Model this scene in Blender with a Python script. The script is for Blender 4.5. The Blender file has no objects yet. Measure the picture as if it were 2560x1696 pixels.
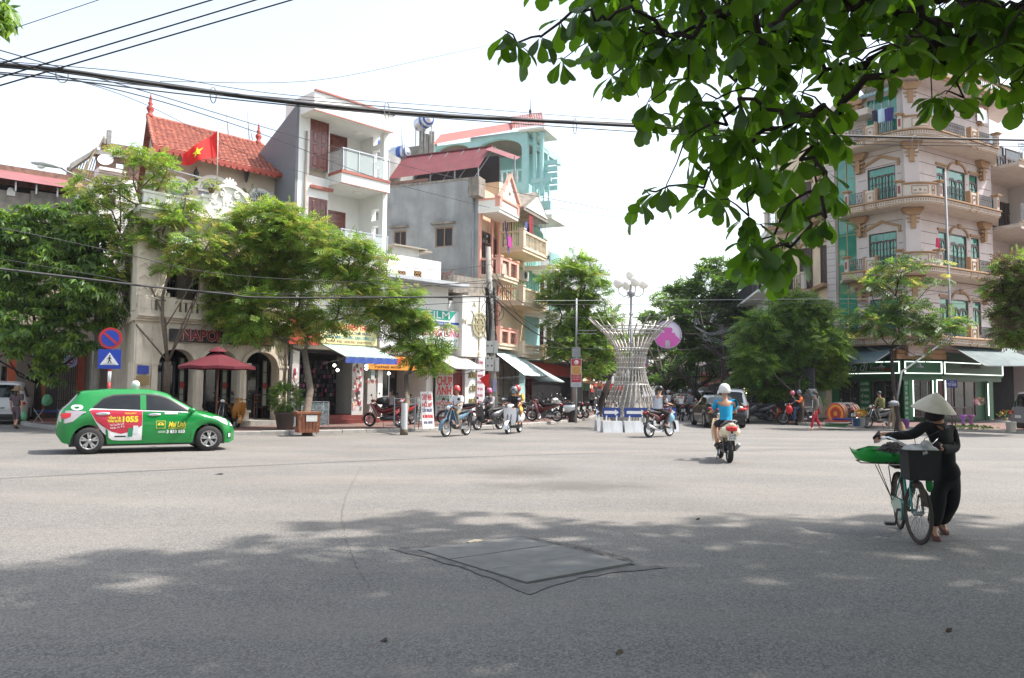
import bpy,bmesh,math,random
import numpy as np
from mathutils import Vector as V,Matrix
R=math.radians
from math import cos,sin,pi
MTr=Matrix.Translation
MRo=Matrix.Rotation
rnd=random.Random(11)
uni=rnd.uniform
uni=rnd.uniform
rng=np.random.default_rng(5)
SC=bpy.context.scene
C=SC.collection
# ---------------------------------------------------------------- camera, light, exposure
FOC=1991.0;CAMZ=1.5
cam=bpy.data.cameras.new('camera');camo=bpy.data.objects.new('camera',cam);C.objects.link(camo)
cam.sensor_width=36.0;cam.lens=36.0*FOC/2560.0;cam.clip_start=.05;cam.clip_end=2000
ROT=(MRo(R(90+3.76),4,'X')@MRo(R(.52),4,'Z'))
camo.matrix_world=MTr((0,0,CAMZ))@ROT
SC.camera=camo
SUN_EL,SUN_AZ=57.0,R(84.0)
w=bpy.data.worlds.new("World");SC.world=w;w.use_nodes=True
nt=w.node_tree;nt.nodes.clear()
sky=nt.nodes.new('ShaderNodeTexSky');sky.sky_type='NISHITA';sky.sun_disc=False
sky.sun_elevation=R(SUN_EL);sky.sun_rotation=SUN_AZ;sky.air_density=1.3;sky.dust_density=2.5;sky.ozone_density=1.0
bw=nt.nodes.new('ShaderNodeHueSaturation');bw.inputs['Saturation'].default_value=.55;bw.inputs['Value'].default_value=1.0
bgn=nt.nodes.new('ShaderNodeBackground');bgn.inputs[1].default_value=.15
wo=nt.nodes.new('ShaderNodeOutputWorld')
nt.links.new(sky.outputs[0],bw.inputs['Color']);nt.links.new(bw.outputs[0],bgn.inputs[0]);nt.links.new(bgn.outputs[0],wo.inputs[0])
sl=bpy.data.lights.new('sun','SUN');sl.energy=3.6;sl.angle=R(1.2);sl.color=(1,.945,.88)
so=bpy.data.objects.new('sun',sl);C.objects.link(so)
SD=V((sin(SUN_AZ)*cos(R(SUN_EL)),cos(SUN_AZ)*cos(R(SUN_EL)),sin(R(SUN_EL))))
so.rotation_euler=SD.to_track_quat('Z','Y').to_euler();so.location=(30,0,60)
SC.view_settings.view_transform='Standard';SC.view_settings.look='None'
SC.view_settings.exposure=1.2;SC.view_settings.gamma=1;SC.view_settings.use_curve_mapping=False
SC.cycles.max_bounces=8;SC.cycles.transparent_max_bounces=12
# ---------------------------------------------------------------- measuring: a photo pixel (2560 wide) to a real place
def ray(px,py):return(ROT.to_3x3()@V(((px-1280)/FOC,-(py-848)/FOC,-1)))
def G(px,py,z=0.0):
 d=ray(px,py);t=(z-CAMZ)/d.z;return V((d.x*t,d.y*t,z))
def D(px,py,dist):
 d=ray(px,py);t=dist/d.y;return V((d.x*t,dist,CAMZ+d.z*t))
class Fac:
 "a facade plane: local x along it (left to right), local y into the building, z up"
 def __init__(s,ox,oy,ang):
  s.o=V((ox,oy,0));s.a=R(ang);s.u=V((cos(s.a),sin(s.a),0));s.n=V((-s.u.y,s.u.x,0))
 def at(s,px,py,off=0.0):
  d=ray(px,py);c=V((0,0,CAMZ));p0=s.o+s.n*off
  t=(p0-c).dot(s.n)/d.dot(s.n);p=c+d*t
  return(p-s.o).dot(s.u),p.z
 def w(s,x,y,z=0):return s.o+s.u*x+s.n*y+V((0,0,z))
# ---------------------------------------------------------------- materials
MATS={}
def L(nt,a,b):nt.links.new(a,b)
def mat(name,col=(.5,.5,.5),rough=.8,var=.12,scale=2.0,bump=0.0,bscale=30.0,metal=0.0,emit=None,es=1.0,alpha=1.0,streak=0.0,trans=0.0,spec=.5,coat=0.0,island=0.0,tl=None,dirt=None,dirts=.8,wave=None):
 if name in MATS:return MATS[name]
 if not tl and not emit:col=tuple(c*(.62+.38*c)for c in col)
 m=bpy.data.materials.new(name);m.use_nodes=True;n=m.node_tree;p=n.nodes['Principled BSDF']
 p.inputs['Roughness'].default_value=rough;p.inputs['Metallic'].default_value=metal
 p.inputs['Specular IOR Level'].default_value=spec;p.inputs['Coat Weight'].default_value=coat
 tc=n.nodes.new('ShaderNodeTexCoord')
 no=n.nodes.new('ShaderNodeTexNoise');no.inputs['Scale'].default_value=scale;no.inputs['Detail'].default_value=6
 L(n,tc.outputs['Object'],no.inputs['Vector'])
 cr=n.nodes.new('ShaderNodeValToRGB');cr.color_ramp.elements[0].position=.3;cr.color_ramp.elements[1].position=.7
 lo=[max(0,c*(1-var))for c in col];hi=[min(1,c*(1+var))for c in col]
 cr.color_ramp.elements[0].color=(*lo,1);cr.color_ramp.elements[1].color=(*hi,1)
 L(n,no.outputs['Fac'],cr.inputs[0]);out=cr.outputs[0]
 if dirt:
  mp=n.nodes.new('ShaderNodeMapping');mp.inputs['Scale'].default_value=(dirts*3,dirts*3,dirts*.5)
  L(n,tc.outputs['Object'],mp.inputs[0])
  n2=n.nodes.new('ShaderNodeTexNoise');n2.inputs['Scale'].default_value=1.0;n2.inputs['Detail'].default_value=8;n2.inputs['Roughness'].default_value=.65
  L(n,mp.outputs[0],n2.inputs['Vector'])
  r2=n.nodes.new('ShaderNodeValToRGB');r2.color_ramp.elements[0].position=.48;r2.color_ramp.elements[1].position=.72
  r2.color_ramp.elements[0].color=(0,0,0,1);r2.color_ramp.elements[1].color=(dirt[3],)*3+(1,)
  L(n,n2.outputs['Fac'],r2.inputs[0])
  mx=n.nodes.new('ShaderNodeMix');mx.data_type='RGBA'
  L(n,r2.outputs[0],mx.inputs[0]);L(n,out,mx.inputs[6]);mx.inputs[7].default_value=(*dirt[:3],1);out=mx.outputs[2]
 if wave:
  wv=n.nodes.new('ShaderNodeTexWave');wv.bands_direction=wave[0];wv.inputs['Scale'].default_value=wave[1]
  L(n,tc.outputs['Object'],wv.inputs['Vector'])
  r3=n.nodes.new('ShaderNodeValToRGB');r3.color_ramp.elements[0].position=.45;r3.color_ramp.elements[1].position=.55
  L(n,wv.outputs['Fac'],r3.inputs[0])
  mx=n.nodes.new('ShaderNodeMix');mx.data_type='RGBA'
  L(n,r3.outputs[0],mx.inputs[0]);L(n,out,mx.inputs[6]);mx.inputs[7].default_value=(*wave[2],1);out=mx.outputs[2]
 if island:
  ge=n.nodes.new('ShaderNodeNewGeometry');hs=n.nodes.new('ShaderNodeHueSaturation')
  mr=n.nodes.new('ShaderNodeMapRange');mr.inputs[3].default_value=1-island;mr.inputs[4].default_value=1+island
  L(n,ge.outputs['Random Per Island'],mr.inputs[0]);L(n,mr.outputs[0],hs.inputs['Value']);L(n,out,hs.inputs['Color'])
  mh=n.nodes.new('ShaderNodeMapRange');mh.inputs[3].default_value=.47;mh.inputs[4].default_value=.52
  L(n,no.outputs['Fac'],mh.inputs[0]);L(n,mh.outputs[0],hs.inputs['Hue']);out=hs.outputs[0]
 L(n,out,p.inputs['Base Color'])
 if bump:
  nb=n.nodes.new('ShaderNodeTexNoise');nb.inputs['Scale'].default_value=bscale;nb.inputs['Detail'].default_value=4
  L(n,tc.outputs['Object'],nb.inputs['Vector'])
  b=n.nodes.new('ShaderNodeBump');b.inputs['Strength'].default_value=bump;b.inputs['Distance'].default_value=.02
  L(n,nb.outputs['Fac'],b.inputs['Height']);L(n,b.outputs[0],p.inputs['Normal'])
 if emit:p.inputs['Emission Color'].default_value=(*emit,1);p.inputs['Emission Strength'].default_value=es
 if trans:p.inputs['Transmission Weight'].default_value=trans;p.inputs['IOR'].default_value=1.3
 if alpha<1:p.inputs['Alpha'].default_value=alpha
 if tl:
  t=n.nodes.new('ShaderNodeBsdfTranslucent');t.inputs[0].default_value=(*tl[:3],1)
  if island:
   h2=n.nodes.new('ShaderNodeHueSaturation');L(n,mr.outputs[0],h2.inputs['Value']);h2.inputs['Color'].default_value=(*tl[:3],1);L(n,h2.outputs[0],t.inputs[0])
  ms=n.nodes.new('ShaderNodeMixShader');ms.inputs[0].default_value=tl[3]
  L(n,p.outputs[0],ms.inputs[1]);L(n,t.outputs[0],ms.inputs[2]);L(n,ms.outputs[0],n.nodes['Material Output'].inputs[0])
 MATS[name]=m;return m
def paint(col,rough=.5,**k):return mat('paint_%02x%02x%02x_%d'%(*[int(c*255)for c in col],rough*100),col,rough,var=k.pop('var',.06),**k)
GREY=(.45,.46,.45)
m_white=mat('white_wall',(.80,.79,.75),.85,var=.04,scale=1.2,bump=.15,bscale=20,dirt=(.42,.40,.36,.35),dirts=.5)
m_cream=mat('cream_wall',(.78,.66,.50),.85,var=.05,bump=.15,dirt=(.40,.34,.27,.4),dirts=.6)
m_stone=mat('cafe_stone',(.66,.60,.50),.8,var=.08,scale=3,bump=.3,bscale=14,dirt=(.30,.25,.19,.55),dirts=.9)
m_tan=mat('ochre_trim',(.42,.275,.155),.75,var=.1,bump=.1)
m_rb=mat('pale_pink_wall',(.62,.565,.545),.85,var=.04,bump=.12,dirt=(.38,.33,.28,.35),dirts=.5)
m_brn=mat('brown_line',(.16,.09,.055),.8)
m_grey=mat('grey_render',(.38,.39,.385),.92,var=.2,scale=1.1,bump=.35,bscale=9,dirt=(.17,.175,.175,.75),dirts=.35)
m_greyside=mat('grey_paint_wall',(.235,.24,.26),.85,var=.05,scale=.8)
m_conc=mat('concrete',(.36,.345,.315),.9,var=.2,scale=3,bump=.4,bscale=18,dirt=(.16,.155,.14,.6),dirts=.8)
m_mould=mat('mouldy_concrete',(.34,.31,.27),.95,var=.25,scale=4,bump=.5,bscale=12,dirt=(.09,.08,.07,.85),dirts=1.1)
m_teal=mat('teal_wall',(.42,.64,.63),.8,var=.06,bump=.1,dirt=(.22,.36,.34,.3))
m_mint=mat('mint_green',(.22,.52,.38),.7,var=.06)
m_pink=mat('pink_trim',(.72,.42,.34),.8,var=.06)
m_wood=mat('red_wood',(.21,.055,.038),.32,var=.35,scale=6,bump=.1,coat=.35)
m_dwood=mat('dark_wood',(.075,.035,.025),.4,var=.3,scale=8)
m_redtile=mat('red_roof_tile',(.40,.155,.10),.78,var=.42,scale=5,bump=.2,island=.16)
m_redtin=mat('maroon_tin',(.25,.065,.07),.5,var=.15,dirt=(.16,.08,.07,.5))
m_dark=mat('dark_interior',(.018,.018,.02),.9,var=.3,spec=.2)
m_darkgl=mat('dark_glass',(.02,.024,.026),.06,var=.2,spec=.8)
m_green_gl=mat('green_glass',(.035,.30,.215),.04,var=.25,scale=1.3,spec=.9)
m_blk=mat('black_plastic',(.022,.022,.024),.45)
m_rub=mat('tyre_rubber',(.028,.027,.026),.85,bump=.2,bscale=60)
m_chr=mat('chrome',(.72,.72,.73),.18,metal=1.0,var=.05)
m_alu=mat('aluminium',(.55,.56,.58),.38,metal=.9,var=.08)
m_galv=mat('galvanised_steel',(.34,.35,.36),.55,metal=.35,var=.12)
m_iron=mat('dark_iron',(.03,.035,.035),.5,var=.2)
m_glass=mat('clear_glass',(.75,.85,.84),.03,trans=.0,alpha=.22,var=0)
m_lens=mat('headlamp_glass',(.85,.87,.9),.05,var=.02,coat=1)
m_redl=mat('red_lamp',(.55,.012,.012),.12,var=.05,coat=.6)
m_orl=mat('amber_lamp',(.85,.30,.03),.2)
m_lamp=mat('lit_lamp',(1,1,1),.4,emit=(1,.97,.9),es=6)
m_led=mat('lit_led_strip',(1,1,1),.4,emit=(.93,1,.95),es=1.2)
m_bark=mat('bark',(.17,.135,.10),.95,var=.3,scale=9,bump=.8,bscale=22)
m_dbark=mat('dark_bark',(.042,.028,.022),.95,var=.4,scale=12,bump=.7,bscale=30)
m_wire=mat('black_cable',(.018,.018,.02),.6)
m_skin=mat('skin',(.50,.29,.19),.55,var=.06,scale=20)
m_hair=mat('black_hair',(.015,.012,.011),.45,var=.3,scale=60)
m_brick=mat('old_brick',(.27,.17,.13),.95,var=.3,scale=7,bump=.5,bscale=25)
m_pave=mat('red_paver',(.26,.115,.085),.9,var=.25,scale=5,bump=.2,island=.15)
m_kerb=mat('kerb_stone',(.36,.345,.32),.9,var=.15,scale=4,bump=.3,bscale=25,island=.1)
def leafm(name,col,tl,island=.3):return mat(name,col,.42,var=.25,scale=.9,island=island,tl=tl,spec=.4)
lf_bright=leafm('bright_leaf',(.150,.245,.035),(.36,.55,.06,.38))
lf_yel=leafm('young_leaf',(.26,.26,.06),(.52,.50,.10,.40))
lf_mid=leafm('mid_leaf',(.092,.170,.036),(.22,.40,.05,.34))
lf_dark=leafm('dark_leaf',(.056,.108,.030),(.13,.26,.04,.30))
lf_alm=leafm('almond_leaf',(.028,.060,.012),(.19,.40,.014,.50),.45)
# ---------------------------------------------------------------- mesh building
class MB:
 def __init__(s):s.v=[];s.f=[];s.m=[];s.mi=0;s.T=None;s.sm=[];s.smooth=False
 def add(s,vs,fs):
  b=len(s.v)
  s.v+=[tuple(s.T@V(p))if s.T else tuple(p)for p in vs]
  for f in fs:s.f.append(tuple(i+b for i in f));s.m.append(s.mi);s.sm.append(s.smooth)
  return s
 def box(s,x0,x1,y0,y1,z0,z1):
  return s.add([(x,y,z)for z in(z0,z1)for y in(y0,y1)for x in(x0,x1)],[(0,2,3,1),(4,5,7,6),(0,1,5,4),(1,3,7,5),(3,2,6,7),(2,0,4,6)])
 def bar(s,a,b,w,h=None,up=(0,0,1)):
  a,b=V(a),V(b);h=h or w;d=(b-a).normalized();u=V(up)
  if abs(d.dot(u))>.98:u=V((1,0,0))
  r=d.cross(u).normalized();u=r.cross(d)
  vs=[p+r*(sx*w/2)+u*(sz*h/2)for p in(a,b)for sx,sz in((-1,-1),(1,-1),(1,1),(-1,1))]
  return s.add(vs,[(0,1,2,3),(7,6,5,4),(0,4,5,1),(1,5,6,2),(2,6,7,3),(3,7,4,0)])
 def tube(s,pts,r,n=8,cap=True):
  pts=[V(p)for p in pts];k=len(pts);rs=r if isinstance(r,(list,tuple))else[r]*k
  vs=[];fs=[];pu=None
  for i,p in enumerate(pts):
   d=(pts[min(i+1,k-1)]-pts[max(i-1,0)])
   d=d.normalized()if d.length>1e-9 else V((0,0,1))
   u=pu if pu is not None else(V((0,0,1))if abs(d.z)<.9 else V((1,0,0)))
   u=(u-d*u.dot(d));u=u.normalized()if u.length>1e-6 else V((0,1,0));pu=u;q=d.cross(u)
   for j in range(n):
    a=2*pi*j/n;vs.append(p+(u*cos(a)+q*sin(a))*rs[i])
  for i in range(k-1):
   for j in range(n):fs.append((i*n+j,i*n+(j+1)%n,(i+1)*n+(j+1)%n,(i+1)*n+j))
  if cap:fs.append(tuple(range(n-1,-1,-1)));fs.append(tuple((k-1)*n+j for j in range(n)))
  sm=s.smooth;s.smooth=n>4;s.add(vs,fs);s.smooth=sm;return s
 def lathe(s,prof,n=12,c=(0,0,0),axis='z',arc=2*pi):
  vs=[];fs=[];k=len(prof);full=arc>6.28;m=n if full else n+1
  for r,z in prof:
   for j in range(m):
    a=arc*j/n;x,y=r*cos(a),r*sin(a)
    q=(x,y,z)if axis=='z' else(x,z,y)if axis=='y' else(z,x,y)
    vs.append((q[0]+c[0],q[1]+c[1],q[2]+c[2]))
  for i in range(k-1):
   for j in range(m if full else n):
    fs.append((i*m+j,i*m+(j+1)%m,(i+1)*m+(j+1)%m,(i+1)*m+j))
  sm=s.smooth;s.smooth=True;s.add(vs,fs);s.smooth=sm;return s
 def ball(s,c,r,n=12,k=8,sc=(1,1,1)):
  pr=[(max(1e-4,sin(pi*i/k)),-cos(pi*i/k))for i in range(k+1)]
  vs=[(c[0]+r*sc[0]*a*cos(2*pi*j/n),c[1]+r*sc[1]*a*sin(2*pi*j/n),c[2]+r*sc[2]*z)for a,z in pr for j in range(n)]
  fs=[(i*n+j,i*n+(j+1)%n,(i+1)*n+(j+1)%n,(i+1)*n+j)for i in range(k)for j in range(n)]
  sm=s.smooth;s.smooth=True;s.add(vs,fs);s.smooth=sm;return s
 def prism(s,pts,y0,y1,plane='xz'):
  "polygon in a plane, extruded along the third axis"
  n=len(pts)
  f={'xz':lambda a,b,c:(a,c,b),'xy':lambda a,b,c:(a,b,c),'yz':lambda a,b,c:(c,a,b)}[plane]
  vs=[f(a,b,y0)for a,b in pts]+[f(a,b,y1)for a,b in pts]
  return s.add(vs,[tuple(range(n)),tuple(range(2*n-1,n-1,-1))]+[(i,i+n,(i+1)%n+n,(i+1)%n)for i in range(n)])
 def loft(s,secs,n=12,p=2.4,cap=True):
  "superellipse sections along x: (x, y, z, halfwidth, halfheight)"
  vs=[];fs=[]
  for x,y,z,a,b in secs:
   for j in range(n):
    t=2*pi*j/n;c_,s_=cos(t),sin(t)
    vs.append((x,y+a*math.copysign(abs(c_)**(2/p),c_),z+b*math.copysign(abs(s_)**(2/p),s_)))
  k=len(secs)
  for i in range(k-1):
   for j in range(n):fs.append((i*n+j,i*n+(j+1)%n,(i+1)*n+(j+1)%n,(i+1)*n+j))
  if cap:fs.append(tuple(range(n-1,-1,-1)));fs.append(tuple((k-1)*n+j for j in range(n)))
  sm=s.smooth;s.smooth=True;s.add(vs,fs);s.smooth=sm;return s
 def grid(s,rows):
  a=len(rows);b=len(rows[0]);s.add([p for r in rows for p in r],[(i*b+j,i*b+j+1,(i+1)*b+j+1,(i+1)*b+j)for i in range(a-1)for j in range(b-1)]);return s
 def wall(s,x0,x1,z0,z1,ops,th=.2,y=0.0):
  "a wall in the xz plane with rectangular openings (a, b, c, d)"
  xs=sorted({x0,x1,*[min(max(o[0],x0),x1)for o in ops],*[min(max(o[1],x0),x1)for o in ops]})
  zs=sorted({z0,z1,*[min(max(o[2],z0),z1)for o in ops],*[min(max(o[3],z0),z1)for o in ops]})
  for i in range(len(xs)-1):
   for j in range(len(zs)-1):
    a,b,c,d=xs[i],xs[i+1],zs[j],zs[j+1];cx,cz=(a+b)/2,(c+d)/2
    if any(o[0]<cx<o[1]and o[2]<cz<o[3]for o in ops):continue
    s.add([(a,y,c),(b,y,c),(b,y,d),(a,y,d)],[(0,1,2,3)])
    s.add([(a,y+th,c),(b,y+th,c),(b,y+th,d),(a,y+th,d)],[(3,2,1,0)])
  for a,b,c,d in ops+[(x0,x1,z0,z1)]:
   vs=[(a,y,c),(b,y,c),(b,y,d),(a,y,d),(a,y+th,c),(b,y+th,c),(b,y+th,d),(a,y+th,d)]
   s.add(vs,[(0,4,5,1),(1,5,6,2),(2,6,7,3),(3,7,4,0)])
  return s
 def arch(s,x0,x1,zs,zt,th=.2,y=0.0,n=10,rise=None):
  "the wall between an arched opening (springing at zs) and a straight top zt"
  r=(x1-x0)/2;cx=(x0+x1)/2;rise=rise or r
  q=[(cx-r*cos(pi*i/n),zs+rise*sin(pi*i/n))for i in range(n+1)]
  for i in range(n):
   (a,b),(c,d)=q[i],q[i+1]
   s.add([(a,y,b),(c,y,d),(c,y,zt),(a,y,zt)],[(0,1,2,3)])
   s.add([(a,y,b),(a,y+th,b),(c,y+th,d),(c,y,d)],[(0,1,2,3)])
   s.add([(a,y+th,b),(c,y+th,d),(c,y+th,zt),(a,y+th,zt)],[(3,2,1,0)])
  return s
 def archband(s,cx,zs,r0,r1,y0,y1,n=12,rise=1.0,a0=0,a1=pi):
  for i in range(n):
   A=[a0+(a1-a0)*(i+k)/n for k in(0,1)]
   v=[(cx-r*cos(a),y,zs+r*rise*sin(a))for a in A for r in(r0,r1)for y in(y0,y1)]
   s.add(v,[(0,2,6,4),(2,3,7,6),(0,4,5,1),(1,5,7,3)])
  return s
 def mesh(s,name,mats):
  me=bpy.data.meshes.new(name);me.from_pydata(s.v,[],s.f)
  for m in(mats if isinstance(mats,(list,tuple))else[mats]):me.materials.append(m)
  me.polygons.foreach_set('material_index',s.m);me.polygons.foreach_set('use_smooth',s.sm);me.update();return me
 def build(s,name,mats,parent=None,**k):return link(name,s.mesh(name,mats),parent,**k)
def link(name,me,parent=None,label=None,cat=None,group=None,kind=None,loc=None,rz=None):
 o=bpy.data.objects.new(name,me);C.objects.link(o)
 if parent is not None:o.parent=parent
 tag(o,label,cat,group,kind)
 if loc is not None:o.location=loc
 if rz is not None:o.rotation_euler=(0,0,rz)
 return o
def tag(o,label=None,cat=None,group=None,kind=None):
 for k,v in(('label',label),('category',cat),('group',group),('kind',kind)):
  if v:o[k]=v
 return o
def thing(name,label,cat,loc=(0,0,0),rz=0.0,group=None):
 return link(name,None,None,label,cat,group,None,loc,rz)
def copytree(o,parent=None):
 c=o.copy();C.objects.link(c);c.parent=parent
 for ch in o.children:copytree(ch,c)
 return c
def fast_mesh(name,verts,quads,mats,smooth=False,midx=None):
 me=bpy.data.meshes.new(name);n=len(verts);k=quads.shape[1];q=len(quads)
 me.vertices.add(n);me.vertices.foreach_set('co',verts.astype(np.float32).ravel())
 me.loops.add(q*k);me.loops.foreach_set('vertex_index',quads.astype(np.int32).ravel())
 me.polygons.add(q);me.polygons.foreach_set('loop_start',np.arange(0,q*k,k,dtype=np.int32))
 for m in mats:me.materials.append(m)
 if midx is not None:me.polygons.foreach_set('material_index',midx.astype(np.int32))
 me.polygons.foreach_set('use_smooth',np.full(q,smooth));me.update(calc_edges=True);me.validate();return me
TXT={}
def text(s,size,depth=.01,bold=0.0,align='CENTER',shear=0.0,width=None):
 cu=bpy.data.curves.new('lettering','FONT');cu.body=s;cu.size=size;cu.align_x=align;cu.align_y='CENTER'
 cu.extrude=depth/2;cu.offset=bold;cu.shear=shear;cu.resolution_u=2
 o=bpy.data.objects.new('t',cu);TS.collection.objects.link(o);TS.view_layers[0].update()
 me=bpy.data.meshes.new_from_object(o.evaluated_get(TS.view_layers[0].depsgraph))
 bpy.data.objects.remove(o);bpy.data.curves.remove(cu)
 vs=[v.co.copy()for v in me.vertices];fs=[tuple(p.vertices)for p in me.polygons];bpy.data.meshes.remove(me)
 if width and vs:
  x0=min(v.x for v in vs);x1=max(v.x for v in vs);k=width/(x1-x0)
  for v in vs:v.x*=k
 return[(v.x,-v.z,v.y)for v in vs],fs
TS=bpy.data.scenes.new('build_bench')
def put_text(mb,s,size,x,y,z,**k):
 vs,fs=text(s,size,**k);T=mb.T
 mb.add([(a+x,b+y,c+z)for a,b,c in vs],fs);return mb
def sign_text(parent,s,size,x,y,z,col,name='lettering',rot=None,**k):
 mb=MB();mb.T=(MTr((x,y,z))@rot)if rot else MTr((x,y,z));put_text(mb,s,size,0,0,0,**k)
 return mb.build(name,col if isinstance(col,bpy.types.Material)else paint(col),parent)
def star(r,k=.382,n=5):return[((r if i%2==0 else r*k)*sin(pi*i/n),(r if i%2==0 else r*k)*cos(pi*i/n))for i in range(2*n)]
def circ(r,n=20,cx=0,cz=0):return[(cx+r*cos(2*pi*i/n),cz+r*sin(2*pi*i/n))for i in range(n)]
# ================================================================ GROUND
def asphalt():
 m=bpy.data.materials.new('asphalt');m.use_nodes=True;n=m.node_tree;p=n.nodes['Principled BSDF']
 tc=n.nodes.new('ShaderNodeTexCoord');g=tc.outputs['Object']
 def noise(sc,det=5,rg=.55,vec=g,dist=0):
  a=n.nodes.new('ShaderNodeTexNoise');a.inputs['Scale'].default_value=sc;a.inputs['Detail'].default_value=det
  a.inputs['Roughness'].default_value=rg;a.inputs['Distortion'].default_value=dist;L(n,vec,a.inputs['Vector']);return a.outputs['Fac']
 def ramp(f,a,b,c0,c1):
  r=n.nodes.new('ShaderNodeValToRGB');r.color_ramp.elements[0].position=a;r.color_ramp.elements[1].position=b
  r.color_ramp.elements[0].color=(*c0,1);r.color_ramp.elements[1].color=(*c1,1);L(n,f,r.inputs[0]);return r.outputs[0]
 def mix(f,a,b,mode='MIX'):
  x=n.nodes.new('ShaderNodeMix');x.data_type='RGBA';x.blend_type=mode
  if isinstance(f,float):x.inputs[0].default_value=f
  else:L(n,f,x.inputs[0])
  for i,c in((6,a),(7,b)):
   if isinstance(c,tuple):x.inputs[i].default_value=(*c,1)
   else:L(n,c,x.inputs[i])
  return x.outputs[2]
 base=ramp(noise(.35,6,.6),.3,.7,(.164,.156,.145),(.208,.199,.187))
 vo=n.nodes.new('ShaderNodeTexVoronoi');vo.inputs['Scale'].default_value=80;L(n,g,vo.inputs['Vector'])
 stones=ramp(vo.outputs['Color'],.15,.85,(.50,.50,.50),(1.58,1.56,1.53))
 c=mix(.85,base,stones,'MULTIPLY')
 gap=ramp(vo.outputs['Distance'],.0,.55,(1.12,1.12,1.12),(.62,.62,.62));c=mix(.7,c,gap,'MULTIPLY')
 mp=n.nodes.new('ShaderNodeMapping');mp.inputs['Scale'].default_value=(.14,.7,1);mp.inputs['Rotation'].default_value=(0,0,.45);L(n,g,mp.inputs[0])
 dust=ramp(noise(1.0,5,.6,mp.outputs[0],.6),.45,.75,(0,0,0),(.45,.45,.45));c=mix(dust,c,(.25,.22,.188))
 worn=ramp(noise(.9,7,.65),.54,.74,(0,0,0),(.42,.42,.42));c=mix(worn,c,(.118,.114,.110))
 sp=n.nodes.new('ShaderNodeSeparateXYZ');L(n,g,sp.inputs[0])
 def ell(cx,cy,rx,ry):
  a=n.nodes.new('ShaderNodeVectorMath');a.operation='SUBTRACT';L(n,g,a.inputs[0]);a.inputs[1].default_value=(cx,cy,0)
  b=n.nodes.new('ShaderNodeVectorMath');b.operation='MULTIPLY';L(n,a.outputs[0],b.inputs[0]);b.inputs[1].default_value=(1/rx,1/ry,0)
  d=n.nodes.new('ShaderNodeVectorMath');d.operation='LENGTH';L(n,b.outputs[0],d.inputs[0])
  e=n.nodes.new('ShaderNodeMath');e.operation='MULTIPLY_ADD';L(n,noise(1.3,6,.7),e.inputs[0]);e.inputs[1].default_value=1.9;L(n,d.outputs['Value'],e.inputs[2]);return e.outputs[0]
 s1=G(1300,1180);s2=G(1450,1215)
 for s_,rx,ry in((s1,.95,1.1),(s2,1.7,.75)):
  st=ramp(ell(s_.x,s_.y,rx,ry),1.35,2.3,(.55,.55,.55),(0,0,0));st.node.color_ramp.elements[0].position=.62;st.node.color_ramp.elements[1].position=1.0
  dv=n.nodes.new('ShaderNodeMath');dv.operation='DIVIDE';L(n,st.node.inputs[0].links[0].from_socket,dv.inputs[0]);dv.inputs[1].default_value=2.1;L(n,dv.outputs[0],st.node.inputs[0])
  c=mix(st,c,(.075,.066,.058))
 L(n,c,p.inputs['Base Color']);p.inputs['Roughness'].default_value=.82;p.inputs['Specular IOR Level'].default_value=.35
 b=n.nodes.new('ShaderNodeBump');b.inputs['Strength'].default_value=.45;b.inputs['Distance'].default_value=.004;L(n,vo.outputs['Distance'],b.inputs['Height']);b.invert=True
 b2=n.nodes.new('ShaderNodeBump');b2.inputs['Strength'].default_value=.4;b2.inputs['Distance'].default_value=.03;L(n,noise(3.0,6),b2.inputs['Height']);L(n,b.outputs[0],b2.inputs['Normal'])
 L(n,b2.outputs[0],p.inputs['Normal']);return m
m_asph=asphalt()
mb=MB();xs=[-900,-200,-60,-30,-15,-8,-4,0,4,8,15,30,60,200,900];ys=[-400,-60,-15,0,5,10,15,20,30,45,70,120,300,1200]
mb.grid([[(x,y,0)for x in xs]for y in ys]);mb.build('road',m_asph,kind='structure')
def smooth_line(pts,n=6):
 P=[V(p)for p in pts];out=[]
 for i in range(len(P)-1):
  a,b,c,d=P[max(i-1,0)],P[i],P[i+1],P[min(i+2,len(P)-1)]
  for k in range(n):
   t=k/n;out.append(.5*((2*b)+(c-a)*t+(2*a-5*b+4*c-d)*t*t+(3*b-3*c+d-a)*t**3))
 out.append(P[-1]);return out
def resample(pts,step):
 out=[pts[0]];acc=0
 for a,b in zip(pts,pts[1:]):
  d=(b-a).length
  while acc+d>=step:
   a=a+(b-a)*((step-acc)/d);d=(b-a).length;acc=0;out.append(a.copy())
  acc+=d
 return out
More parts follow.
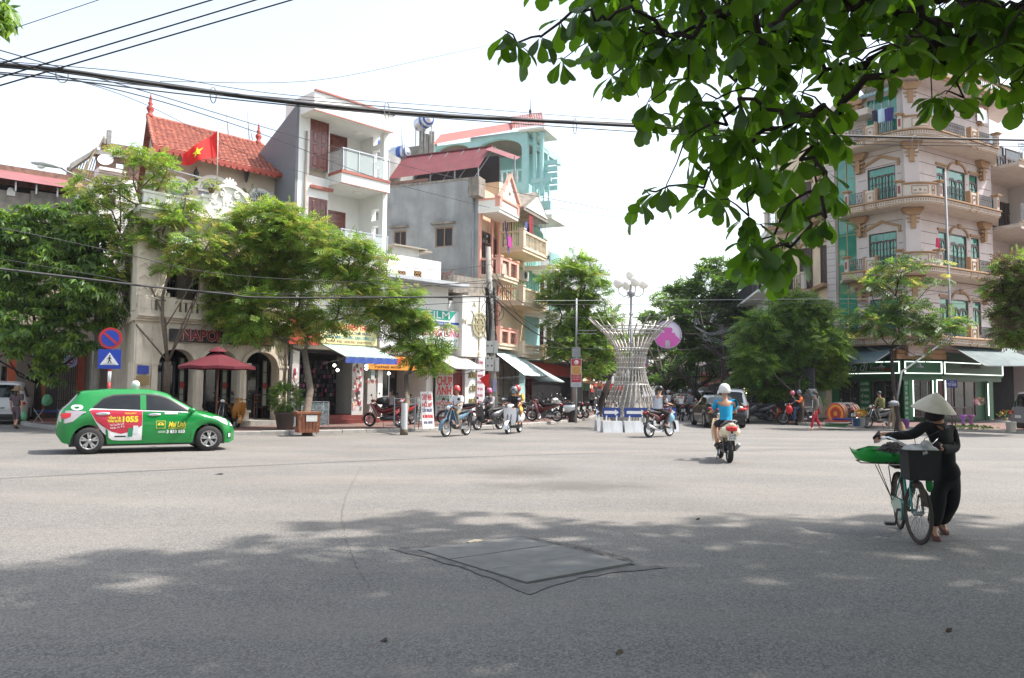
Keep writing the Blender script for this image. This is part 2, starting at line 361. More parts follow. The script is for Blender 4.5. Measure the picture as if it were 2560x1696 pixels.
def pavement(name,kerb_pts,back_pts,dense=True):
 "raised pavement: slab, kerb stones one by one, paving flags in relief"
 line=resample(smooth_line(kerb_pts,8),.9)
 H=.13
 root=MB();poly=[(p.x,p.y)for p in line]+[(b[0],b[1])for b in back_pts]
 root.prism(poly,-.05,H-.012,'xy');o=root.build(name,mat('pavement_base',(.21,.13,.11),.95,var=.25,scale=2.5,bump=.2),kind='structure')
 nst=0;me=None;st=None
 for a,b in zip(line,line[1:]):
  d=(b-a);ln=d.length
  if(a-V((0,0,0))).length>62:
   if st is None:st=MB()
   st.T=MTr(a)@MRo(math.atan2(d.y,d.x),4,'Z');st.box(.006,ln-.006,-.11,.11,-.03,H);continue
  k=MB();x0,x1=.008,ln-.008;hh=H+uni(-.006,.006);yo=uni(-.008,.008)
  k.add([(x0,-.11+yo,-.03),(x1,-.11+yo,-.03),(x1,-.11+yo,hh-.025),(x0,-.11+yo,hh-.025),(x0,-.085+yo,hh),(x1,-.085+yo,hh),(x1,.11,hh),(x0,.11,hh),(x0,.11,-.03),(x1,.11,-.03)],[(0,1,2,3),(3,2,5,4),(4,5,6,7),(0,3,4,7,8),(1,9,6,5,2),(8,7,6,9)])
  k.build('kerb_stone',m_kerb,o,loc=a,rz=math.atan2(d.y,d.x))
 if st:st.build('kerb_stones',m_kerb,o,kind='stuff')
 return o,poly,H
def inside(poly,x,y):
 r=False;j=len(poly)-1
 for i in range(len(poly)):
  if(poly[i][1]>y)!=(poly[j][1]>y)and x<(poly[j][0]-poly[i][0])*(y-poly[i][1])/(poly[j][1]-poly[i][1])+poly[i][0]:r=not r
  j=i
 return r
def flags(parent,poly,H,org,ang,size,rows,cols,m,skip=.13):
 mb=MB();ca,sa=cos(R(ang)),sin(R(ang));h=size/2-.004
 for i in range(rows):
  for j in range(cols):
   u,v=i*size,j*size;x=org[0]+u*ca-v*sa;y=org[1]+u*sa+v*ca
   if not all(inside(poly,x+dx,y+dy)for dx in(-skip-h,skip+h)for dy in(-skip-h,skip+h)):continue
   z=H-.004+uni(-.003,.003)
   vs=[(x+a*ca-b*sa,y+a*sa+b*ca,z)for a,b in((-h,-h),(h,-h),(h,h),(-h,h))]
   vs+=[(a,b,H-.02)for a,b,_ in vs]
   mb.add(vs,[(0,1,2,3),(0,4,5,1),(1,5,6,2),(2,6,7,3),(3,7,4,0)])
 mb.build('paving_flags',m,parent,kind='stuff')
kl=[(-33,52,0),(-25,41,0),G(60,1062),G(137,1074),G(250,1087),G(420,1092),G(600,1088),G(840,1084),G(1080,1077),G(1250,1069),G(1367,1061),G(1440,1053),G(1480,1046),G(1505,1027),G(1528,1006),(6.5,190,0),(17,330,0)]
kl=[V(p)if not isinstance(p,V)else p for p in kl]
kl=[p for p in kl if True]
lp,lpoly,PH=pavement('pavement_left',kl,[(-6,330),(-40,90)])
flags(lp,lpoly,PH,(-22,22),46,.3,95,40,m_pave)
kr=[(60,-4,0),(36,17.5,0),G(2560,1085),G(2260,1074),G(2020,1065),G(1888,1051),G(1835,1040),G(1760,1022),G(1690,1007),(27,190,0),(40,330,0)]
kr=[V(p)for p in kr]
rp,rpoly,PH=pavement('pavement_right',kr,[(90,330),(90,-4)])
m_flagr=mat('grey_flag',(.17,.155,.145),.92,var=.2,scale=4,island=.18,bump=.2)
flags(rp,rpoly,PH,(11,52),-40,.4,80,30,m_flagr)
m_slab=mat('cover_slab_concrete',(.22,.22,.21),.85,var=.16,scale=5,bump=.25,bscale=60,dirt=(.24,.21,.17,.4),dirts=1.2)
c1,c2,c3,c4=G(1047,1378),G(1300,1347),G(1585,1415),G(1318,1462)
root=tag(link('inspection_cover',None),'three flat concrete slabs closing a pit in the road, mortar broken round their edge','pit cover')
def lerp(a,b,t):return a+(b-a)*t
for i in range(3):
 g=.006
 t0,t1=(i/3+g,(i+1)/3-g)
 q=[lerp(c1,c4,t0),lerp(c2,c3,t0-.02),lerp(c2,c3,t1-.02),lerp(c1,c4,t1)]
 mb=MB();vs=[(p.x,p.y,.016+(.004 if i==2 else 0))for p in q]+[(p.x,p.y,-.01)for p in q]
 mb.add(vs,[(0,3,2,1),(0,1,5,4),(1,2,6,5),(2,3,7,6),(3,0,4,7)]);mb.build('slab',m_slab,root)
mb=MB()
rim=[c1,c2,c3,c4];cc=(c1+c2+c3+c4)/4;outp=[];inp=[]
wid=[(.26,.06),(.08,.12),(.26,.08),(.26,.06)]
N=26
for e in range(4):
 a,b=rim[e],rim[(e+1)%4]
 for k in range(N):
  t=k/N;p=lerp(a,b,t);od=(p-cc).normalized();w0=wid[e][0]*(1-t)**4+wid[(e+1)%4][0]*t**4+.045+.02*rnd.random()+.018*sin(k*.9+e*2)
  if e==1:w0+=.10*sin(pi*t)
  outp.append(p+od*w0*1.0);inp.append(p+od*.012)
M_=len(outp)
mb.add([(p.x,p.y,.006)for p in outp]+[(p.x,p.y,.0085)for p in inp],[(i,(i+1)%M_,(i+1)%M_+M_,i+M_)for i in range(M_)])
mb.build('mortar_rim',mat('old_mortar',(.205,.196,.184),.95,var=.3,scale=9,bump=.6,bscale=40),root)
mb=MB();mb.add([(p.x,p.y,.0115)for p in inp]+[(lerp(p,cc,.013).x,lerp(p,cc,.013).y,.0105)for p in inp],[(i,(i+1)%M_,(i+1)%M_+M_,i+M_)for i in range(M_)])
def crack(mb,pts,w0,z=.0125,jit=.02,n=10):
 P=resample(smooth_line(pts,6),.06)
 P=[p+V((uni(-jit,jit),uni(-jit,jit),0))for p in P]
 for i in range(len(P)-1):
  a,b=P[i],P[i+1];d=(b-a);nn=V((-d.y,d.x,0)).normalized()*w0*uni(.25,1.1)
  mb.add([(*(a-nn).xy,z),(*(b-nn).xy,z),(*(b+nn).xy,z),(*(a+nn).xy,z)],[(0,1,2,3)])
for k in range(3):
 crack(mb,[lerp(c2,c3,.05)+V((.02+.04*k,.03+.03*k,0)),lerp(c2,c3,.5)+V((.05+.04*k,.05+.03*k,0)),lerp(c2,c3,.97)+V((.03+.03*k,.03,0))],.006,jit=.018)
crack(mb,[c1+V((-.2,.03,0)),lerp(c1,c2,.4)+V((-.03,.07,0)),c2+V((-.06,.06,0))],.005,jit=.012)
crack(mb,outp[:7],.002,jit=.006);crack(mb,outp[-22:-4],.0015,jit=.008);crack(mb,outp[28:48],.004,jit=.03)
mb.build('cracks',mat('crack_dark',(.03,.027,.024),.95),root)
mb=MB()
crack(mb,[G(905,1165),G(868,1235),G(855,1300),G(880,1390),G(925,1475)],.003,.005,.012)
crack(mb,[G(1040,1098),G(1200,1110),G(1420,1122)],.005,.005,.03)
crack(mb,[G(0,1291),G(45,1293)],.006,.005);crack(mb,[G(1705,1353),G(1725,1362)],.008,.005)
crack(mb,[G(1500,1508),G(1548,1520)],.006,.005)
mb.build('road_cracks',mat('hairline_crack',(.115,.11,.102),.95),kind='structure')
for px,py,c_,nm,lb,ct in((548,1187,(.03,.03,.03),'flattened_can','small crushed dark can lying alone on the asphalt, left','can'),(1187,1356,(.55,.48,.36),'paper_scrap','folded cream paper scrap on the edge of the pit cover','litter'),(1745,1300,(.09,.05,.03),'dry_leaf','curled brown leaf on the road at the edge of the shade','dry leaf'),(2372,1580,(.11,.07,.04),'dry_leaf','brown leaf on the shaded asphalt below the bicycle','dry leaf'),(1548,1635,(.16,.12,.07),'dry_leaf','tan leaf on the shaded road, bottom middle','dry leaf'),(960,1605,(.10,.06,.04),'dry_leaf','small brown leaf on the shaded road left of the middle','dry leaf')):
 p=G(px,py);mb=MB();s_=.017 if nm=='dry_leaf' else .05
 mb.grid([[(a*s_*1.5,b*s_*.6*(1-.25*a*a),.012+.012*sin(a*2+b))for a in(-1,-.5,0,.5,1)]for b in(-1,0,1)])
 mb.grid([[(a*s_*1.5,b*s_*.6*(1-.25*a*a),.004+.008*sin(a*2+b))for a in(-1,-.5,0,.5,1)]for b in(-1,0,1)])
 mb.build(nm,paint(c_,.8),label=lb,cat=ct,loc=p,rz=uni(-.6,.6))
# ================================================================ BUILDING KIT
def window(F_root,x0,x1,z0,z1,y=0.0,fm=None,gm=None,nx=2,nz=1,fw=.06,dep=.07,arch=False,label=None,top=0,name='window',mw=.03):
 "a window part: frame with glazing bars, and its panes as a sub-part; face at y, set back dep"
 fm=fm or m_dwood;gm=gm or m_darkgl
 mb=MB();ya,yb=y-.01,y+dep
 mb.box(x0,x0+fw,ya,yb,z0,z1);mb.box(x1-fw,x1,ya,yb,z0,z1);mb.box(x0+fw,x1-fw,ya,yb,z0,z0+fw);mb.box(x0+fw,x1-fw,ya,yb,z1-fw,z1)
 zt=z1-fw-top
 if top:mb.box(x0+fw,x1-fw,ya+.005,yb,zt-fw*.5,zt+fw*.5)
 for i in range(1,nx):
  x=x0+fw+(x1-x0-2*fw)*i/nx;mb.box(x-fw*.4,x+fw*.4,ya+.004,yb-.004,z0+fw,zt)
 for i in range(nx):
  a=x0+fw+(x1-x0-2*fw)*i/nx;b=x0+fw+(x1-x0-2*fw)*(i+1)/nx
  if mw and nz>1:
   mb.box((a+b)/2-mw/2,(a+b)/2+mw/2,ya+.015,yb-.01,z0+fw,zt)
  for j in range(1,nz):
   z=z0+fw+(zt-z0-fw)*j/nz;mb.box(a+.01,b-.01,ya+.018,yb-.012,z-(mw or fw*.5)/2,z+(mw or fw*.5)/2)
  if arch:
   mb.archband((a+b)/2,zt-(b-a)*.32,(b-a)*.36,(b-a)*.5,ya+.012,yb-.015,8)
 o=mb.build(name,fm,F_root,label=label)
 g=MB()
 for i in range(nx):
  a=x0+fw+(x1-x0-2*fw)*i/nx+.004;b=x0+fw+(x1-x0-2*fw)*(i+1)/nx-.004
  g.box(a,b,y+dep*.55,y+dep*.55+.01,z0+fw,z1-fw)
 g.build('pane',gm,o);return o
def shutters(root,x0,x1,z0,z1,y,m=None,leaves=2,rows=4,name='shutter',label=None):
 m=m or m_wood
 f=MB();f.box(x0,x0+.06,y-.03,y+.06,z0,z1).box(x1-.06,x1,y-.03,y+.06,z0,z1).box(x0+.06,x1-.06,y-.03,y+.06,z1-.06,z1)
 o=f.build(name,m,root,label=label)
 w_=(x1-x0-.12)/leaves
 for i in range(leaves):
  a=x0+.06+i*w_+.005;b=a+w_-.01
  l=MB();l.box(a,b,y-.005,y+.04,z0,z1-.06);hh=(z1-z0-.1)/rows
  for r in range(rows):
   c0=z0+.05+r*hh+.05;c1=z0+.05+(r+1)*hh-.05;e=.035
   aa,bb=a+.08,b-.08
   l.add([(aa,y-.006,c0),(bb,y-.006,c0),(bb,y-.006,c1),(aa,y-.006,c1),(aa+e,y-.03,c0+e),(bb-e,y-.03,c0+e),(bb-e,y-.03,c1-e),(aa+e,y-.03,c1-e)],[(0,1,5,4),(1,2,6,5),(2,3,7,6),(3,0,4,7),(4,5,6,7)])
  l.build('leaf_panel',m,o)
 return o
def balusters(mb,a,b,z0,z1,pitch=.16,r=.045):
 a,b=V(a),V(b);n=max(1,int((b-a).length/pitch));h=z1-z0
 for i in range(n):
  p=a+(b-a)*((i+.5)/n)
  mb.lathe([(r*.9,z0),(r*.9,z0+h*.08),(r*.45,z0+h*.15),(r*1.05,z0+h*.38),(r*.5,z0+h*.68),(r*.8,z0+h*.9),(r*.8,z1)],7,(p.x,p.y,0))
def rails(mb,a,b,z0,z1,pitch=.11,r=.008,curls=True):
 a,b=V(a),V(b);d=(b-a);n=max(1,int(d.length/pitch))
 for z in(z0+.04,z1):mb.bar((a.x,a.y,z),(b.x,b.y,z),.03,.02)
 for i in range(n+1):
  p=a+d*(i/n);mb.bar((p.x,p.y,z0),(p.x,p.y,z1),r*2)
  if curls and i<n:
   q=a+d*((i+.5)/n);zc=(z0+z1)/2+(.12 if i%2 else-.12);uu=d.normalized()
   mb.tube([q+uu*(.04*cos(t*.9))+V((0,0,zc+.07*sin(t*.9)-q.z))for t in range(8)],.008,4,False)
def sweep(mb,path,prof,inner=True):
 "profile (outward offset, z) carried along a plan path; the outside is on the right hand of travel"
 P=[V((p[0],p[1],0))for p in path];N=[]
 for i in range(len(P)):
  d=(P[min(i+1,len(P)-1)]-P[max(i-1,0)]).normalized();N.append(V((d.y,-d.x,0)))
 rows=[[(p.x+n.x*o,p.y+n.y*o,z)for o,z in prof]for p,n in zip(P,N)]
 mb.grid(rows);mb.add(rows[0],[tuple(range(len(prof)))]);mb.add(rows[-1],[tuple(range(len(prof)))]);return mb
def awning(root,F,x0,x1,zt,zb,proj,m,valance=None,y0=0.0,shift=0.0,wave=.012,n=60,name='awning',vh=.25,frame=True):
 mb=MB();rows=[]
 for k in range(9):
  t=k/8;row=[]
  for i in range(n+1):
   x=x0+(x1-x0)*i/n;sag=-.035*sin(pi*t)*sin(pi*i/n*3)**2
   row.append((x+shift*t,y0-proj*t,zt+(zb-zt)*t+wave*(1 if i%2 else-1)+sag))
  rows.append(row)
 mb.smooth=wave<.004;mb.grid(rows)
 o=mb.build(name,m,root)
 if valance:
  v=MB();rows=[[(x0+(x1-x0)*i/40+shift,y0-proj+.012*sin(i*.9+k),zb-vh*k/3+(.012*sin(i*1.9)if k==3 else 0))for i in range(41)]for k in range(4)]
  v.smooth=True;v.grid(rows);v.build('valance',valance,o)
 if frame:
  f=MB()
  for x in(x0+.05,(x0+x1)/2,x1-.05):f.bar((x,y0,zt-.04),(x+shift,y0-proj,zb-.04),.03);f.bar((x,y0,zb-.25),(x+shift,y0-proj+.1,zb-.06),.025)
  f.bar((x0+shift,y0-proj+.02,zb-.03),(x1+shift,y0-proj+.02,zb-.03),.03);f.build('awning_frame',m_galv,o)
 return o
def bld(F,name,label,cat='house'):
 return thing(name,label,cat,F.o,F.a)
# ================================================================ LEFT ROW
FL=Fac(-10.25,30.0,46)
def X(px,py=900,off=0):return FL.at(px,py,off)[0]
def Z(px,py,off=0):return FL.at(px,py,off)[1]
PHZ=.12
# ---- cafe with the red tile roof
x0,x1=X(334),X(719)
r=bld(FL,'cafe_building','cream stone cafe with three ground arches, 1925 crest and red tile roof')
zc=Z(500,812);zar=zc-.1
A=[(X(394,950),X(484,950)),(X(502,950),X(592,950)),(X(611,950),X(692,950))]
zs=Z(500,912);zst=.42
mb=MB();xx=x0
for a,b in A:
 mb.box(xx,a,0,.45,PHZ-.1,zs);mb.arch(a,b,zs,zc,.45,rise=(b-a)*.42);mb.add([(xx,0,zs),(a,0,zs),(a,0,zc),(xx,0,zc)],[(0,1,2,3)]);xx=b
mb.box(xx,x1,0,.45,PHZ-.1,zs);mb.add([(xx,0,zs),(x1,0,zs),(x1,0,zc),(xx,0,zc)],[(0,1,2,3)])
mb.box(x0,x0+.3,.001,9,PHZ-.1,zc)
mb.build('wall',m_stone,r)
mb=MB()
for a,b in A:mb.archband((a+b)/2,zs,(b-a)/2-.001,(b-a)/2+.14,-.07,0,14,.84);mb.box((a+b)/2-.1,(a+b)/2+.1,-.12,0,zs+(b-a)*.42-.02,zs+(b-a)*.42+.2)
for x in(x0+.16,A[0][0]-.14,A[2][1]+.15,x1-.12):mb.box(x-.1,x+.1,-.06,0,.5,zc-.1);mb.box(x-.13,x+.13,-.09,-.06,zs-.05,zs+.05)
mb.prism([(x0+.34,zc-.45),(x0+.55,zc-.28),(x0+.76,zc-.45),(x0+.55,zc-.62)],-.03,0)
mb.build('moulding',m_stone,r)
for i,x in enumerate(((A[0][1]+A[1][0])/2,(A[1][1]+A[2][0])/2)):
 mb=MB();mb.box(x-.22,x+.22,-.30,.14,PHZ,.62).box(x-.27,x+.27,-.35,.19,.62,.70)
 mb.box(x-.26,x+.26,-.34,.18,PHZ,.30)
 mb.lathe([(.20,.70),(.21,.76),(.165,.80),(.17,1.2),(.155,zs-.18),(.19,zs-.14),(.155,zs-.1),(.21,zs)],16,(x,-.08,0))
 for j in range(8):
  t=j*pi/4;mb.bar((x+.163*cos(t),-.08+.163*sin(t),.95),(x+.155*cos(t),-.08+.155*sin(t),zs-.3),.035)
 mb.box(x-.25,x+.25,-.33,.17,zs,zs+.1);mb.build('column',m_stone,r)
mb=MB();mb.box(x0+.3,x1,.5,3.6,PHZ-.05,.34);mb.box(x0+.1,x1-.1,-.34,.5,PHZ-.05,.30);mb.build('step',m_conc,r)
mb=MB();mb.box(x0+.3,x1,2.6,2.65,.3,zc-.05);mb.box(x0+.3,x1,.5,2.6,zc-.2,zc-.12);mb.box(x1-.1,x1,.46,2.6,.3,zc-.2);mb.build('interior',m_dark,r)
for i,(a,b)in enumerate(A):
 window(r,a+.04,a+(b-a)*.72,.34,zs+.1,.75,m_blk,m_darkgl,2,1,.06)
 window(r,a+(b-a)*.78,b-.02,.8,zs+.28,.62,m_blk,mat('frosted_pane',(.42,.43,.34),.3,var=.05),1,4,.05,mw=0)
 mb=MB();cx=a+(b-a)*.89;mb.prism([(cx+q[0],1.62+q[1])for q in circ(.075,14)],.60,.612);mb.prism([(cx+q[0],1.62+q[1])for q in star(.15,.62,14)],.613,.618);mb.build('round_emblem',paint((.45,.07,.05)),r)
sa,sb=X(422,835),X(681,850);za,zb_=Z(421,821,-.15),Z(421,853,-.15)
mb=MB();mb.box(sa,sb,-.16,-.02,zb_,za);b=mb.build('name_board',paint((.03,.025,.03),.4),r)
for t_,c_,y_,bo in(('NAPOLI COFFEE',(.62,.30,.27),-.168,.022),('NAPOLI COFFEE',(.20,.022,.028),-.18,.0)):
 sign_text(b,t_,.55,(sa+sb)/2+.1,y_,(za+zb_)/2+.02,c_,width=(sb-sa)*.87,bold=.006+bo)
mb=MB();z=zc
for o_,h in((.12,.08),(.22,.07),(.34,.09)):mb.box(x0-.03,x1,-o_,.3,z+.0015,z+h);z+=h
zb1=z;mb.box(x0,x1,.3,6.5,zc+.01,zb1);mb.build('cornice',m_stone,r)
zp=Z(510,756);mb=MB();mb.box(x0+.02,x1,-.22,-.05,zp-.1,zp);mb.box(x0+.02,x1,-.20,-.06,zb1,zb1+.14)
xp=[x0+.2,X(412),X(512),X(600),x1-.2]
for x in xp:mb.box(x-.22,x+.22,-.26,-.02,zb1,zp+.05);mb.box(x-.14,x+.14,-.28,-.26,zb1+.18,zp-.14)
mb.build('parapet',m_stone,r);mb=MB()
n=int((x1-x0)/.21)
for i in range(n):
 x=x0+.1+i*.21
 if all(abs(x-q)>.28 for q in xp):mb.box(x-.055,x+.055,-.18,-.08,zb1+.14,zp-.1)
mb.build('balusters',m_stone,r,kind='stuff')
ztop=Z(370,533,0);zlin=ztop-1.0
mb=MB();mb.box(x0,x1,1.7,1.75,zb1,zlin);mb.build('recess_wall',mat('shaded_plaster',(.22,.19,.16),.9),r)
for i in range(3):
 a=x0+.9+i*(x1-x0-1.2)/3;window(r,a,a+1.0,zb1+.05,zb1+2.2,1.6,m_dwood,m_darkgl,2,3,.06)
mb=MB();mb.box(x0,x0+.8,0,.4,zb1,zlin);mb.box(x0,x0+.3,.4,9,zb1,ztop+.2);mb.box(x1-.3,x1,0,2,zb1,zlin)
cols=[x0+.3,X(409,700),X(512,690),X(600,700),x1-.3]
for a,b in zip(cols,cols[1:]):mb.arch(a+.16,b-.16,zlin-.05,zlin+.75,.35,rise=.5);mb.add([(b-.16,0,zlin-.05),(b+.16,0,zlin-.05),(b+.16,0,zlin+.75),(b-.16,0,zlin+.75)],[(0,1,2,3)])
mb.box(x0,x1,-.03,.45,zlin+.75,ztop)
mb.build('upper_wall',m_stone,r)
for x in cols[1:4]:
 mb=MB();mb.box(x-.2,x+.2,-.1,.3,zp+.05,zp+.2);mb.lathe([(.15,zp+.2),(.17,zp+.26),(.135,zp+.3),(.12,zlin-.2),(.16,zlin-.16),(.13,zlin-.12),(.18,zlin-.05)],14,(x,.1,0));mb.box(x-.24,x+.24,-.14,.34,zlin-.05,zlin+.06);mb.build('column',m_stone,r)
mb=MB()
for k in range(5):mb.archband(x0+.25,zb1+.4+k*.42,.1,.17,-.05,0,8)
for i in range(26):
 x=x0+.15+i*(x1-x0-.3)/26;q=(x1-x0-.3)/26
 mb.box(x,x+q*.75,-.055,-.03,ztop-.18,ztop-.15);mb.box(x,x+.03,-.055,-.03,ztop-.3,ztop-.18);mb.box(x+q*.35,x+q*.38+.02,-.055,-.03,ztop-.27,ztop-.21);mb.box(x+.03,x+q*.38,-.055,-.03,ztop-.3,ztop-.27)
mb.build('relief',m_stone,r,kind='stuff')
mb=MB();z=ztop
for o_,h in((.1,.07),(.2,.06),(.30,.08)):mb.box(x0-.05,x1+.02,-o_,.4,z+.0015,z+h);z+=h
zt3=z;mb.box(x0,x1,.4,1.6,ztop+.01,zt3-.002);mb.build('upper_cornice',m_white,r)
zpp=Z(480,497);xa,xb=X(511,540),X(622,540);xm=(xa+xb)/2
mb=MB();mb.box(x0+.1,xa,-.05,.12,zt3,zpp-.08);mb.box(x0+.05,xa,-.1,.16,zpp-.08,zpp);mb.box(xb,x1,-.05,.12,zt3,zpp-.08);mb.box(xb,x1,-.1,.16,zpp-.08,zpp)
for a,b in((x0+.25,(x0+xa)/2-.1),((x0+xa)/2+.1,xa-.25)):mb.box(a,b,-.08,-.05,zt3+.12,zpp-.2)
mb.build('roof_parapet',m_white,r)
zcr=Z(575,470);mb=MB();w2=(xb-xa)/2
mb.box(xa,xb,-.12,.14,zt3,zpp+.02);mb.prism([(xm-w2*.86*cos(pi*i/16),zpp+.02+(zcr-zpp)*sin(pi*i/16))for i in range(17)],-.10,.12)
mb.archband(xm,zpp+.02,w2*.80,w2*.94,-.20,-.10,18,(zcr-zpp)/(w2*.86))
for sx in(-1,1):
 mb.box(xm+sx*w2-.16,xm+sx*w2+.16,-.16,.18,zt3,zpp+.1);mb.box(xm+sx*w2-.22,xm+sx*w2+.22,-.22,.24,zpp+.1,zpp+.2)
 mb.tube([(xm+sx*(.30+.17*math.exp(-t*.11)*cos(t*.5+1.5)),-.17,zcr-.32+.19*math.exp(-t*.11)*sin(t*.5+1.5))for t in range(22)],.038,6)
 for k in range(3):mb.prism([(xm+sx*(.42+.14*k)+q[0]*.16,zt3+.35+.2*k+q[1]*.07)for q in star(1,.5,4)],-.16,-.12)
for k in range(-2,3):
 a=k*.42;mb.prism([(xm+.05*cos(a),zcr+.0),(xm+.30*sin(a)-.05,zcr+.2*cos(a)),(xm+.30*sin(a),zcr+.36*cos(a)),(xm+.30*sin(a)+.05,zcr+.2*cos(a))],-.14-.01*(3-abs(k)),-.05)
cr_=mb.build('crest',m_white,r);sign_text(cr_,'1925',.30,xm,-.135,zt3+.62,m_white,depth=.04,bold=.012)
yb=1.6;zb3=zt3;ze=Z(545,402,yb-.55);zr_=Z(512,328,4.6);xr0=FL.at(381,376,1.05)[0];xr1=FL.at(705,427,1.05)[0]
mb=MB();mb.box(xr0+.25,xr1,yb,yb+.2,zb3,ze+.25)
mb.prism([(yb,zb3),(8.6,zb3),(8.6,ze),(4.6,zr_-.15),(yb,ze+.3)],xr0+.25,xr0+.45,'yz');mb.build('top_storey_wall',mat('beige_plaster',(.55,.47,.40),.88,var=.05),r)
for(pa,pb,pt)in((398,470,440),(478,572,437),(610,672,470)):
 a,b=FL.at(pa,480,yb)[0],FL.at(pb,480,yb)[0];zs3=FL.at((pa+pb)/2,pt,yb)[1]-(b-a)*.42
 mb=MB();mb.archband((a+b)/2,zs3,(b-a)*.40,(b-a)*.52,yb-.07,yb+.01,16,.8);mb.archband((a+b)/2,zs3,(b-a)*.34,(b-a)*.38,yb-.04,yb+.01,16,.8)
 for t in(-.6,0,.6):mb.bar(((a+b)/2,yb-.03,zs3),((a+b)/2+sin(t)*(b-a)*.36,yb-.03,zs3+cos(t)*(b-a)*.29),.035)
 mb.box(a+.08,b-.08,yb-.04,yb,zs3-.07,zs3);o=mb.build('fanlight',m_white,r)
 mb=MB();mb.prism([((a+b)/2-(b-a)*.38*cos(pi*i/12),zs3+(b-a)*.30*sin(pi*i/12))for i in range(13)],yb-.015,yb-.005);mb.box(a+.12,b-.12,yb-.016,yb-.004,zb3+.1,zs3-.1);mb.build('pane',mat('grey_glass',(.10,.115,.13),.08,spec=.9),o)
for px in(478,604):
 x,z=FL.at(px,430,yb);mb=MB();mb.tube([(x,yb-.02,z+.1),(x,yb-.16,z+.2),(x,yb-.2,z+.05)],.015,5);mb.lathe([(.02,z-.45),(.07,z-.35),(.10,z-.1),(.12,z-.05),(.03,z+.1),(.01,z+.16)],6,(x,yb-.2,0));mb.build('wall_lantern',m_iron,r)
sl_=4.6-(yb-.55);nr,nc=20,int((xr1-xr0)/.215);mb=MB();rp_=(ze-.0,zr_)
th_=math.atan2(zr_-ze,sl_);Ls=math.hypot(sl_,zr_-ze)
for k in range(nr):
 for c in range(nc):
  u0=k*Ls/nr;u1=(k+1.18)*Ls/nr;rows=[]
  for u,lift in((u0,.045),(min(u1,Ls),.015)):
   row=[]
   for j in range(4):
    xx=xr0+(c+j/3.0)*(xr1-xr0)/nc;h=lift+(.035 if j in(1,2)else 0)
    row.append((xx,yb-.55+u*cos(th_)-h*sin(th_),ze+u*sin(th_)+h*cos(th_)))
   rows.append(row)
  mb.grid(rows)
  a_,b_=rows[0][1],rows[0][2];mb.add([rows[0][0],a_,b_,rows[0][3]],[(0,1,2,3)])
rf=mb.build('roof_tiles',m_redtile,r,kind='stuff')
mb=MB();mb.prism([(yb-.5,ze-.03),(4.6,zr_-.03),(8.8,ze-.03),(8.8,ze-.13),(4.6,zr_-.15),(yb-.5,ze-.13)],xr0+.02,xr1,'yz')
mb.build('roof_deck',m_redtile,r);mb=MB()
for i in range(int((xr1-xr0)/.25)):mb.archband(xr0+.12+i*.25,ze-.07,.0,.12,yb-.60,yb-.56,5,-1.1)
mb.box(xr0,xr1,yb-.605,yb-.555,ze-.08,ze+.03);mb.build('fascia',mat('red_fascia',(.38,.075,.05),.7),r)
mb=MB()
for i in range(int((xr1-xr0)/.32)):mb.lathe([(.075,0),(.085,.30),(.075,.34)],6,(xr0+i*.32,4.6,zr_+.03),'x')
for x_ in(xr0+.05,):
 for i in range(12):t=i/12;mb.lathe([(.07,0),(.08,.30)],6,(x_,0,0),'y')if False else mb.tube([(x_,yb-.5+(sl_*t),ze+.07+(zr_-ze)*t),(x_,yb-.5+sl_*(t+.09),ze+.06+(zr_-ze)*(t+.09))],[.085,.07],6)
mb.build('ridge_tiles',m_redtile,r)
for x_ in(xr0+.15,xr1-.35):
 zz=zr_ if x_<xm else zr_;mb=MB();mb.lathe([(.14,0),(.14,.1),(.07,.14),(.15,.28),(.15,.36),(.06,.46),(.11,.54),(.05,.62),(.06,.70),(.012,.95)],10,(x_,4.6,zz+.03));mb.build('finial',mat('red_finial',(.40,.07,.05),.7),r)
mb=MB();mb.bar((X(390,470),.3,zt3+1.6),(xa,.3,zt3+1.5),.04);mb.bar((X(390,470),.3,zt3+1.2),(xa,.3,zt3+1.1),.04);mb.bar((X(390,470),.3,zt3),(X(390,470),.3,zt3+1.6),.05);mb.build('terrace_rail',m_galv,r)
mb=MB();q=X(655,500)
for i in range(9):mb.bar((q+i*.09,.5,zt3+.1),(q+i*.09,.5,zt3+1.5),.02)
mb.bar((q,.5,zt3+1.5),(q+.75,.5,zt3+1.5),.03).bar((q,.5,zt3+.2),(q+.75,.5,zt3+.2),.03);mb.build('terrace_grille',m_galv,r)
sx=X(348,920);mb=MB();mb.box(sx-.1,sx+.28,-.13,-.09,Z(348,935),Z(348,914));p_=mb.build('number_plate',paint((.02,.06,.35),.4),r);mb=MB();mb.box(sx-.12,sx+.30,-.13,-.09,Z(348,962),Z(348,940));mb.build('brass_plate',paint((.30,.22,.09),.35),r)
cafe_root=r;cafe_x0,cafe_x1=x0,x1;cafe_xr0=xr0
# ---- the tall white house and the phone shop in its ground floor
x0=X(743,500);x1=X(944,400);r=bld(FL,'white_tube_house','tall narrow white house with dark red shutters and glass balconies')
zt=Z(772,222,-1.1);zsf=Z(772,268,-1.1);xd=X(823,400)
rec=1.0
L1b=Z(852,462,-.55);L1t=L1b+.42
dz=3.35;L2b,L2t=L1b-dz,L1t-dz
G0=3.9
mb=MB()
sh=[]
for k in range(2):
 a,b=X(775-4*k,350+180*k),X(822-4*k,350+180*k);zt_=Z(798,296)-k*dz;sh.append((a,b,zt_-2.15,zt_))
niche=(sh[0][0],sh[0][1],Z(798,444),Z(798,418))
mb.wall(x0,xd,G0,zt-.1,sh+[niche],.25)
mb.box(x0+.02,xd,.2,.3,niche[2],niche[3])
doors=[(xd+.62,xd+1.55,L1t,L1t+2.2),(xd+.62,xd+1.55,L2t,L2t+2.2)]
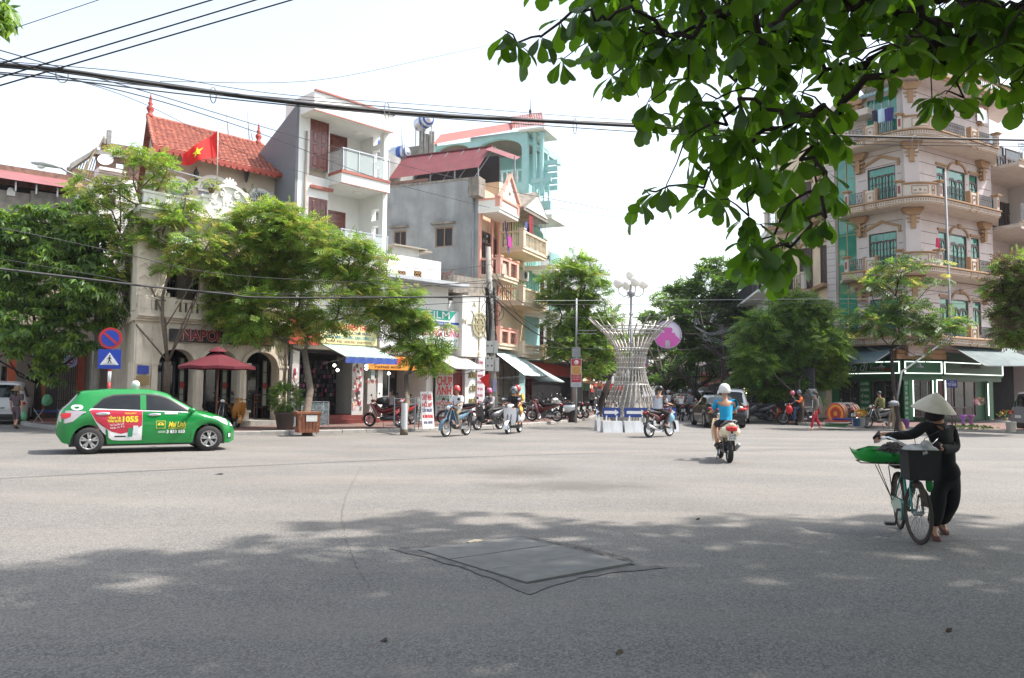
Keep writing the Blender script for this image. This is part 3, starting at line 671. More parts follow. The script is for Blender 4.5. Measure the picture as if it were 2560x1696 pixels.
mb.wall(xd,x1-.02,G0,zsf+.2,doors,.2,rec)
mb.add([(xd,0,G0),(xd,rec,G0),(xd,rec,zsf),(xd,0,zsf)],[(0,1,2,3)])
mb.build('front_wall',mat('bright_white_wall',(.80,.80,.78),.8,var=.03,scale=1,bump=.1,dirt=(.6,.59,.56,.3),dirts=.4),r);mw2=MATS['bright_white_wall']
mb=MB();hs=[]
for k in range(2):
 zq=(L1t,L2t)[k]
 for j in range(3):hs.append((-.45,.05,zq+.3+j*.75,zq+.8+j*.75))
mb.T=MTr((x1,0,0))@MRo(R(90),4,'Z');mb.wall(-.75,rec+.2,G0,zsf+.1,hs,.22,0);mb.T=None
mb.build('fin_wall',mw2,r)
mb=MB();mb.box(x0,x1,-1.1,rec+.1,zsf,zt);mb.build('roof_canopy',mw2,r)
mb=MB();mb.box(x0+.02,x1+.05,-1.16,-1.0,zt,zt+.07);mb.box(x0,x1,-1.105,-1.08,zsf-.05,zsf-.001);mb.build('red_coping',paint((.45,.17,.13),.6),r)
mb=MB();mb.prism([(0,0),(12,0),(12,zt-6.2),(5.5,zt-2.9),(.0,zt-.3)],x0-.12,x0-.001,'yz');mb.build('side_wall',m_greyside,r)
mb=MB();mb.box(x0,x1,rec+.2,12,zt-6.4,zt-6.2);mb.box(x1-.2,x1,1.25,12,0,zt-6.3);mb.build('rear_block',mw2,r)
for k,(lb,lt)in enumerate(((L1b,L1t),(L2b,L2t))):
 mb=MB();mb.box(xd-.0,x1-.02,-.95,rec,lb,lt);s_=mb.build('balcony',mw2,r)
 mb=MB();mb.box(xd-.03,x1-.02,-1.0,-.93,lt-.02,lt+.09);mb.box(xd-.03,xd+.04,-.93,0,lt-.02,lt+.09);mb.box(xd,x1,-.96,-.93,lb-.03,lb-.001);mb.build('edge_band',paint((.45,.17,.13),.6),s_)
 mb=MB();mb.box(xd+.02,x1-.1,-.975,-.96,lt+.12,lt+.95);mb.box(xd,xd+.012,-.95,-.02,lt+.12,lt+.95);mb.build('glass_panel',m_glass,s_)
 mb=MB();mb.bar((xd,-.97,lt+1.0),(x1-.08,-.97,lt+1.0),.06,.04);mb.bar((xd,-.97,lt+1.0),(xd,0,lt+1.0),.05,.04)
 for j in range(4):xx=xd+.03+j*(x1-xd-.15)/3;mb.box(xx-.02,xx+.02,-1.0,-.94,lt+.09,lt+.98)
 mb.build('handrail',m_alu,s_)
 mb=MB();mb.lathe([(.001,-.07),(.17,-.06),(.2,-.02),(.2,0)],16,((xd+x1)/2+.2,0,(zsf if k==0 else L1b)-.001));mb.build('ceiling_lamp',paint((.8,.8,.78)),r)
 shutters(r,*sh[k],.02,rows=4 if k==0 else 4);shutters(r,doors[k][0],doors[k][1],doors[k][2],doors[k][3],rec+.04,leaves=1,rows=4,name='balcony_door')
mb=MB();mb.box(x0+.55,xd+.15,-.14,0,L1b-.25,L1b-.13);mb.build('ledge',paint((.45,.17,.13),.6),r)
mb=MB();mb.box(niche[0]+.03,niche[1]-.03,.17,.199,niche[2]+.03,niche[3]-.03);mb.build('stone_inlay',mat('travertine',(.42,.34,.27),.8,var=.2,wave=('Z',6,(.46,.38,.30))),r)
mb=MB();mb.box(x0-.0,x0+.3,0,3,.1,G0);mb.box(x1-.15,x1,0,3,.1,G0);mb.box(x0,x1,0,.3,3.15,G0);mb.box(x0,x1,2.8,3,.1,G0);mb.build('shopfront',m_white,r)
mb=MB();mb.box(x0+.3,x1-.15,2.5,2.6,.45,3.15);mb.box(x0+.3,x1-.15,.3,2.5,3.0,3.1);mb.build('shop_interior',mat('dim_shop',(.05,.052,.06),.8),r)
mb=MB();mb.box(x0+.2,x1,-.5,2.8,.1,.28).box(x0+.2,x1,-.15,2.8,.28,.45);mb.build('step',mat('red_tile_step',(.22,.05,.04),.5),r)
mb=MB();gm=[paint(c,.4)for c in((.05,.05,.06),(.35,.33,.33),(.30,.03,.08),(.12,.12,.16),(.45,.10,.28),(.08,.09,.12))]
for i in range(520):
 mb.mi=rnd.choices(range(6),(8,3,1,5,1,5))[0];x=uni(x0+.35,x1-.8);z=.75+int(uni(0,11))*.2+uni(-.02,.02);y=rnd.choice((1.6,1.9,2.4));mb.box(x,x+.09,y,y+.03,z-.15,z)
mb.build('hanging_goods',gm,r,kind='stuff')
def display(root,a,b,z0,z1,y,n,bg=(.55,.54,.53)):
 mb=MB();mb.box(a,b,y,y+.06,z0,z1);o=mb.build('display_panel',paint(bg),root);mb=MB();cs=[paint(c,.4)for c in((.75,.72,.70),(.45,.05,.12),(.05,.05,.05),(.65,.45,.35),(.30,.22,.2),(.7,.5,.55))]
 for i in range(n):
  mb.mi=rnd.randrange(6);x=uni(a+.03,b-.14);z=uni(z0+.2,z1-.3);mb.box(x,x+uni(.07,.12),y-.02-rnd.random()*.006,y-.001,z,z+uni(.1,.18))
 mb.build('pinned_cards',cs,o,kind='stuff')
display(r,X(727,960),X(745,960),.5,2.5,-.07,30);display(r,X(877,960),X(905,960),.45,2.75,-.1,46)
bz0,bz1=Z(870,862,-.3),Z(870,811,-.3);ba,bb=X(800,830,-.3),X(941,840,-.3)
mb=MB();mb.box(ba,bb,-.34,-.26,bz0,bz1);b=mb.build('shop_sign',mat('yellow_sign_print',(.74,.69,.40),.5,var=.1,scale=1),r)
h_=bz1-bz0
sign_text(b,'PHỤ KIỆN ĐIỆN THOẠI',.32,(ba+bb)/2,-.345,bz0+h_*.83,(.60,.10,.07),width=(bb-ba)*.8,bold=.01)
sign_text(b,'ỐP LƯNG - BAO DA THỜI TRANG',.18,(ba+bb)/2,-.345,bz0+h_*.55,(.10,.13,.25),width=(bb-ba)*.78)
sign_text(b,'DÁN MÀN HÌNH CẢM ỨNG - KÍNH CƯỜNG LỰC',.19,(ba+bb)/2,-.345,bz0+h_*.33,(.05,.35,.50),width=(bb-ba)*.92)
sign_text(b,'IPHONE - IPAD - SAMSUNG - SMARTPHONE',.14,(ba+bb)/2,-.345,bz0+h_*.12,(.45,.25,.20),width=(bb-ba)*.8)
mb=MB();mb.box(X(722,830,-.3),ba-.03,-.33,-.27,bz0-.1,bz1+.15);mb.build('red_sign_panel',paint((.50,.08,.05)),r)
m_ga=mat('striped_awning_cloth',(.58,.68,.62),.6,var=.06,wave=('X',2.2,(.10,.30,.22)),tl=(.5,.6,.5,.25))
ga=awning(r,FL,X(805,860,-.3),X(932,860,-.3),Z(870,862,-.3)-.03,Z(900,893,-2.0),1.7,m_ga,paint((.06,.12,.42),.7),-.3,shift=.0,wave=.002)
for px,py in((836,914),(844,926),(916,915),(916,922),(972,934)):
 p=FL.at(px,py,-1.2);mb=MB();mb.ball((0,0,0),.06,10,6);
 o=mb.build('lit_bulb',m_lamp,label='lit white bulb hanging under the shop awnings, %s'%{836:'leftmost and high',844:'second from the left and low',916:'in the middle pair, '+('upper' if py==915 else 'lower'),972:'rightmost alone'}[px],cat='light bulb',group='bulbs under the shop awnings',loc=FL.w(p[0],-1.2,p[1]));mb=MB();mb.lathe([(.025,.05),(.03,.11),(.008,.13),(.004,.5)],8);mb.build('lamp_cap',m_blk,o)
tube_root=r
# ---- photo shop and film shop
x0=X(946,900);x1=X(1118,900);r=bld(FL,'photo_shop_building','low photo shop with orange signboard and white upper storey')
zk=Z(1000,705);mb=MB()
mb.box(x0,x0+.25,0,4,.1,3.1);mb.box(X(1066,950),X(1083,950),0,3,.1,3.1);mb.box(x1-.1,x1,0,4,.1,5.5);mb.box(x0,x1,0,.3,3.1,zk);mb.box(x0,x1,.3,6,zk-.25,zk);mb.box(x0,x1,3.5,3.6,.1,3.1)
mb.build('wall',m_white,r)
mb=MB();mb.box(x0-.4,X(1138,720),-1.0,.3,zk,zk+.16);mb.build('canopy_slab',mat('grey_slab',(.5,.52,.54),.8),r)
mb=MB();mb.box(x0-.3,X(1095,690),-.2,.1,zk+.16,zk+1.15);mb.build('upper_wall',m_white,r)
for px in(1004,1044):
 x,z=FL.at(px,692,-.2);mb=MB();mb.box(x-.22,x+.22,-.215,-.2,z-.26,z+.26);o=mb.build('vent_block',m_dark,r);mb=MB()
 for i in range(3):
  for j in range(3):mb.archband(x-.15+i*.15,z-.17+j*.17,.045,.07,-.24,-.215,8,1,0,2*pi)
 mb.build('vent_pattern',paint((.42,.26,.12)),o)
mb=MB();a,b=X(980,650,.3),X(1046,650,.3);zz0,zz1=zk+1.15,Z(1000,618,.3)
rows=[[(a+(b-a)*i/44,.3+(.018 if i%2 else-.018),z)for i in range(45)]for z in(zz0,zz1)];mb.grid(rows);mb.build('corrugated_sheet',paint((.66,.66,.64),.5),r)
mb=MB();mb.box(a-.1,b+.3,0,1.2,zz1,zz1+.05);mb.box(b+.05,b+.5,-.1,1.0,zz1-.1,zz1-.05);mb.build('tin_cover',paint((.42,.38,.32),.8),r)
ya,yb_=Z(1000,926,-.2),Z(1000,893,-.2);sa,sb=X(916,905,-.2),X(1072,905,-.2)
mb=MB();mb.box(sa,sb,-.25,-.1,ya,yb_);o=mb.build('orange_sign',paint((.72,.34,.05)),r)
sign_text(o,'IN MÀU - BIỂN QUẢNG CÁO',.34,(sa+sb)/2+.3,-.255,ya+(yb_-ya)*.62,(.55,.06,.02),width=(sb-sa)*.8,bold=.008)
sign_text(o,'ÉP LỤA ÉP PLASTIC - PHOTO COPY',.14,(sa+sb)/2-.6,-.255,ya+(yb_-ya)*.18,(.10,.04,.02),width=(sb-sa)*.42)
window(r,X(930,970),X(985,970),1.2,3.0,.35,m_alu,m_darkgl,2,1,.05)
mb=MB();mb.box(x0+.25,x1-.1,2.2,2.25,.3,3.0);mb.build('interior',mat('dim_shop2',(.06,.058,.055),.8),r)
mb=MB()
for i in range(22):
 mb.mi=rnd.randrange(3);a=uni(X(985,960)+.1,X(1062,960));z=uni(1.2,2.7);mb.box(a,a+uni(.15,.4),2.15,2.19,z,z+uni(.2,.35))
mb.build('framed_photos',[paint((.35,.33,.3)),paint((.15,.12,.1)),paint((.25,.2,.18))],r)
mb=MB();mb.box(x0,x1,-.15,3.5,.1,.3);mb.build('step',mat('red_tile_step2',(.28,.08,.06),.6),r)
mb=MB();mb.box(X(915,990),X(936,990),-.1,.0,.9,2.0);o=mb.build('notice_board',paint((.45,.44,.42)),r);sign_text(o,'GQ 88 90',.16,X(925,990),-.104,1.85,(.45,.08,.05));mb=MB();mb.box(X(923,940),X(932,940),-.14,-.11,1.95,2.95);o=mb.build('hanging_sign',paint((.52,.52,.50)),r)
sign_text(o,'PHOTO',.2,X(927.5,940),-.145,2.62,(.55,.06,.1),rot=MRo(0,4,'Y'),width=.42);sign_text(o,'ÉP LỤA',.2,X(927.5,950),-.145,2.2,(.03,.30,.2),width=.42)
sa,sb=X(1036,820,-.3),X(1150,820,-.3);z0,z1=Z(1120,872,-.3),Z(1120,778,-.3)
mb=MB();mb.box(sa,sb,-.36,-.26,z0,z1);o=mb.build('film_sign',mat('sign_white',(.72,.73,.72),.4,var=.03),r);H_=z1-z0
mb=MB();mb.prism([(sa,z1-.02),(sb-.3,z1-.02),(sb-.7,z1-H_*.26),(sa,z1-H_*.26)],-.364,-.361);mb.build('teal_band',paint((.02,.36,.27)),o)
mb=MB();mb.prism([(sa+.5,z1-H_*.30),(sb-.7,z1-H_*.30),(sb-.95,z1-H_*.43),(sa+.5,z1-H_*.43)],-.364,-.361);mb.box(sb-.65,sb-.1,-.364,-.361,z1-H_*.36,z1-H_*.30);mb.build('blue_band',paint((.02,.10,.36)),o)
sign_text(o,'FILM',.48,(sa+sb)/2,-.368,z1-H_*.14,(.72,.75,.74),width=1.3);sign_text(o,'DECAL - TEM CO 86',.16,(sa+sb)/2,-.368,z1-H_*.365,(.7,.7,.72),width=1.5)
sign_text(o,'TRƯƠNG TÙNG',.5,(sa+sb)/2,-.365,z1-H_*.60,(.60,.16,.22),width=2.5,bold=.01)
sign_text(o,'GIẤY DÁN KÍNH BẢO NHẬT',.2,(sa+sb)/2,-.365,z1-H_*.80,(.03,.22,.10),width=2.3);sign_text(o,'CHẾ ẢNH GỖ',.2,sb-.9,-.365,z1-H_*.93,(.05,.05,.10),width=1.2)
mb=MB();mb.box(X(948,850,-.3),X(1030,850,-.3),-.34,-.26,Z(1000,872,-.3),Z(1000,832,-.3));o=mb.build('office_sign',MATS['sign_white'],r);sign_text(o,'VĂN PHÒNG PHẨM',.3,X(988,850,-.3),-.345,Z(1000,852,-.3),(.12,.14,.22),width=2.0)
bx0,bx1=X(1081,990),X(1124,990)
mb=MB();mb.box(bx0,bx1,-.22,-.2,.32,2.95);o=mb.build('photo_banner',mat('banner_grey',(.50,.50,.49),.5),r);cx=(bx0+bx1)/2;W_=bx1-bx0
for s_,sz,z_,c_ in(('PHÔ TÔ',.38,2.72,(.55,.03,.02)),('VI TÍNH',.34,2.36,(.55,.03,.02)),('CHỤP',.55,1.93,(.60,.02,.02)),('ẢNH',.50,1.48,(.60,.02,.02)),('LẤY NGAY',.28,1.15,(.02,.28,.15)),('HỒ SƠ',.26,.90,(.55,.03,.02)),('IN - GỬI MAIL',.15,.72,(.08,.08,.1)),('ẢNH CÁC CỠ',.15,.56,(.08,.08,.1)),('IN - ÉP CÁC LOẠI',.14,.42,(.08,.08,.1))):
 sign_text(o,s_,sz,cx,-.222,z_,c_,width=W_*(.86 if sz>.2 else .75),bold=.012 if sz>.3 else .004)
awning(r,FL,X(1075,880,-.1),X(1152,880,-.1),Z(1110,886,-.1),Z(1175,922,-1.9),1.75,mat('white_tarp',(.60,.58,.53),.7,var=.08,tl=(.5,.48,.42,.2)),None,-.1,wave=.003)
# ---- narrow white shop with the compass board
x0=X(1120,900);x1=X(1232,900);r=bld(FL,'compass_shop_building','narrow white drinks shop with a gold compass emblem on its board')
mb=MB();zA=Z(1200,700);ops=[(X(1126,990),X(1162,990),.12,2.55)]
mb.wall(x0,X(1212,950),.1,3.2,ops,.25);mb.box(x0,x1,.0,.3,3.2,zA-1.2);mb.box(x0,x1,2.5,2.6,.1,3.2);mb.build('wall',mat('sign_white',(.72,.73,.72)),r)
mb=MB();mb.box(ops[0][0],ops[0][1],.9,.95,.2,2.5);mb.build('interior',m_dark,r)
mb=MB();a=X(1152,990);mb.box(a,a+.3,.2,.3,.15,2.5);mb.box(a-.45,a,.22,.28,.15,2.5);mb.build('red_door',mat('red_door_wood',(.20,.02,.02),.4),r)
sign_text(r,'CKNES',.52,X(1150,925),-.03,2.86,(.42,.33,.13),depth=.06,width=X(1171,925)-X(1131,925),bold=.01);sign_text(r,'7',.5,X(1182,925),-.03,2.86,(.12,.10,.08),depth=.04)
for s_,z_ in(('BÔNG',2.25),('CÂY',1.6),('NGÔ',.98)):sign_text(r,s_,.40,X(1181,990),-.03,z_,(.36,.30,.12),depth=.05,width=.55 if s_=='BÔNG' else .42)
mb=MB();a,b=X(1190,990),X(1206,990);mb.box(a,b,-.06,-.03,.32,3.05);o=mb.build('pink_lettered_board',paint((.60,.58,.60)),r)
for i,s_ in enumerate(('VI TÍNH','IN MÀU','PHOTOCOPY','ÉP PLASTIC','ÉP LỤA','ÉP DẺO','SCAN','SỔ ĐIỆN')):sign_text(o,s_,.15,(a+b)/2,-.063,2.88-i*.32,(.50,.10,.18),width=(b-a)*(.8 if len(s_)>5 else .6),bold=.006)
sa,sb=X(1152,820,-.5),X(1216,820,-.5);z0,z1=Z(1185,893,-.5),Z(1185,742,-.5)
mb=MB();mb.box(sa,sb,-.6,.1,z0,z1);o=mb.build('compass_board',mat('board_white',(.76,.75,.72),.5,var=.03,dirt=(.5,.48,.42,.3)),r)
gold=paint((.46,.42,.26),.45);cx,cz=(sa+sb)/2+.25,(z0+z1)/2+.1;mb=MB()
for r0,r1,rs in((.52,.60,1.25),(.30,.36,1.25)):mb.archband(cx,cz,r0*.8,r1*.8,-.66,-.6,28,rs,0,2*pi)
for k in range(8):a=k*pi/4;mb.bar((cx,-.63,cz),(cx+.66*.8*cos(a),-.63,cz+.66*sin(a)),.05,.05)
for a,ln in((0,.9),(pi/2,1.35),(-pi/2,1.25),(pi,.95)):mb.prism([(cx-.07*sin(a),cz+.07*cos(a)),(cx+ln*.8*cos(a),cz+ln*sin(a)),(cx+.07*sin(a),cz-.07*cos(a))],-.64,-.6)
for k in range(4):
 a=pi/4+k*pi/2;mb.prism([(cx-.05*sin(a),cz+.05*cos(a)),(cx+.72*cos(a),cz+.95*sin(a)),(cx+.05*sin(a),cz-.05*cos(a))],-.63,-.6)
mb.build('compass_emblem',gold,o)
for s_,dx,dz_ in(('N',-.95,.1),('E',0,-1.45),('A',-.35,.95),('O',.2,1.6)):sign_text(o,s_,.34,cx+dx,-.61,cz+dz_,gold,depth=.04)
mb=MB();mb.box(X(1120,700,.6),X(1228,700,.6),.2,2.5,zA-.75,zA+.1);mb.box(X(1150,740,.2),X(1232,740,.2),-.4,2.5,zA-.95,zA-.74);mb.build('old_slab',m_mould,r)
mb=MB()
for i in range(60):
 a=V((X(uni(1085,1150),690,1),uni(.6,1.4),zA+uni(-.4,.3)));mb.bar(a,a+V((uni(-.7,.7),uni(-.3,.3),uni(-.35,.35))),.02)
mb.build('rusty_bars',mat('rust',(.20,.07,.04),.9),r)
_ye=yb0=1.05
kl_=FL.at(365,300,4.6)[0]-cafe_xr0;kr_=FL.at(664,358,4.6)[0]-FL.at(705,427,1.05)[0];xend=FL.at(705,427,1.05)[0]
for o in cafe_root.children_recursive:
 if o.type!='MESH':continue
 for v in o.data.vertices:
  if v.co.y>1.06:
   t=min(1,max(0,(v.co.x-cafe_xr0)/(xend-cafe_xr0)));v.co.x+=(kl_*(1-t)+kr_*t)*(v.co.y-1.05)/3.55*(1 if v.co.z>0 else 1)
mb=MB();q=[(666,356,4.3),(677,368,4.0),(722,424,1.0),(704,427,1.0)];P=[(FL.at(a,b,c)[0],c,FL.at(a,b,c)[1])for a,b,c in q]
mb.add(P+[(a,b,c-.05)for a,b,c in P],[(0,1,2,3),(7,6,5,4),(0,4,5,1),(1,5,6,2),(2,6,7,3),(3,7,4,0)]);mb.build('flashing_sheet',m_alu,cafe_root)
# ================================================================ GREY CORNER HOUSE AND ITS NEIGHBOURS
F2=Fac(-1.77,40.0,66.8)
FSd=Fac(-1.77-.919*9,40.0+.394*9,-23.2)
r=bld(FSd,'grey_corner_house','grey rendered house with blank side wall, maroon tin shed and pink balconies')
sx=lambda px,py=600,o=0:FSd.at(px,py,o)[0]
sz=lambda px,py,o=0:FSd.at(px,py,o)[1]
xl=sx(966,470);ztl,ztr=sz(966,476),sz(1190,448)
wins=[(sx(984),sx(1016),sz(1000,618),sz(1000,577)),(sx(1088),sx(1132),sz(1110,618),sz(1110,568))]
zt=ztr
mb=MB();mb.wall(2.0,9.0,0,ztl-.05,wins,.25);mb.prism([(2.0,ztl-.05),(9,ztl-.05),(9,ztr),(xl,ztl+.1),(2.0,ztl+.1)],0,.25)
mb.box(2.0,2.2,.25,9,0,ztl);mb.build('side_wall',m_grey,r)
mb=MB();mb.prism([(xl,ztl+.1),(9.05,ztr),(9.05,ztr+.12),(xl,ztl+.22)],-.03,.28);mb.build('wall_coping',m_mould,r)
for k,wv in enumerate(wins):
 window(r,*wv,.05,paint((.36,.25,.17),.5),mat('window_shade',(.045,.05,.055),.3),2,1,.07)
 mb=MB();mb.box(wv[0]-.15,wv[1]+.15,-.3,.0,wv[3]+.12,wv[3]+.22);mb.build('window_hood',m_mould,r)
z0,z1=sz(1080,450),sz(1080,399);a,b,b2=sx(967,420),sx(1195,410),sx(1238,420)
mb=MB();mb.box(2.2,xl+.05,-.02,3.0,ztl-.1,sz(955,382));mb.build('roof_block',m_grey,r)
za,zb_=sz(970,450,.2),sz(970,399,1.6);zc_=sz(1195,420,.2);n=90;mb=MB()
for k in range(1):
 rows=[[(a+(b-a)*i/n,.1,(za+(zc_-za)*i/n))for i in range(n+1)],[(a+(b-a)*i/n,1.6+.03*(i%2),zb_+.02*(i%2))for i in range(n+1)]]
 rows[0]=[(x,y+.03*(i%2),z+.02*(i%2))for i,(x,y,z)in enumerate(rows[0])];mb.grid(rows)
mb.prism([(a,zb_),(a,zb_+.06),(b+.05,zb_+.06),(b+.05,zb_)],1.55,1.75)
rows=[[(b+.0,1.6,zb_),(b+1.6,1.0,zc_+.35)],[(b,.1,zc_),(b+1.6,.1,zc_-.45)]]
n2=24;mb.grid([[(b+1.7*i/n2,1.6+.03*(i%2),zb_-.75*i/n2)for i in range(n2+1)],[(b+1.7*i/n2,.9+.03*(i%2),zb_-.35-.75*i/n2)for i in range(n2+1)]])
mb.build('tin_roof',m_redtin,r);mb=MB()
for px in(1070,1131,1190):x=sx(px,450);mb.bar((x,.25,ztl),(x,.25,zc_+.1),.06)
mb.bar((b+1.65,.9,ztr),(b+1.65,.9,zb_-.9),.07)
for i in range(5):x=sx(1010+40*i,450);mb.bar((x,.4,ztl+.1),(x+.9,1.4,zb_-.1),.04)
mb.build('shed_frame',m_galv,r);mb=MB();mb.box(a,b-.1,2.9,3.0,ztl,zb_-.1);mb.build('shed_back',mat('shed_dark',(.05,.05,.055),.8),r)
mb=MB();mb.box(a,sx(1068,460),.02,.24,ztl+.24,ztl+.42);mb.build('brick_course',m_brick,r)
def tank(px,py,rad,ln,label,dist,ang=-18,stand=1.0):
 p=D(px,py,dist);t=thing('water_tank',label,'water tank',(p.x,p.y,p.z),R(ang),'steel water tanks on the roofs')
 mb=MB();mb.lathe([(.02,0),(rad*.55,-.02),(rad*.9,.10),(rad,.22),(rad,ln-.2),(rad*.9,ln-.08),(rad*.5,ln),(.02,ln)],24,(0,0,0),'y');mb.build('tank_shell',mat('brushed_steel',(.62,.64,.68),.32,metal=.75,var=.1,scale=4),t)
 mb=MB();mb.lathe([(rad*.62,-.012),(rad*.86,.07)],24,(0,0,0),'y');mb.lathe([(rad+.004,.25),(rad+.004,.55)],24,(0,0,0),'y');mb.build('blue_band',paint((.06,.14,.42)),t)
 mb=MB();mb.lathe([(.02,-.06),(rad*.3,-.05),(rad*.33,-.02)],16,(0,0,0),'y');mb.build('end_cap',mat('brushed_steel',(.6,.6,.6)),t)
 mb=MB()
 for y in(.3,ln-.3):
  mb.bar((-rad*.8,y,-rad*.75),(rad*.8,y,-rad*.75),.05);mb.bar((-rad*.7,y,-rad*.75),(-rad*.7,y,-rad-stand),.05);mb.bar((rad*.7,y,-rad*.75),(rad*.7,y,-rad-stand),.05)
 mb.build('tank_stand',m_galv,t)
tank(958,362,.42,1.5,'steel water tank lying at the left end of the grey roof',44.0,60,.5)
tank(1020,381,.42,1.5,'steel water tank lying just above the maroon tin shed',43.6,60,.5)
tank(1072,297,.46,1.6,'steel water tank highest up, on a frame beside the teal terrace',49.5,30,1.0)
for px,py,h in((1052,345,30),(1065,352,24),(1078,340,36)):
 p=D(px,py,50.5)
mb=MB();p=D(1058,400,50.8)
for i,(px,zt_)in enumerate(((1057,326),(1068,336),(1082,330))):
 a_=D(px,zt_,51);mb.box(a_.x-.22,a_.x+.1,50.9,51.3,D(px,400,51).z,a_.z)
q0,q1=D(1000,362,50.6),D(1090,350,50.6);mb.prism([(q0.x,q0.z-1.6),(q1.x,q0.z-1.8),(q1.x,q1.z),(q0.x,q0.z)],51.3,54);mb.build('rooftop_wall',m_conc,label='bare concrete stub walls on the roof under the highest water tank',cat='wall')
# ---- facade of the grey house (peach), the cream house and the mint house: local y out of the avenue
def fx(px,py=700,o=0):return F2.at(px,py,o)[0]
def fz(px,py,o=0):return F2.at(px,py,o)[1]
m_peach=mat('peach_wall',(.72,.56,.43),.85,var=.05,bump=.1,dirt=(.4,.32,.25,.3));m_balc=mat('balcony_cream',(.74,.64,.50),.85,var=.05,bump=.15,dirt=(.36,.32,.27,.45),dirts=.9)
xa,xb,xc,xe=0.0,fx(1246,700),fx(1312,700),fx(1350,700)
r=bld(F2,'peach_front_house','peach fronted house with pink pediment balcony next to the grey wall')
ztA=fz(1215,520,0)
mb=MB();mb.box(.02,.2,-.02,.4,3.6,fz(1192,500));mb.box(.27,xb,.2,9,3.4,fz(1215,470));mb.box(.0,.25,0,.3,.1,3.5);mb.build('wall',m_peach,r)
def balc(root,x0,x1,zb,zt,proj,kind,side=True,m=m_balc,trim=m_pink,y0=0.0,nb=.16,mid=None):
 mb=MB();mb.box(x0,x1,y0-proj,y0,zb,zb+.16);mb.box(x0-.03,x1+.03,y0-proj-.05,y0,zb+.16,zb+.28);o=mb.build('balcony',m,root)
 mb=MB();mb.box(x0-.03,x1+.03,y0-proj-.055,y0-proj+.12,zt-.1,zt);mb.box(x0-.03,x0+.12,y0-proj+.12,y0,zt-.1,zt);mb.box(x1-.12,x1+.03,y0-proj+.12,y0,zt-.1,zt)
 xs=[x0+.1,x1-.1]+([(x0+x1)/2]if mid is None else mid)
 for x in xs:mb.box(x-.14,x+.14,y0-proj-.07,y0-proj+.2,zb+.27,zt+.05);mb.box(x-.18,x+.18,y0-proj-.1,y0-proj+.23,zt+.05,zt+.12)
 mb.build('balcony_rail',trim,o);mb=MB()
 if kind=='baluster':
  balusters(mb,(x0+.2,y0-proj+.03,0),(x1-.2,y0-proj+.03,0),zb+.28,zt-.1,nb);balusters(mb,(x0+.04,y0-proj+.2,0),(x0+.04,y0,0),zb+.28,zt-.1,nb)
  mb.build('balusters',m,o,kind='stuff')
 else:
  rails(mb,(x0+.2,y0-proj+.03,0),(x1-.2,y0-proj+.03,0),zb+.35,zt-.12,.13);rails(mb,(x0+.04,y0-proj+.2,0),(x0+.04,y0,0),zb+.35,zt-.12,.13);mb.build('iron_rail',m_iron,o,kind='stuff')
  if kind=='solid':pass
 return o
P=1.15
lv=[(fz(1225,690,-P),fz(1225,634,-P)),(fz(1225,868,-P),fz(1225,818,-P))]
balc(r,.15,xb-.1,lv[0][0],lv[0][1],P,'iron');balc(r,.15,xb-.1,lv[1][0],lv[1][1],P,'iron')
zb_,ztt=fz(1253,532,-P),fz(1253,496,-P);o=balc(r,.0,xb-.05,zb_,ztt,P,'none',mid=[],m=m_white,trim=m_pink)
mb=MB();mb.box(.05,xb-.1,-P-.02,-P+.08,zb_+.28,ztt-.1);c_=(xb)/2
mb.prism([(c_-1.25,ztt),(c_+1.25,ztt),(c_,ztt+1.35)],-P-.02,-P+.1);mb.box(0,.1,-P,0,zb_+.28,ztt-.1);mb.build('pediment',m_white,o)
mb=MB();mb.bar((c_-1.4,-P-.06,ztt-.02),(c_,-P-.06,ztt+1.45),.14,.16);mb.bar((c_+1.4,-P-.06,ztt-.02),(c_,-P-.06,ztt+1.45),.14,.16);mb.box(c_-1.35,c_+1.35,-P-.08,-P-.02,ztt-.06,ztt+.06)
for i in range(5):
 for sgn in(-1,1):t=(i+.7)/6.2;mb.box(c_+sgn*1.25*(1-t)-.05,c_+sgn*1.25*(1-t)+.05,-P-.05,-P-.02,ztt+1.35*t-.16,ztt+1.35*t-.02)
mb.build('pediment_moulding',m_pink,o)
mb=MB();mb.lathe([(.01,0),(.10,.02),(.13,.05),(.13,.06)],14,(c_,-P-.085,ztt+.5),'y');mb.build('oval_emblem',gold,o)
mb=MB();mb.box(-.6,.15,-.3,.3,fz(1196,496),fz(1196,449));mb.build('parapet_end',m_mould,r)
for k in(0,1):
 zz=lv[k][0]+.3;window(r,.35,1.45,zz,zz+2.3,-.02,mat('brown_door',(.13,.05,.035),.45),m_darkgl,2,4,.07,top=.5,mw=.03);window(r,1.7,xb-.35,zz,zz+2.2,-.02,MATS['brown_door'],m_darkgl,2,4,.07,mw=.03)
mb=MB();
for x in(1.57,xb-.12,.12):mb.box(x-.09,x+.09,-.10,0,lv[1][0],zb_)
mb.build('pilaster',m_pink,r)
mb=MB();x=.35;zz=fz(1206,524);mb.box(x,x+.75,-.42,-.05,zz-.27,zz+.27);o=mb.build('air_conditioner',paint((.62,.63,.62),.5),r,label='pale air conditioner box');mb=MB();mb.archband(x+.28,zz,.02,.20,-.435,-.42,14,1,0,2*pi);mb.build('fan_grille',m_blk,o)
mb=MB();rows=[[(.55+.5*t+.1*sin(s*5)*t,-P-.1+.03*sin(s*19),lv[0][1]+2.0-1.7*t-.35*s*(1-t)+.2*s)for s in(0,.15,.3,.45,.6,.75,.9)]for t in(0,.2,.4,.6,.8,1)];mb.smooth=True;mb.grid(rows)
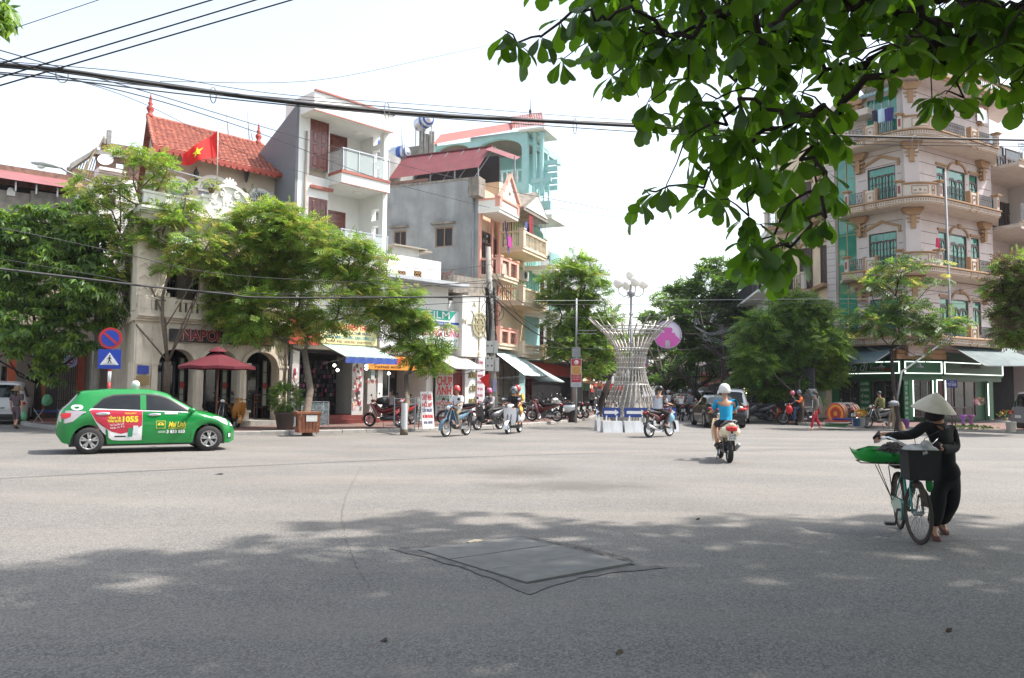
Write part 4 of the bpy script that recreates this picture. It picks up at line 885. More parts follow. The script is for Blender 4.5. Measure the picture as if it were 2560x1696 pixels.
mb.build('hung_cloth',paint((.13,.10,.34),.8),label='purple cloth tied and hanging on the peach balcony',cat='cloth');bpy.data.objects['hung_cloth'].location=F2.o;bpy.data.objects['hung_cloth'].rotation_euler=(0,0,F2.a)
mb=MB();mb.box(0,xb+.3,1.8,1.9,.1,3.5);mb.build('interior',mat('dim_shop',(.05,.05,.05)),r)
mb=MB();mb.box(xb*.25,xb*.92,-.12,-.02,2.75,3.35);o=mb.build('shop_sign',paint((.04,.12,.28)),r);sign_text(o,'LÊ MINH',.36,xb*.58,-.13,3.05,(.62,.10,.05),width=1.7)
mb=MB();mb.box(.25,.34,-.3,0,.3,3.2);mb.box(.34,xb,0.02,.1,3.36,3.5);mb.build('shop_trim',paint((.20,.03,.04)),r)
mb=MB()
for i in range(30):mb.box(1.0,2.5,.30+.012*(i%2),.34,.3+i*.085,.3+(i+.9)*.085)
mb.build('roller_shutter',paint((.22,.20,.17),.5),r,kind='stuff')
awning(r,F2,.0,3.2,fz(1248,878,0)+.5,fz(1250,934,-2.4),2.5,mat('tin_awning',(.42,.50,.50),.4,metal=.3,var=.15,dirt=(.25,.24,.22,.5)),None,0,wave=.018,shift=.3)
r=bld(F2,'cream_balcony_house','cream house with white baluster balconies in the middle of three')
mb=MB();zt_=fz(1280,500,0);mb.box(xb,xc,0,9,3.3,zt_+.6);mb.box(xb,xb+.22,0,.3,.1,3.3);mb.box(xb-.02,xb+.2,-.06,0,3.3,zt_);mb.build('wall',m_cream,r)
for px,yb_,yt_ in((1300,625,572),(1300,761,716),(1300,892,858)):
 o=balc(r,xb+.1,xc-.1,fz(px,yb_,-P-.2),fz(px,yt_,-P-.2),P+.2,'baluster',mid=[],trim=m_balc,nb=.2)
mb=MB();zz=fz(1275,500,-P);pts=[(xb,zz-.3),(xc,zz-.3),(xc,zz-.1),((xb+xc)/2,zz+1.1),(xb,zz-.1)];mb.prism(pts,-P-.3,.2);mb.build('eave',m_mould,r)
mb=MB();pts=[(xb+.25,zz-.1),(xc-.25,zz-.1),((xb+xc)/2,zz+.8)];mb.prism(pts,-P-.34,-P-.3);mb.build('eave_panel',m_white,r)
for k,(px,y_)in enumerate(((1300,625),(1300,761))):
 zz=fz(px,y_,-P-.2)+.3;window(r,xb+.5,xb+1.7,zz,zz+2.2,-.03,MATS['brown_door'],m_darkgl,2,4,.07);window(r,xb+2.0,xc-.3,zz,zz+2.2,-.03,m_mint,m_darkgl,2,4,.07)
mb=MB();zz=fz(1300,625,-P-.2)+1.2
mb.grid([[(xb+.9+.55*s+.03*sin(9*t),-P-.25+.02*sin(s*14),zz+1.5-1.6*t)for s in(0,.25,.5,.75,1)]for t in(0,.3,.6,1)]);mb.build('red_curtain',paint((.30,.015,.03),.8),r)
mb=MB();rails(mb,(xb+1.6,-P-.2,0),(xc-.2,-P-.2,0),fz(1300,572,-P-.2),fz(1300,515,-P-.2),.2,.01,False);mb.build('window_cage',m_galv,r,kind='stuff')
mb=MB()
for i in range(4):
 x=xb+.4+i*(xc-xb-.6)/4;mb.box(x,x+.55,.12,.2,.2,3.0)
mb.box(xb,xc,.9,1,.1,3.3);mb.build('shop_doors',paint((.48,.46,.42),.6),r)
mb=MB();rows=[[(xb+2.2+1.0*s,-.7+.05*sin(s*25),2.6-1.9*t)for s in[i/10 for i in range(11)]]for t in(0,.5,1)];mb.grid(rows);mb.build('red_garments',mat('red_garment_pattern',(.20,.02,.04),.8,var=.7,scale=14),r)
awning(r,F2,xb+.2,xc+.5,fz(1290,905,0)+.1,fz(1290,950,-2.2),2.3,mat('tin_awning',(.4,.5,.5)),None,0,wave=.018)
r=bld(F2,'mint_house','mint green and teal house with a roofed terrace on top')
zt5=fz(1330,465,0);mb=MB();mb.box(xc,xe,0,9,3.4,zt5);mb.box(xc,xe,.8,.9,.1,3.4);mb.build('wall',m_teal,r)
for px,yb_,yt_ in((1330,655,612),(1330,775,735)):
 zb_,zt_=fz(px,yb_,-P-.4),fz(px,yt_,-P-.4);mb=MB()
 pts=[(xc,-.0),(xc,-P-.4)]+[(xc+.9*sin(t),-P-.4-.25*sin(2*t))for t in(.3,.6,.9,1.2)]+[(xe,-P-.2),(xe,0)]
 mb.prism(pts,zb_,zb_+.25,'xy');o=mb.build('balcony',m_white,r);mb=MB();sweep(mb,pts[1:-1],[(0,zb_+.25),(.02,zb_+.25),(.05,zt_),(-.06,zt_),(-.05,zb_+.25)]);mb.build('parapet',m_teal,o)
 window(r,xc+.3,xe-.2,zb_+.3,zb_+2.5,-.03,m_mint,m_green_gl,3,3,.07);mb=MB();mb.archband((xc+xe)/2,zb_+2.3,(xe-xc)*.42,(xe-xc)*.5,-.25,0,10,.35);mb.build('arch_hood',m_mint,r)
zz=fz(1330,520,-P);mb=MB();mb.box(xc,xe,-P-.5,0,zz-.25,zz);mb.build('terrace_slab',m_white,r)
zlo=sz(1200,470,5.2);FT=Fac(*(F2.w(xc,0)-V((.919,-.394,0))*9).xy,-23.2)
tx=lambda px,py=400:FT.at(px,py)[0]
tz=lambda px,py:FT.at(px,py)[1]
X0,X1,X2=tx(1085),tx(1176,400),tx(1318,400)
za_,zc1,zc2=tz(1240,445),tz(1110,350),tz(1240,318)
mb=MB();T0=MTr(FT.o-F2.o);rootT=thing('teal_roof_terrace','teal arched roof terrace under a red tin roof above the balcony houses','roof terrace',FT.o,FT.a)
ztop_=tz(1318,326);zfl=tz(1318,462);zal=tz(1176,392)
mb.arch(X1+.25,X2-.35,tz(1240,380),ztop_,.3,rise=.75,n=14);mb.arch(X0,X1-.02,tz(1130,385),ztop_-.25,.3,rise=.6,n=12)
mb.box(X1-.02,X1+.25,0,.3,zfl-1.5,ztop_);mb.box(X2-.35,X2,0,.3,zfl-2.5,ztop_);mb.box(X2-.3,X2,.3,6,ztop_-.5,ztop_);mb.build('arched_wall',m_teal,rootT)
mb=MB();mb.box(X0-.6,X2,3.4,3.6,zfl+.4,ztop_-.3);mb.build('back_wall',m_teal,rootT)
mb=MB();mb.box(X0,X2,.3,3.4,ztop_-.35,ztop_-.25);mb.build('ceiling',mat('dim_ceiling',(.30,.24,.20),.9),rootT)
mb=MB();mb.box(X1+.25,X2-.35,.05,.2,zfl-.1,zfl+.25);mb.box(X1-.5,X2-.35,.02,.24,zfl+.9,zfl+1.0);mb.build('terrace_parapet',m_teal,rootT)
mb=MB();balusters(mb,(X1-.4,.12,0),(X2-.5,.12,0),zfl+.25,zfl+.9,.3,.08);mb.build('balusters',m_white,rootT,kind='stuff')
n=70;xa_,xb_=tx(1085),tx(1282,320);mb=MB();mb.grid([[(xa_+(xb_-xa_)*i/n,-.2,ztop_-.2+.25*i/n+.03*(i%2))for i in range(n+1)],[(xa_+(xb_-xa_)*i/n-.5,1.7,ztop_+1.05+.15*i/n+.03*(i%2))for i in range(n+1)]]);mb.build('tin_roof',mat('faded_red_tin',(.52,.17,.14),.6,var=.12),rootT)
mb=MB();xa_,xb_=tx(1284,320),tx(1376,320);rows_=9;cols_=14
for k in range(rows_):
 mb.grid([[(xa_-1.2*(k+kk*1.15)/rows_+(xb_-xa_-.2)*j/(cols_*2),-.3+2.6*(k+kk*1.15)/rows_,ztop_+.05+1.75*(k+kk*1.15)/rows_+(.05 if j%2 else 0)+(.03 if kk==0 else 0))for j in range(cols_*2+1)]for kk in(0,1)])
mb.build('roof_tiles',m_redtile,rootT,kind='stuff')
mb=MB();mb.box(xa_+.4,xb_-.3,-.2,2.2,ztop_-.08,ztop_+.03);mb.build('soffit',m_white,rootT)
mb=MB();mb.lathe([(.12,0),(.05,.2),(.1,.35),(.03,.5),(.01,1.2)],8,((xa_+xb_)/2-1.0,2.2,ztop_+1.6));mb.build('finial',m_iron,rootT)
for px in(1338,1356):x=tx(px,420);mb=MB();mb.lathe([(.18,zfl-.6),(.14,zfl-.5),(.13,ztop_-.4),(.2,ztop_-.2),(.2,ztop_-.05)],12,(x-.2,.4,0));mb.build('column',m_teal,rootT)
mb=MB();
for k in range(5):mb.box(tx(1345,420),tx(1386,420),.5,.7,tz(1370,470)+k*.38,tz(1370,470)+k*.38+.25)
mb.build('louvre_wall',m_teal,rootT);mb=MB();x_,y_=tx(1335,450),tx(1385,450);mb.box(x_,y_,-.5,-.38,tz(1350,462),tz(1350,452));balusters(mb,(x_,-.44,0),(y_,-.44,0),tz(1350,510),tz(1350,462),.25,.07);mb.box(x_-.1,y_,-.55,-.3,tz(1350,530),tz(1350,510));mb.build('terrace_balustrade',m_teal,rootT,kind='stuff')
p=D(1255,460,44)
def house_block(name,label,a,b,dep,h,m,floors,win=None,kind='house',roofm=None,winm=None,balcony=True):
 "a plainer street house between two ground points; windows and balconies on each floor"
 a,b=V((a[0],a[1],0)),V((b[0],b[1],0));d=b-a;F=Fac(a.x,a.y,math.degrees(math.atan2(d.y,d.x)));W=d.length;r=thing(name,label,kind,F.o,F.a)
 fh=(h-.0)/floors;mb=MB();mb.box(0,W,0,dep,.05,h);mb.box(-.05,W+.05,-.15,.3,h,h+.35);mb.build('wall',m,r)
 nb=max(1,int(W/1.9))
 for f in range(1,floors):
  for i in range(nb):
   x=W*(i+.5)/nb;window(r,x-.5,x+.5,f*fh+.35,f*fh+min(2.3,fh*.72),-.04,m_dwood,winm or m_darkgl,2,2,.07)
  if balcony and(f%2 or balcony==2):
   o=MB().box(.1,W-.1,-1.0,0,f*fh,f*fh+.14).build('balcony',m,r);q=MB();rails(q,(.15,-.96,0),(W-.15,-.96,0),f*fh+.14,f*fh+1.0,.16,.01,False);q.build('iron_rail',m_iron,o,kind='stuff')
 q=MB().box(.2,W-.2,-.06,0,.15,fh*.72).build('shop_opening',m_dark,r);MB().box(.1,W-.1,-.16,-.02,fh*.74,fh*.95).build('signboard',paint([(.45,.06,.05),(.08,.15,.38),(.55,.5,.42),(.05,.28,.14)][int(abs(a.y))%4]),r)
 return r
e=F2.w(xe,0);cols=[m_grey,m_cream,m_rb,m_peach,m_white,m_cream]
names=['tall grey','narrow cream','pale pink','peach','plain white','long cream']
pts=[e,V((5.6,63,0)),V((6.9,72,0)),V((8.2,84,0)),V((10.2,100,0)),V((13.5,125,0)),V((20,190,0))]
for i in range(6):
 house_block('street_house','%s avenue house, number %s along the left side beyond the mint house'%(names[i],['one','two','three','four','five','six'][i]),pts[i]+V((.02,0,0))+(V((-.7,.3,0))if i==0 else V()),pts[i+1],8,[10.5,9.0,9.5,8,9,9][i],cols[i],3+(i%2),balcony=(i<3),roofm=None)
# ================================================================ FAR LEFT: side street corner behind the trees
F5=Fac(-20.8,35.0,40)
lx=lambda px,py=900,o=0:F5.at(px,py,o)[0]
lz=lambda px,py,o=0:F5.at(px,py,o)[1]
r=bld(F5,'terracotta_house','low house with terracotta tiled pillars, folding grilles and a weathered concrete balcony')
x0,x1=lx(-150),lx(232)
mb=MB();z2=lz(120,640);mb.box(x0,x1,0,8,3.6,z2);mb.box(x0,x1,1.2,1.3,.1,3.6);mb.build('wall',mat('aged_wall',(.42,.36,.30),.9,var=.12,bump=.3,dirt=(.18,.16,.13,.6)),r)
for px,w_,m_ in((104,.32,(.42,.10,.035)),(112,.10,(.58,.34,.12)),(203,.28,(.36,.08,.04)),(30,.3,(.40,.10,.04))):
 x=lx(px);mb=MB()
 nn=8
 for k in range(nn):mb.box(x-w_/2,x+w_/2,-.12,.1,.12+k*.44,.12+(k+1)*.44-.012)
 mb.box(x-w_/2+.01,x+w_/2-.01,-.11,.1,.12,3.6);mb.build('tiled_pillar',paint(m_,.45),r)
mb=MB();mb.box(lx(20),lx(210),-.2,.1,3.05,3.55);mb.build('orange_fascia',paint((.42,.12,.05)),r)
for a_,b_ in((118,148),(150,200)):
 mb=MB();a,b=lx(a_),lx(b_);n=14 if b_<150 else 9
 for i in range(n+1):x=a+(b-a)*i/n;mb.bar((x,.3+.04*(i%2),.12),(x,.3+.04*(i%2),3.0),.03)
 for z in(.9,1.7,2.5):mb.bar((a,.3,z),(b,.3,z),.03)
 mb.build('folding_grille',mat('grille_grey',(.12,.12,.125),.6),r)
z3=lz(100,500,-1.0);z4=lz(100,455,-1.0)
mb=MB();mb.box(x0,lx(78,480,-1),-1.0,0,lz(60,545,-1),lz(60,535,-1));mb.box(x0,lx(78,480,-1),-1.0,-.85,lz(60,545,-1),lz(40,480,-1));mb.box(lx(78,480,-1.1),lx(235,500,-1.1),-1.1,-.9,lz(150,560,-1.1),lz(150,487,-1.1));mb.build('concrete_balcony',m_mould,r)
mb=MB();x=lx(28,470,-1);mb.box(x-.15,x+.15,-1.05,-.75,lz(28,490,-1),lz(28,478,-1));mb.ball((x,-.9,lz(28,475,-1)),.12);mb.build('ball_finial',m_white,r)
mb=MB();za,zb_,zc_=lz(0,427,-1.4),lz(0,432,0),lz(200,465,-1.4);n=100;a,b=lx(-60,440,-1.4),lx(228,450,-1.4);mb.grid([[(a+(b-a)*i/n,-1.6,za-.35+.02*(i%2))for i in range(n+1)],[(a+(b-a)*i/n,.8,za+.55+.02*(i%2))for i in range(n+1)]]);mb.build('tin_roof',mat('faded_tin',(.36,.15,.15),.6,var=.15),r)
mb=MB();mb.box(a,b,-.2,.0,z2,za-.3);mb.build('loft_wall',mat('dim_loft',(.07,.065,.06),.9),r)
mb=MB()
for px in(-10,40,92,145,196):x=lx(px,450,-1.5);mb.bar((x,-1.5,lz(100,487,-1.5)),(x,-1.5,za-.38),.06)
mb.build('shed_post',m_galv,r,kind='stuff')
mb=MB();mb.box(a,lx(180,440),.8,1.0,za-.2,lz(70,422,.8));mb.build('brick_parapet',m_brick,r)
for px in(45,62):window(r,lx(px-30),lx(px-16),1.1,2.4,1.15,m_iron,m_darkgl,1,1)
r=bld(F5,'white_gap_house','white house with a heavy cornice standing between the terracotta house and the cafe')
x0,x1=lx(232),lx(352);zt_=lz(250,436,0);mb=MB();mb.box(x0,x1+1,.2,9,3.4,zt_);mb.box(x0,x1,2.4,2.5,.1,3.4);mb.box(x0+.0,x0+.3,.2,.6,.1,3.4);mb.build('wall',m_white,r);mb=MB();z=zt_
for o_,h in((.1,.1),(.22,.1),(.34,.14)):mb.box(x0-.1,lx(296),.2-o_,.8,z+.001,z+h);z+=h
mb.build('cornice',m_white,r)
window(r,lx(262,490),lx(292,490),lz(280,520),lz(280,484),.16,m_dwood,m_darkgl,2,2)
mb=MB();rr=[[(lx(285),.1-.3*k,3.3-.5*k),(lx(345),.1-.3*k,3.9-.5*k)]for k in(0,4)];mb.grid(rr);mb.build('small_tin_roof',m_redtin,r)
mb=MB();mb.bar((lx(288),0,2.75),(lx(336),0,2.75),.06);mb.bar((lx(336),0,.1),(lx(336),0,3.0),.06);mb.build('awning_frame',m_galv,r)
for px,py,yo,tl in((176,904,-.35,'round white and purple cafe sign hanging in front of the dark grille'),(293,914,-.3,'round cafe sign half hidden behind the pedestrian crossing sign')):
 x,z=F5.at(px,py,yo);t=thing('round_shop_sign',tl,'sign',F5.w(x,yo,z),F5.a,'round cafe signs');q=MB()
 q.prism(circ(.27,32),-.03,.03);q.build('disc',paint((.55,.55,.72),.4),t)
 q=MB()
 for k in range(16):a_=k*pi/8;q.prism([(.235*cos(a_)+c[0],.235*sin(a_)+c[1])for c in circ(.018,8)],-.036,-.031)
 q.archband(0,0,.17,.20,-.036,-.031,24,1,0,2*pi);q.build('blue_marks',paint((.05,.05,.30)),t);q=MB();q.prism(circ(.14,24),-.04,-.031);q.build('centre_disc',paint((.16,.03,.07)),t);sign_text(t,'Café',.12,0,-.045,0,(.6,.5,.5));sign_text(t,'*',.14,0,-.045,.06,(.6,.5,.5))
 q=MB();q.bar((-.4,0,.42),(.4,0,.42),.03);q.bar((.25,0,.42),(.25,0,.1),.02);q.bar((-.1,0,.42),(-.1,0,.25),.02);q.build('bracket',m_galv,t)
F6=Fac(*D(175,430,52).xy,34);r=thing('unfinished_brick_building','unfinished brick building with concrete beams and props, behind the white house','building',F6.o,F6.a)
ux=lambda px,py=420:F6.at(px,py)[0]
uz=lambda px,py:F6.at(px,py)[1]
mb=MB();mb.wall(ux(240),ux(400),4,uz(290,395),[(ux(290),ux(310),uz(300,422),uz(300,408))],.3);mb.box(ux(250),ux(345),.0,.3,uz(300,384),uz(300,362));mb.box(0,ux(250),2.5,2.8,4,uz(200,400));mb.build('brick_wall',m_brick,r)
mb=MB();mb.box(ux(230),ux(400),-.25,.6,uz(290,395),uz(290,384));mb.box(ux(264),ux(275),-.1,.3,uz(270,362),uz(270,326));mb.box(ux(256),ux(262),-.1,.3,uz(270,362),uz(270,348));mb.prism([(0,uz(176,410)),(ux(238),uz(238,372)),(ux(238),uz(238,380)),(0,uz(176,425))],-.2,1.0);mb.build('concrete_beams',m_conc,r)
mb=MB()
for i in range(9):x=ux(180+i*7);mb.bar((x,.1,uz(200,455)),(x+.4,.1,uz(180+i*7,408-i*3)),.06)
mb.bar((ux(200),-.3,uz(200,450)),(ux(238),-.3,uz(238,372)),.12);mb.bar((ux(244),-.3,uz(244,370)),(ux(256),-.3,uz(256,344)),.10);mb.build('timber_props',mat('raw_timber',(.34,.27,.17),.9,var=.2),r)
p=D(264,399,50);t=thing('satellite_dish','pale satellite dish on the roof edge left of the tiled gable','satellite dish',p,R(20));mb=MB();mb.T=MRo(R(62),4,'X')@MRo(R(0),4,'Y');mb.lathe([(.01,-.12),(.25,-.09),(.45,0),(.46,.01)],20);mb.build('dish',m_white,t);mb=MB();mb.bar((0,.1,0),(0,.3,-.9),.05);mb.build('dish_arm',m_galv,t)
for i,(px,y0_,y1_)in enumerate(((567,340,287),(619,350,279),(627,350,325),(1003,400,312),(1010,400,345))):
 a,b=D(px+4,y0_,42),D(px,y1_,42);MB().tube([a,b],.025,5).build('roof_antenna',m_galv,label='thin metal rod standing on the roofs, %s'%('tall one behind the tiled ridge','tallest one beside the grey wall','short one beside the grey wall','tall one above the water tanks','shorter one above the water tanks')[i],cat='antenna',group='thin rods on the roofs')
# ================================================================ RIGHT CORNER BUILDING
Cc=V((20.8,41.0,0));aL=-53.8;uL=V((cos(R(aL)),sin(R(aL)),0));Lf=6.2
FA=Fac((Cc-uL*Lf).x,(Cc-uL*Lf).y,aL);FB=Fac(Cc.x,Cc.y,31.3)
def proj(p):
 q=ROT.to_3x3().transposed()@(V(p)-V((0,0,CAMZ)));return 1280+FOC*q.x/-q.z,848-FOC*q.y/-q.z
A_=lambda px,py,o=0:FA.at(px,py,o)
B_=lambda px,py,o=0:FB.at(px,py,o)
TOPS=[5.2,8.78,12.35,15.85];SL=1.12
r=thing('corner_building','pale pink corner building with curved ochre trimmed balconies and green glass','building',(0,0,0))
xg0,xg1=A_(2071,700)[0],A_(2093,700)[0];xs1=A_(2143,600)[0];ztA=18.0
def T_(F):return MTr(F.o)@MRo(F.a,4,'Z')
opsA,opsB=[],[]
wl=[]
for f in range(4):
 zb=TOPS[f]-SL+.18
 if f<3:a,b=A_(2171,560)[0],A_(2241,560)[0];wl.append(('A',a,b,zb+.55,zb+2.35,'wood'))
 else:a,b=A_(2163,260)[0],A_(2243,260)[0];wl.append(('A',a,b,zb+.5,zb+2.75,'alu'))
 if f<3:
  for p0,p1,st in((2343,2365,'nar'),(2373,2414,'arch'),(2424,2445,'nar')):wl.append(('B',B_(p0,500)[0],B_(p1,500)[0],zb+(.0 if st=='arch' else .6),zb+2.45,st))
 else:wl.append(('B',B_(2324,240)[0],B_(2354,240)[0],zb+.9,zb+2.5,'alu'))
opsA=[w_[1:5]for w_ in wl if w_[0]=='A'];opsB=[w_[1:5]for w_ in wl if w_[0]=='B']
xBend=B_(2482,600)[0]
mb=MB();mb.T=T_(FA);mb.wall(xs1,Lf,3.6,ztA,opsA,.25);mb.box(xg0,xg1,-.12,.2,3.4,ztA-.4);mb.wall(xg1,xs1,3.5,ztA,[(xg1+.02,xs1-.02,3.9,15.2)],.2);mb.box(xg0,xg0+.2,.2,8,0,ztA-.5)
mb.T=T_(FB);mb.wall(0,xBend,3.6,ztA,opsB,.25);mb.box(xBend-.2,xBend,.25,8,0,ztA);mb.T=None
mb.build('wall',m_rb,r)
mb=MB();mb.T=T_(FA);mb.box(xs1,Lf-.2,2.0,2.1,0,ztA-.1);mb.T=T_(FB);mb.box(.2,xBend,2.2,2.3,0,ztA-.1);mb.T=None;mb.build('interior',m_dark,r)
mb=MB()
for F,a,b,ops in((FA,xs1+.1,Lf-.5,opsA),(FB,.5,xBend-.1,opsB)):
 mb.T=T_(F);z=3.9
 while z<ztA-.3:
  segs=[(a,b)]
  for o_ in ops:
   if o_[2]-.05<z<o_[3]+.05:segs=[q for s_ in segs for q in((s_[0],min(s_[1],o_[0]-.08)),(max(s_[0],o_[1]+.08),s_[1]))]
  for s_ in segs:
   if s_[1]-s_[0]>.08:mb.box(s_[0],s_[1],-.004,0,z,z+.03)
  z+=.62
for i in range(40):mb.T=T_(FA);mb.box(xg0+.02,xg1-.02,-.125,-.12,3.7+i*.36,3.72+i*.36)
mb.T=None;mb.build('wall_joints',m_brn,r,kind='stuff')
def winset(par,F,w_):
 fl,a,b,z0,z1,st=w_
 if st=='alu':o=window(par,a,b,z0,z1,.05,paint((.62,.63,.63),.4),m_green_gl,4 if fl=='A' else 2,2,.05,mw=0,top=.0)
 elif st=='wood':o=window(par,a,b,z0,z1,.05,m_dwood,m_green_gl,4,3,.055,top=.42,arch=True)
 elif st=='arch':o=window(par,a,b,z0,z1,.05,m_dwood,m_green_gl,2,5,.06,top=.5,arch=True)
 else:o=window(par,a,b,z0,z1,.05,m_dwood,m_green_gl,1,4,.06,top=.4,arch=True)
 o.location=F.o;o.rotation_euler=(0,0,F.a)
for w_ in wl:winset(r,FA if w_[0]=='A' else FB,w_)
mb=MB();mb.T=None
o=window(r,xg1+.02,xs1-.02,3.9,15.2,.04,paint((.50,.40,.24),.5),m_green_gl,2,7,.05,mw=0,label='tall green glazed stair window');o.location=FA.o;o.rotation_euler=(0,0,FA.a)
mb=MB()
for w_ in wl:
 fl,a,b,z0,z1,st=w_;mb.T=T_(FA if fl=='A' else FB)
 if st=='wood':
  c=(a+b)/2;mb.prism([(a-.25,z1+.12),(c,z1+.50),(b+.25,z1+.12),(b+.25,z1+.26),(c,z1+.66),(a-.25,z1+.26)],-.09,-.001);mb.box(a-.25,a-.12,-.08,-.001,z1-.1,z1+.12);mb.box(b+.12,b+.25,-.08,-.001,z1-.1,z1+.12)
 if st=='arch':
  mb.archband((a+b)/2,z1-.1,(b-a)/2+.02,(b-a)/2+.16,-.08,-.001,12,.6);mb.box((a+b)/2-.12,(a+b)/2+.12,-.12,0,z1+.34,z1+.56)
 if st=='nar':mb.box(a-.1,b+.1,-.08,-.001,z1+.04,z1+.16)
for f in range(4):
 zt=(TOPS+[19.3])[f+1]-SL if f<3 else ztA-.1
 for F,x in((FB,.0),(FA,xs1+.22),(FB,B_(2452,500)[0])):
  mb.T=T_(F)if x else MTr(Cc)@MRo(R(-11),4,'Z')
  for k in range(3):mb.box(x-.34+.06*k,x+.34-.06*k,-.22+.04*k,.1,zt-.62-k*.20,zt-.52-k*.20)
  mb.prism([(x-.32,zt-.40),(x+.32,zt-.40),(x+.5,zt-.14),(x+.5,zt-.02),(x-.5,zt-.02),(x-.5,zt-.14)],-.32,.1)
  mb.box(x-.12,x+.12,-.25,.1,zt-1.1,zt-.4)
mb.T=None;mb.build('ochre_trim',m_tan,r,kind='stuff')
mb=MB();mb.T=MTr(Cc)@MRo(R(-11),4,'Z');mb.box(-.36,.36,-.16,.4,3.5,ztA);mb.T=None;mb.build('corner_pilaster',m_rb,r)
def bpath(off,x0,x1,rad=1.6):
 P0=FA.w(x0,-off);P3=FB.w(x1,-off)
 d1,d2=FA.u,FB.u;M2=Matrix(((d1.x,-d2.x),(d1.y,-d2.y))).inverted();q=FB.w(0,-off)-FA.w(0,-off);st=M2@V((q.x,q.y));I=FA.w(0,-off)+d1*st[0]
 a,b=I-d1*rad,I+d2*rad;out=[P0,a-d1*.001]
 for i in range(1,12):t=i/12;out.append(a*(1-t)**2+I*2*t*(1-t)+b*t*t)
 out+=[b,P3];return resample([V(p)for p in out],.08)+[P3]
m_bw=mat('balcony_pale',(.62,.56,.50),.8,var=.05,dirt=(.35,.28,.2,.5),dirts=.9,bump=.15)
def poff(path,off):
 out=[]
 for i,p in enumerate(path):
  d=(path[min(i+1,len(path)-1)]-path[max(i-1,0)]).normalized();out.append(p+V((d.y,-d.x,0))*off)
 return out
for f,zt in enumerate(TOPS):
 zb=zt-SL;pt=bpath(1.15,A_(2108,700,-1.15)[0],B_(2498,600,-1.15)[0]);inner=[FB.w(B_(2498,600)[0],.02),Cc,FA.w(A_(2108,700)[0]-.2,.02)]
 bo=thing('balcony',None,None)if False else None
 mb=MB();mb.prism([(p.x,p.y)for p in pt]+[(p.x,p.y)for p in inner],zb,zb+.16,'xy');bal=mb.build('balcony',m_bw,r)
 mb=MB();sweep(mb,pt,[(-.02,zb-.02),(.06,zb),(.06,zb+.06),(.13,zb+.10),(.13,zb+.30),(-.02,zb+.32)]);mb.build('cornice',m_bw,bal)
 mb=MB();sweep(mb,pt,[(.02,zb+.32),(.20,zb+.33),(.20,zb+.40),(.10,zb+.44),(-.02,zb+.44)]);sweep(mb,pt,[(.0,zb+.0),(.08,zb-.01),(.08,zb+.03),(.0,zb+.05)])
 cum=[0]
 for a,b in zip(pt,pt[1:]):cum.append(cum[-1]+(b-a).length)
 n_=int(cum[-1]/.13);q1=poff(pt,.132)
 rs=resample(q1,.13)
 for a,b in zip(rs,rs[1:]):m_=(a+b)/2;d_=(b-a).normalized();mb.bar(m_+V((0,0,zb+.14)),m_+V((0,0,zb+.26)),.02,.055,up=d_)
 mb.build('ochre_bands',m_tan,bal)
 pxs=[proj(p+V((0,0,zt)))[0]for p in pt]
 def sub(a,b):return[p for p,x in zip(pt,pxs)if a<=x<=b]
 def at_px(a):k=min(range(len(pt)),key=lambda i:abs(pxs[i]-a));d_=(pt[min(k+1,len(pt)-1)]-pt[max(k-1,0)]).normalized();return pt[k],d_
 s_=sub(2255,2342);mb=MB();sweep(mb,s_,[(-.08,zb+.44),(.02,zb+.44),(.02,zt-.1),(-.08,zt-.1)]);mb.build('curved_parapet',m_bw,bal)
 mb=MB();sweep(mb,s_,[(-.10,zt-.1),(.05,zt-.1),(.10,zt-.04),(.10,zt),(-.10,zt)])
 for a,b in((2262,2274),(2278,2322),(2326,2337)):
  q=poff(sub(a,b),.022)
  if len(q)>2:
   for z in(zb+.52,zt-.2):sweep(mb,q,[(0,z),(.02,z),(.02,z+.035),(0,z+.035)])
   for p in(q[0],q[-1]):mb.bar(p+V((0,0,zb+.52)),p+V((0,0,zt-.17)),.035)
   c=q[len(q)//2];mb.ball((c.x,c.y,(zb+zt)/2+.17),.06,8,5,(1,1,1.1))
   if b-a>30:
    for g in(len(q)//4,3*len(q)//4):mb.ball((q[g].x,q[g].y,(zb+zt)/2+.14),.05,8,5,(1.5,1.5,.6))
 mb.build('parapet_trim',m_tan,bal)
 mb=MB();m2=MB();m3=MB()
 for px,wd in((2118,.2),(2249,.22),(2348,.22),(2490,.22)):
  p,d_=at_px(px);mb.bar(p+V((0,0,zb+.44)),p+V((0,0,zt+.02)),wd,wd,up=d_);m2.bar(p+V((0,0,zt+.02)),p+V((0,0,zt+.09)),wd+.12,wd+.12,up=d_);m2.bar(p+V((0,0,zt+.09)),p+V((0,0,zt+.15)),wd+.22,wd+.22,up=d_)
  nn=V((d_.y,-d_.x,0));m3.bar(p+nn*(wd/2+.01)+V((0,0,zb+.58)),p+nn*(wd/2+.01)+V((0,0,zt-.14)),.015,wd*.55,up=d_)
 for px,wd in((2176,.52),(2430,.52)):
  p,d_=at_px(px);nn=V((d_.y,-d_.x,0));mb.bar(p+V((0,0,zb+.1)),p+V((0,0,zt-.08)),.22,wd,up=d_)
  for sg in(-1,1):c=p+d_*sg*(wd/2+.06);m2.bar(c+V((0,0,zb+.0)),c+V((0,0,zt+.0)),.26,.12,up=d_)
  q=p+nn*.12;m2.ball((q.x,q.y,(zb+zt)/2+.1),.055,8,5,(1,1,1.5));m2.bar(q-d_*.12+V((0,0,zb+.38)),q+d_*.12+V((0,0,zb+.38)),.03)
  for z in(zb+.25,zt-.22):m2.bar(q-d_*.18+V((0,0,z)),q+d_*.18+V((0,0,z)),.025)
  for sg in(-1,1):m2.bar(q+d_*.18*sg+V((0,0,zb+.25)),q+d_*.18*sg+V((0,0,zt-.22)),.025)
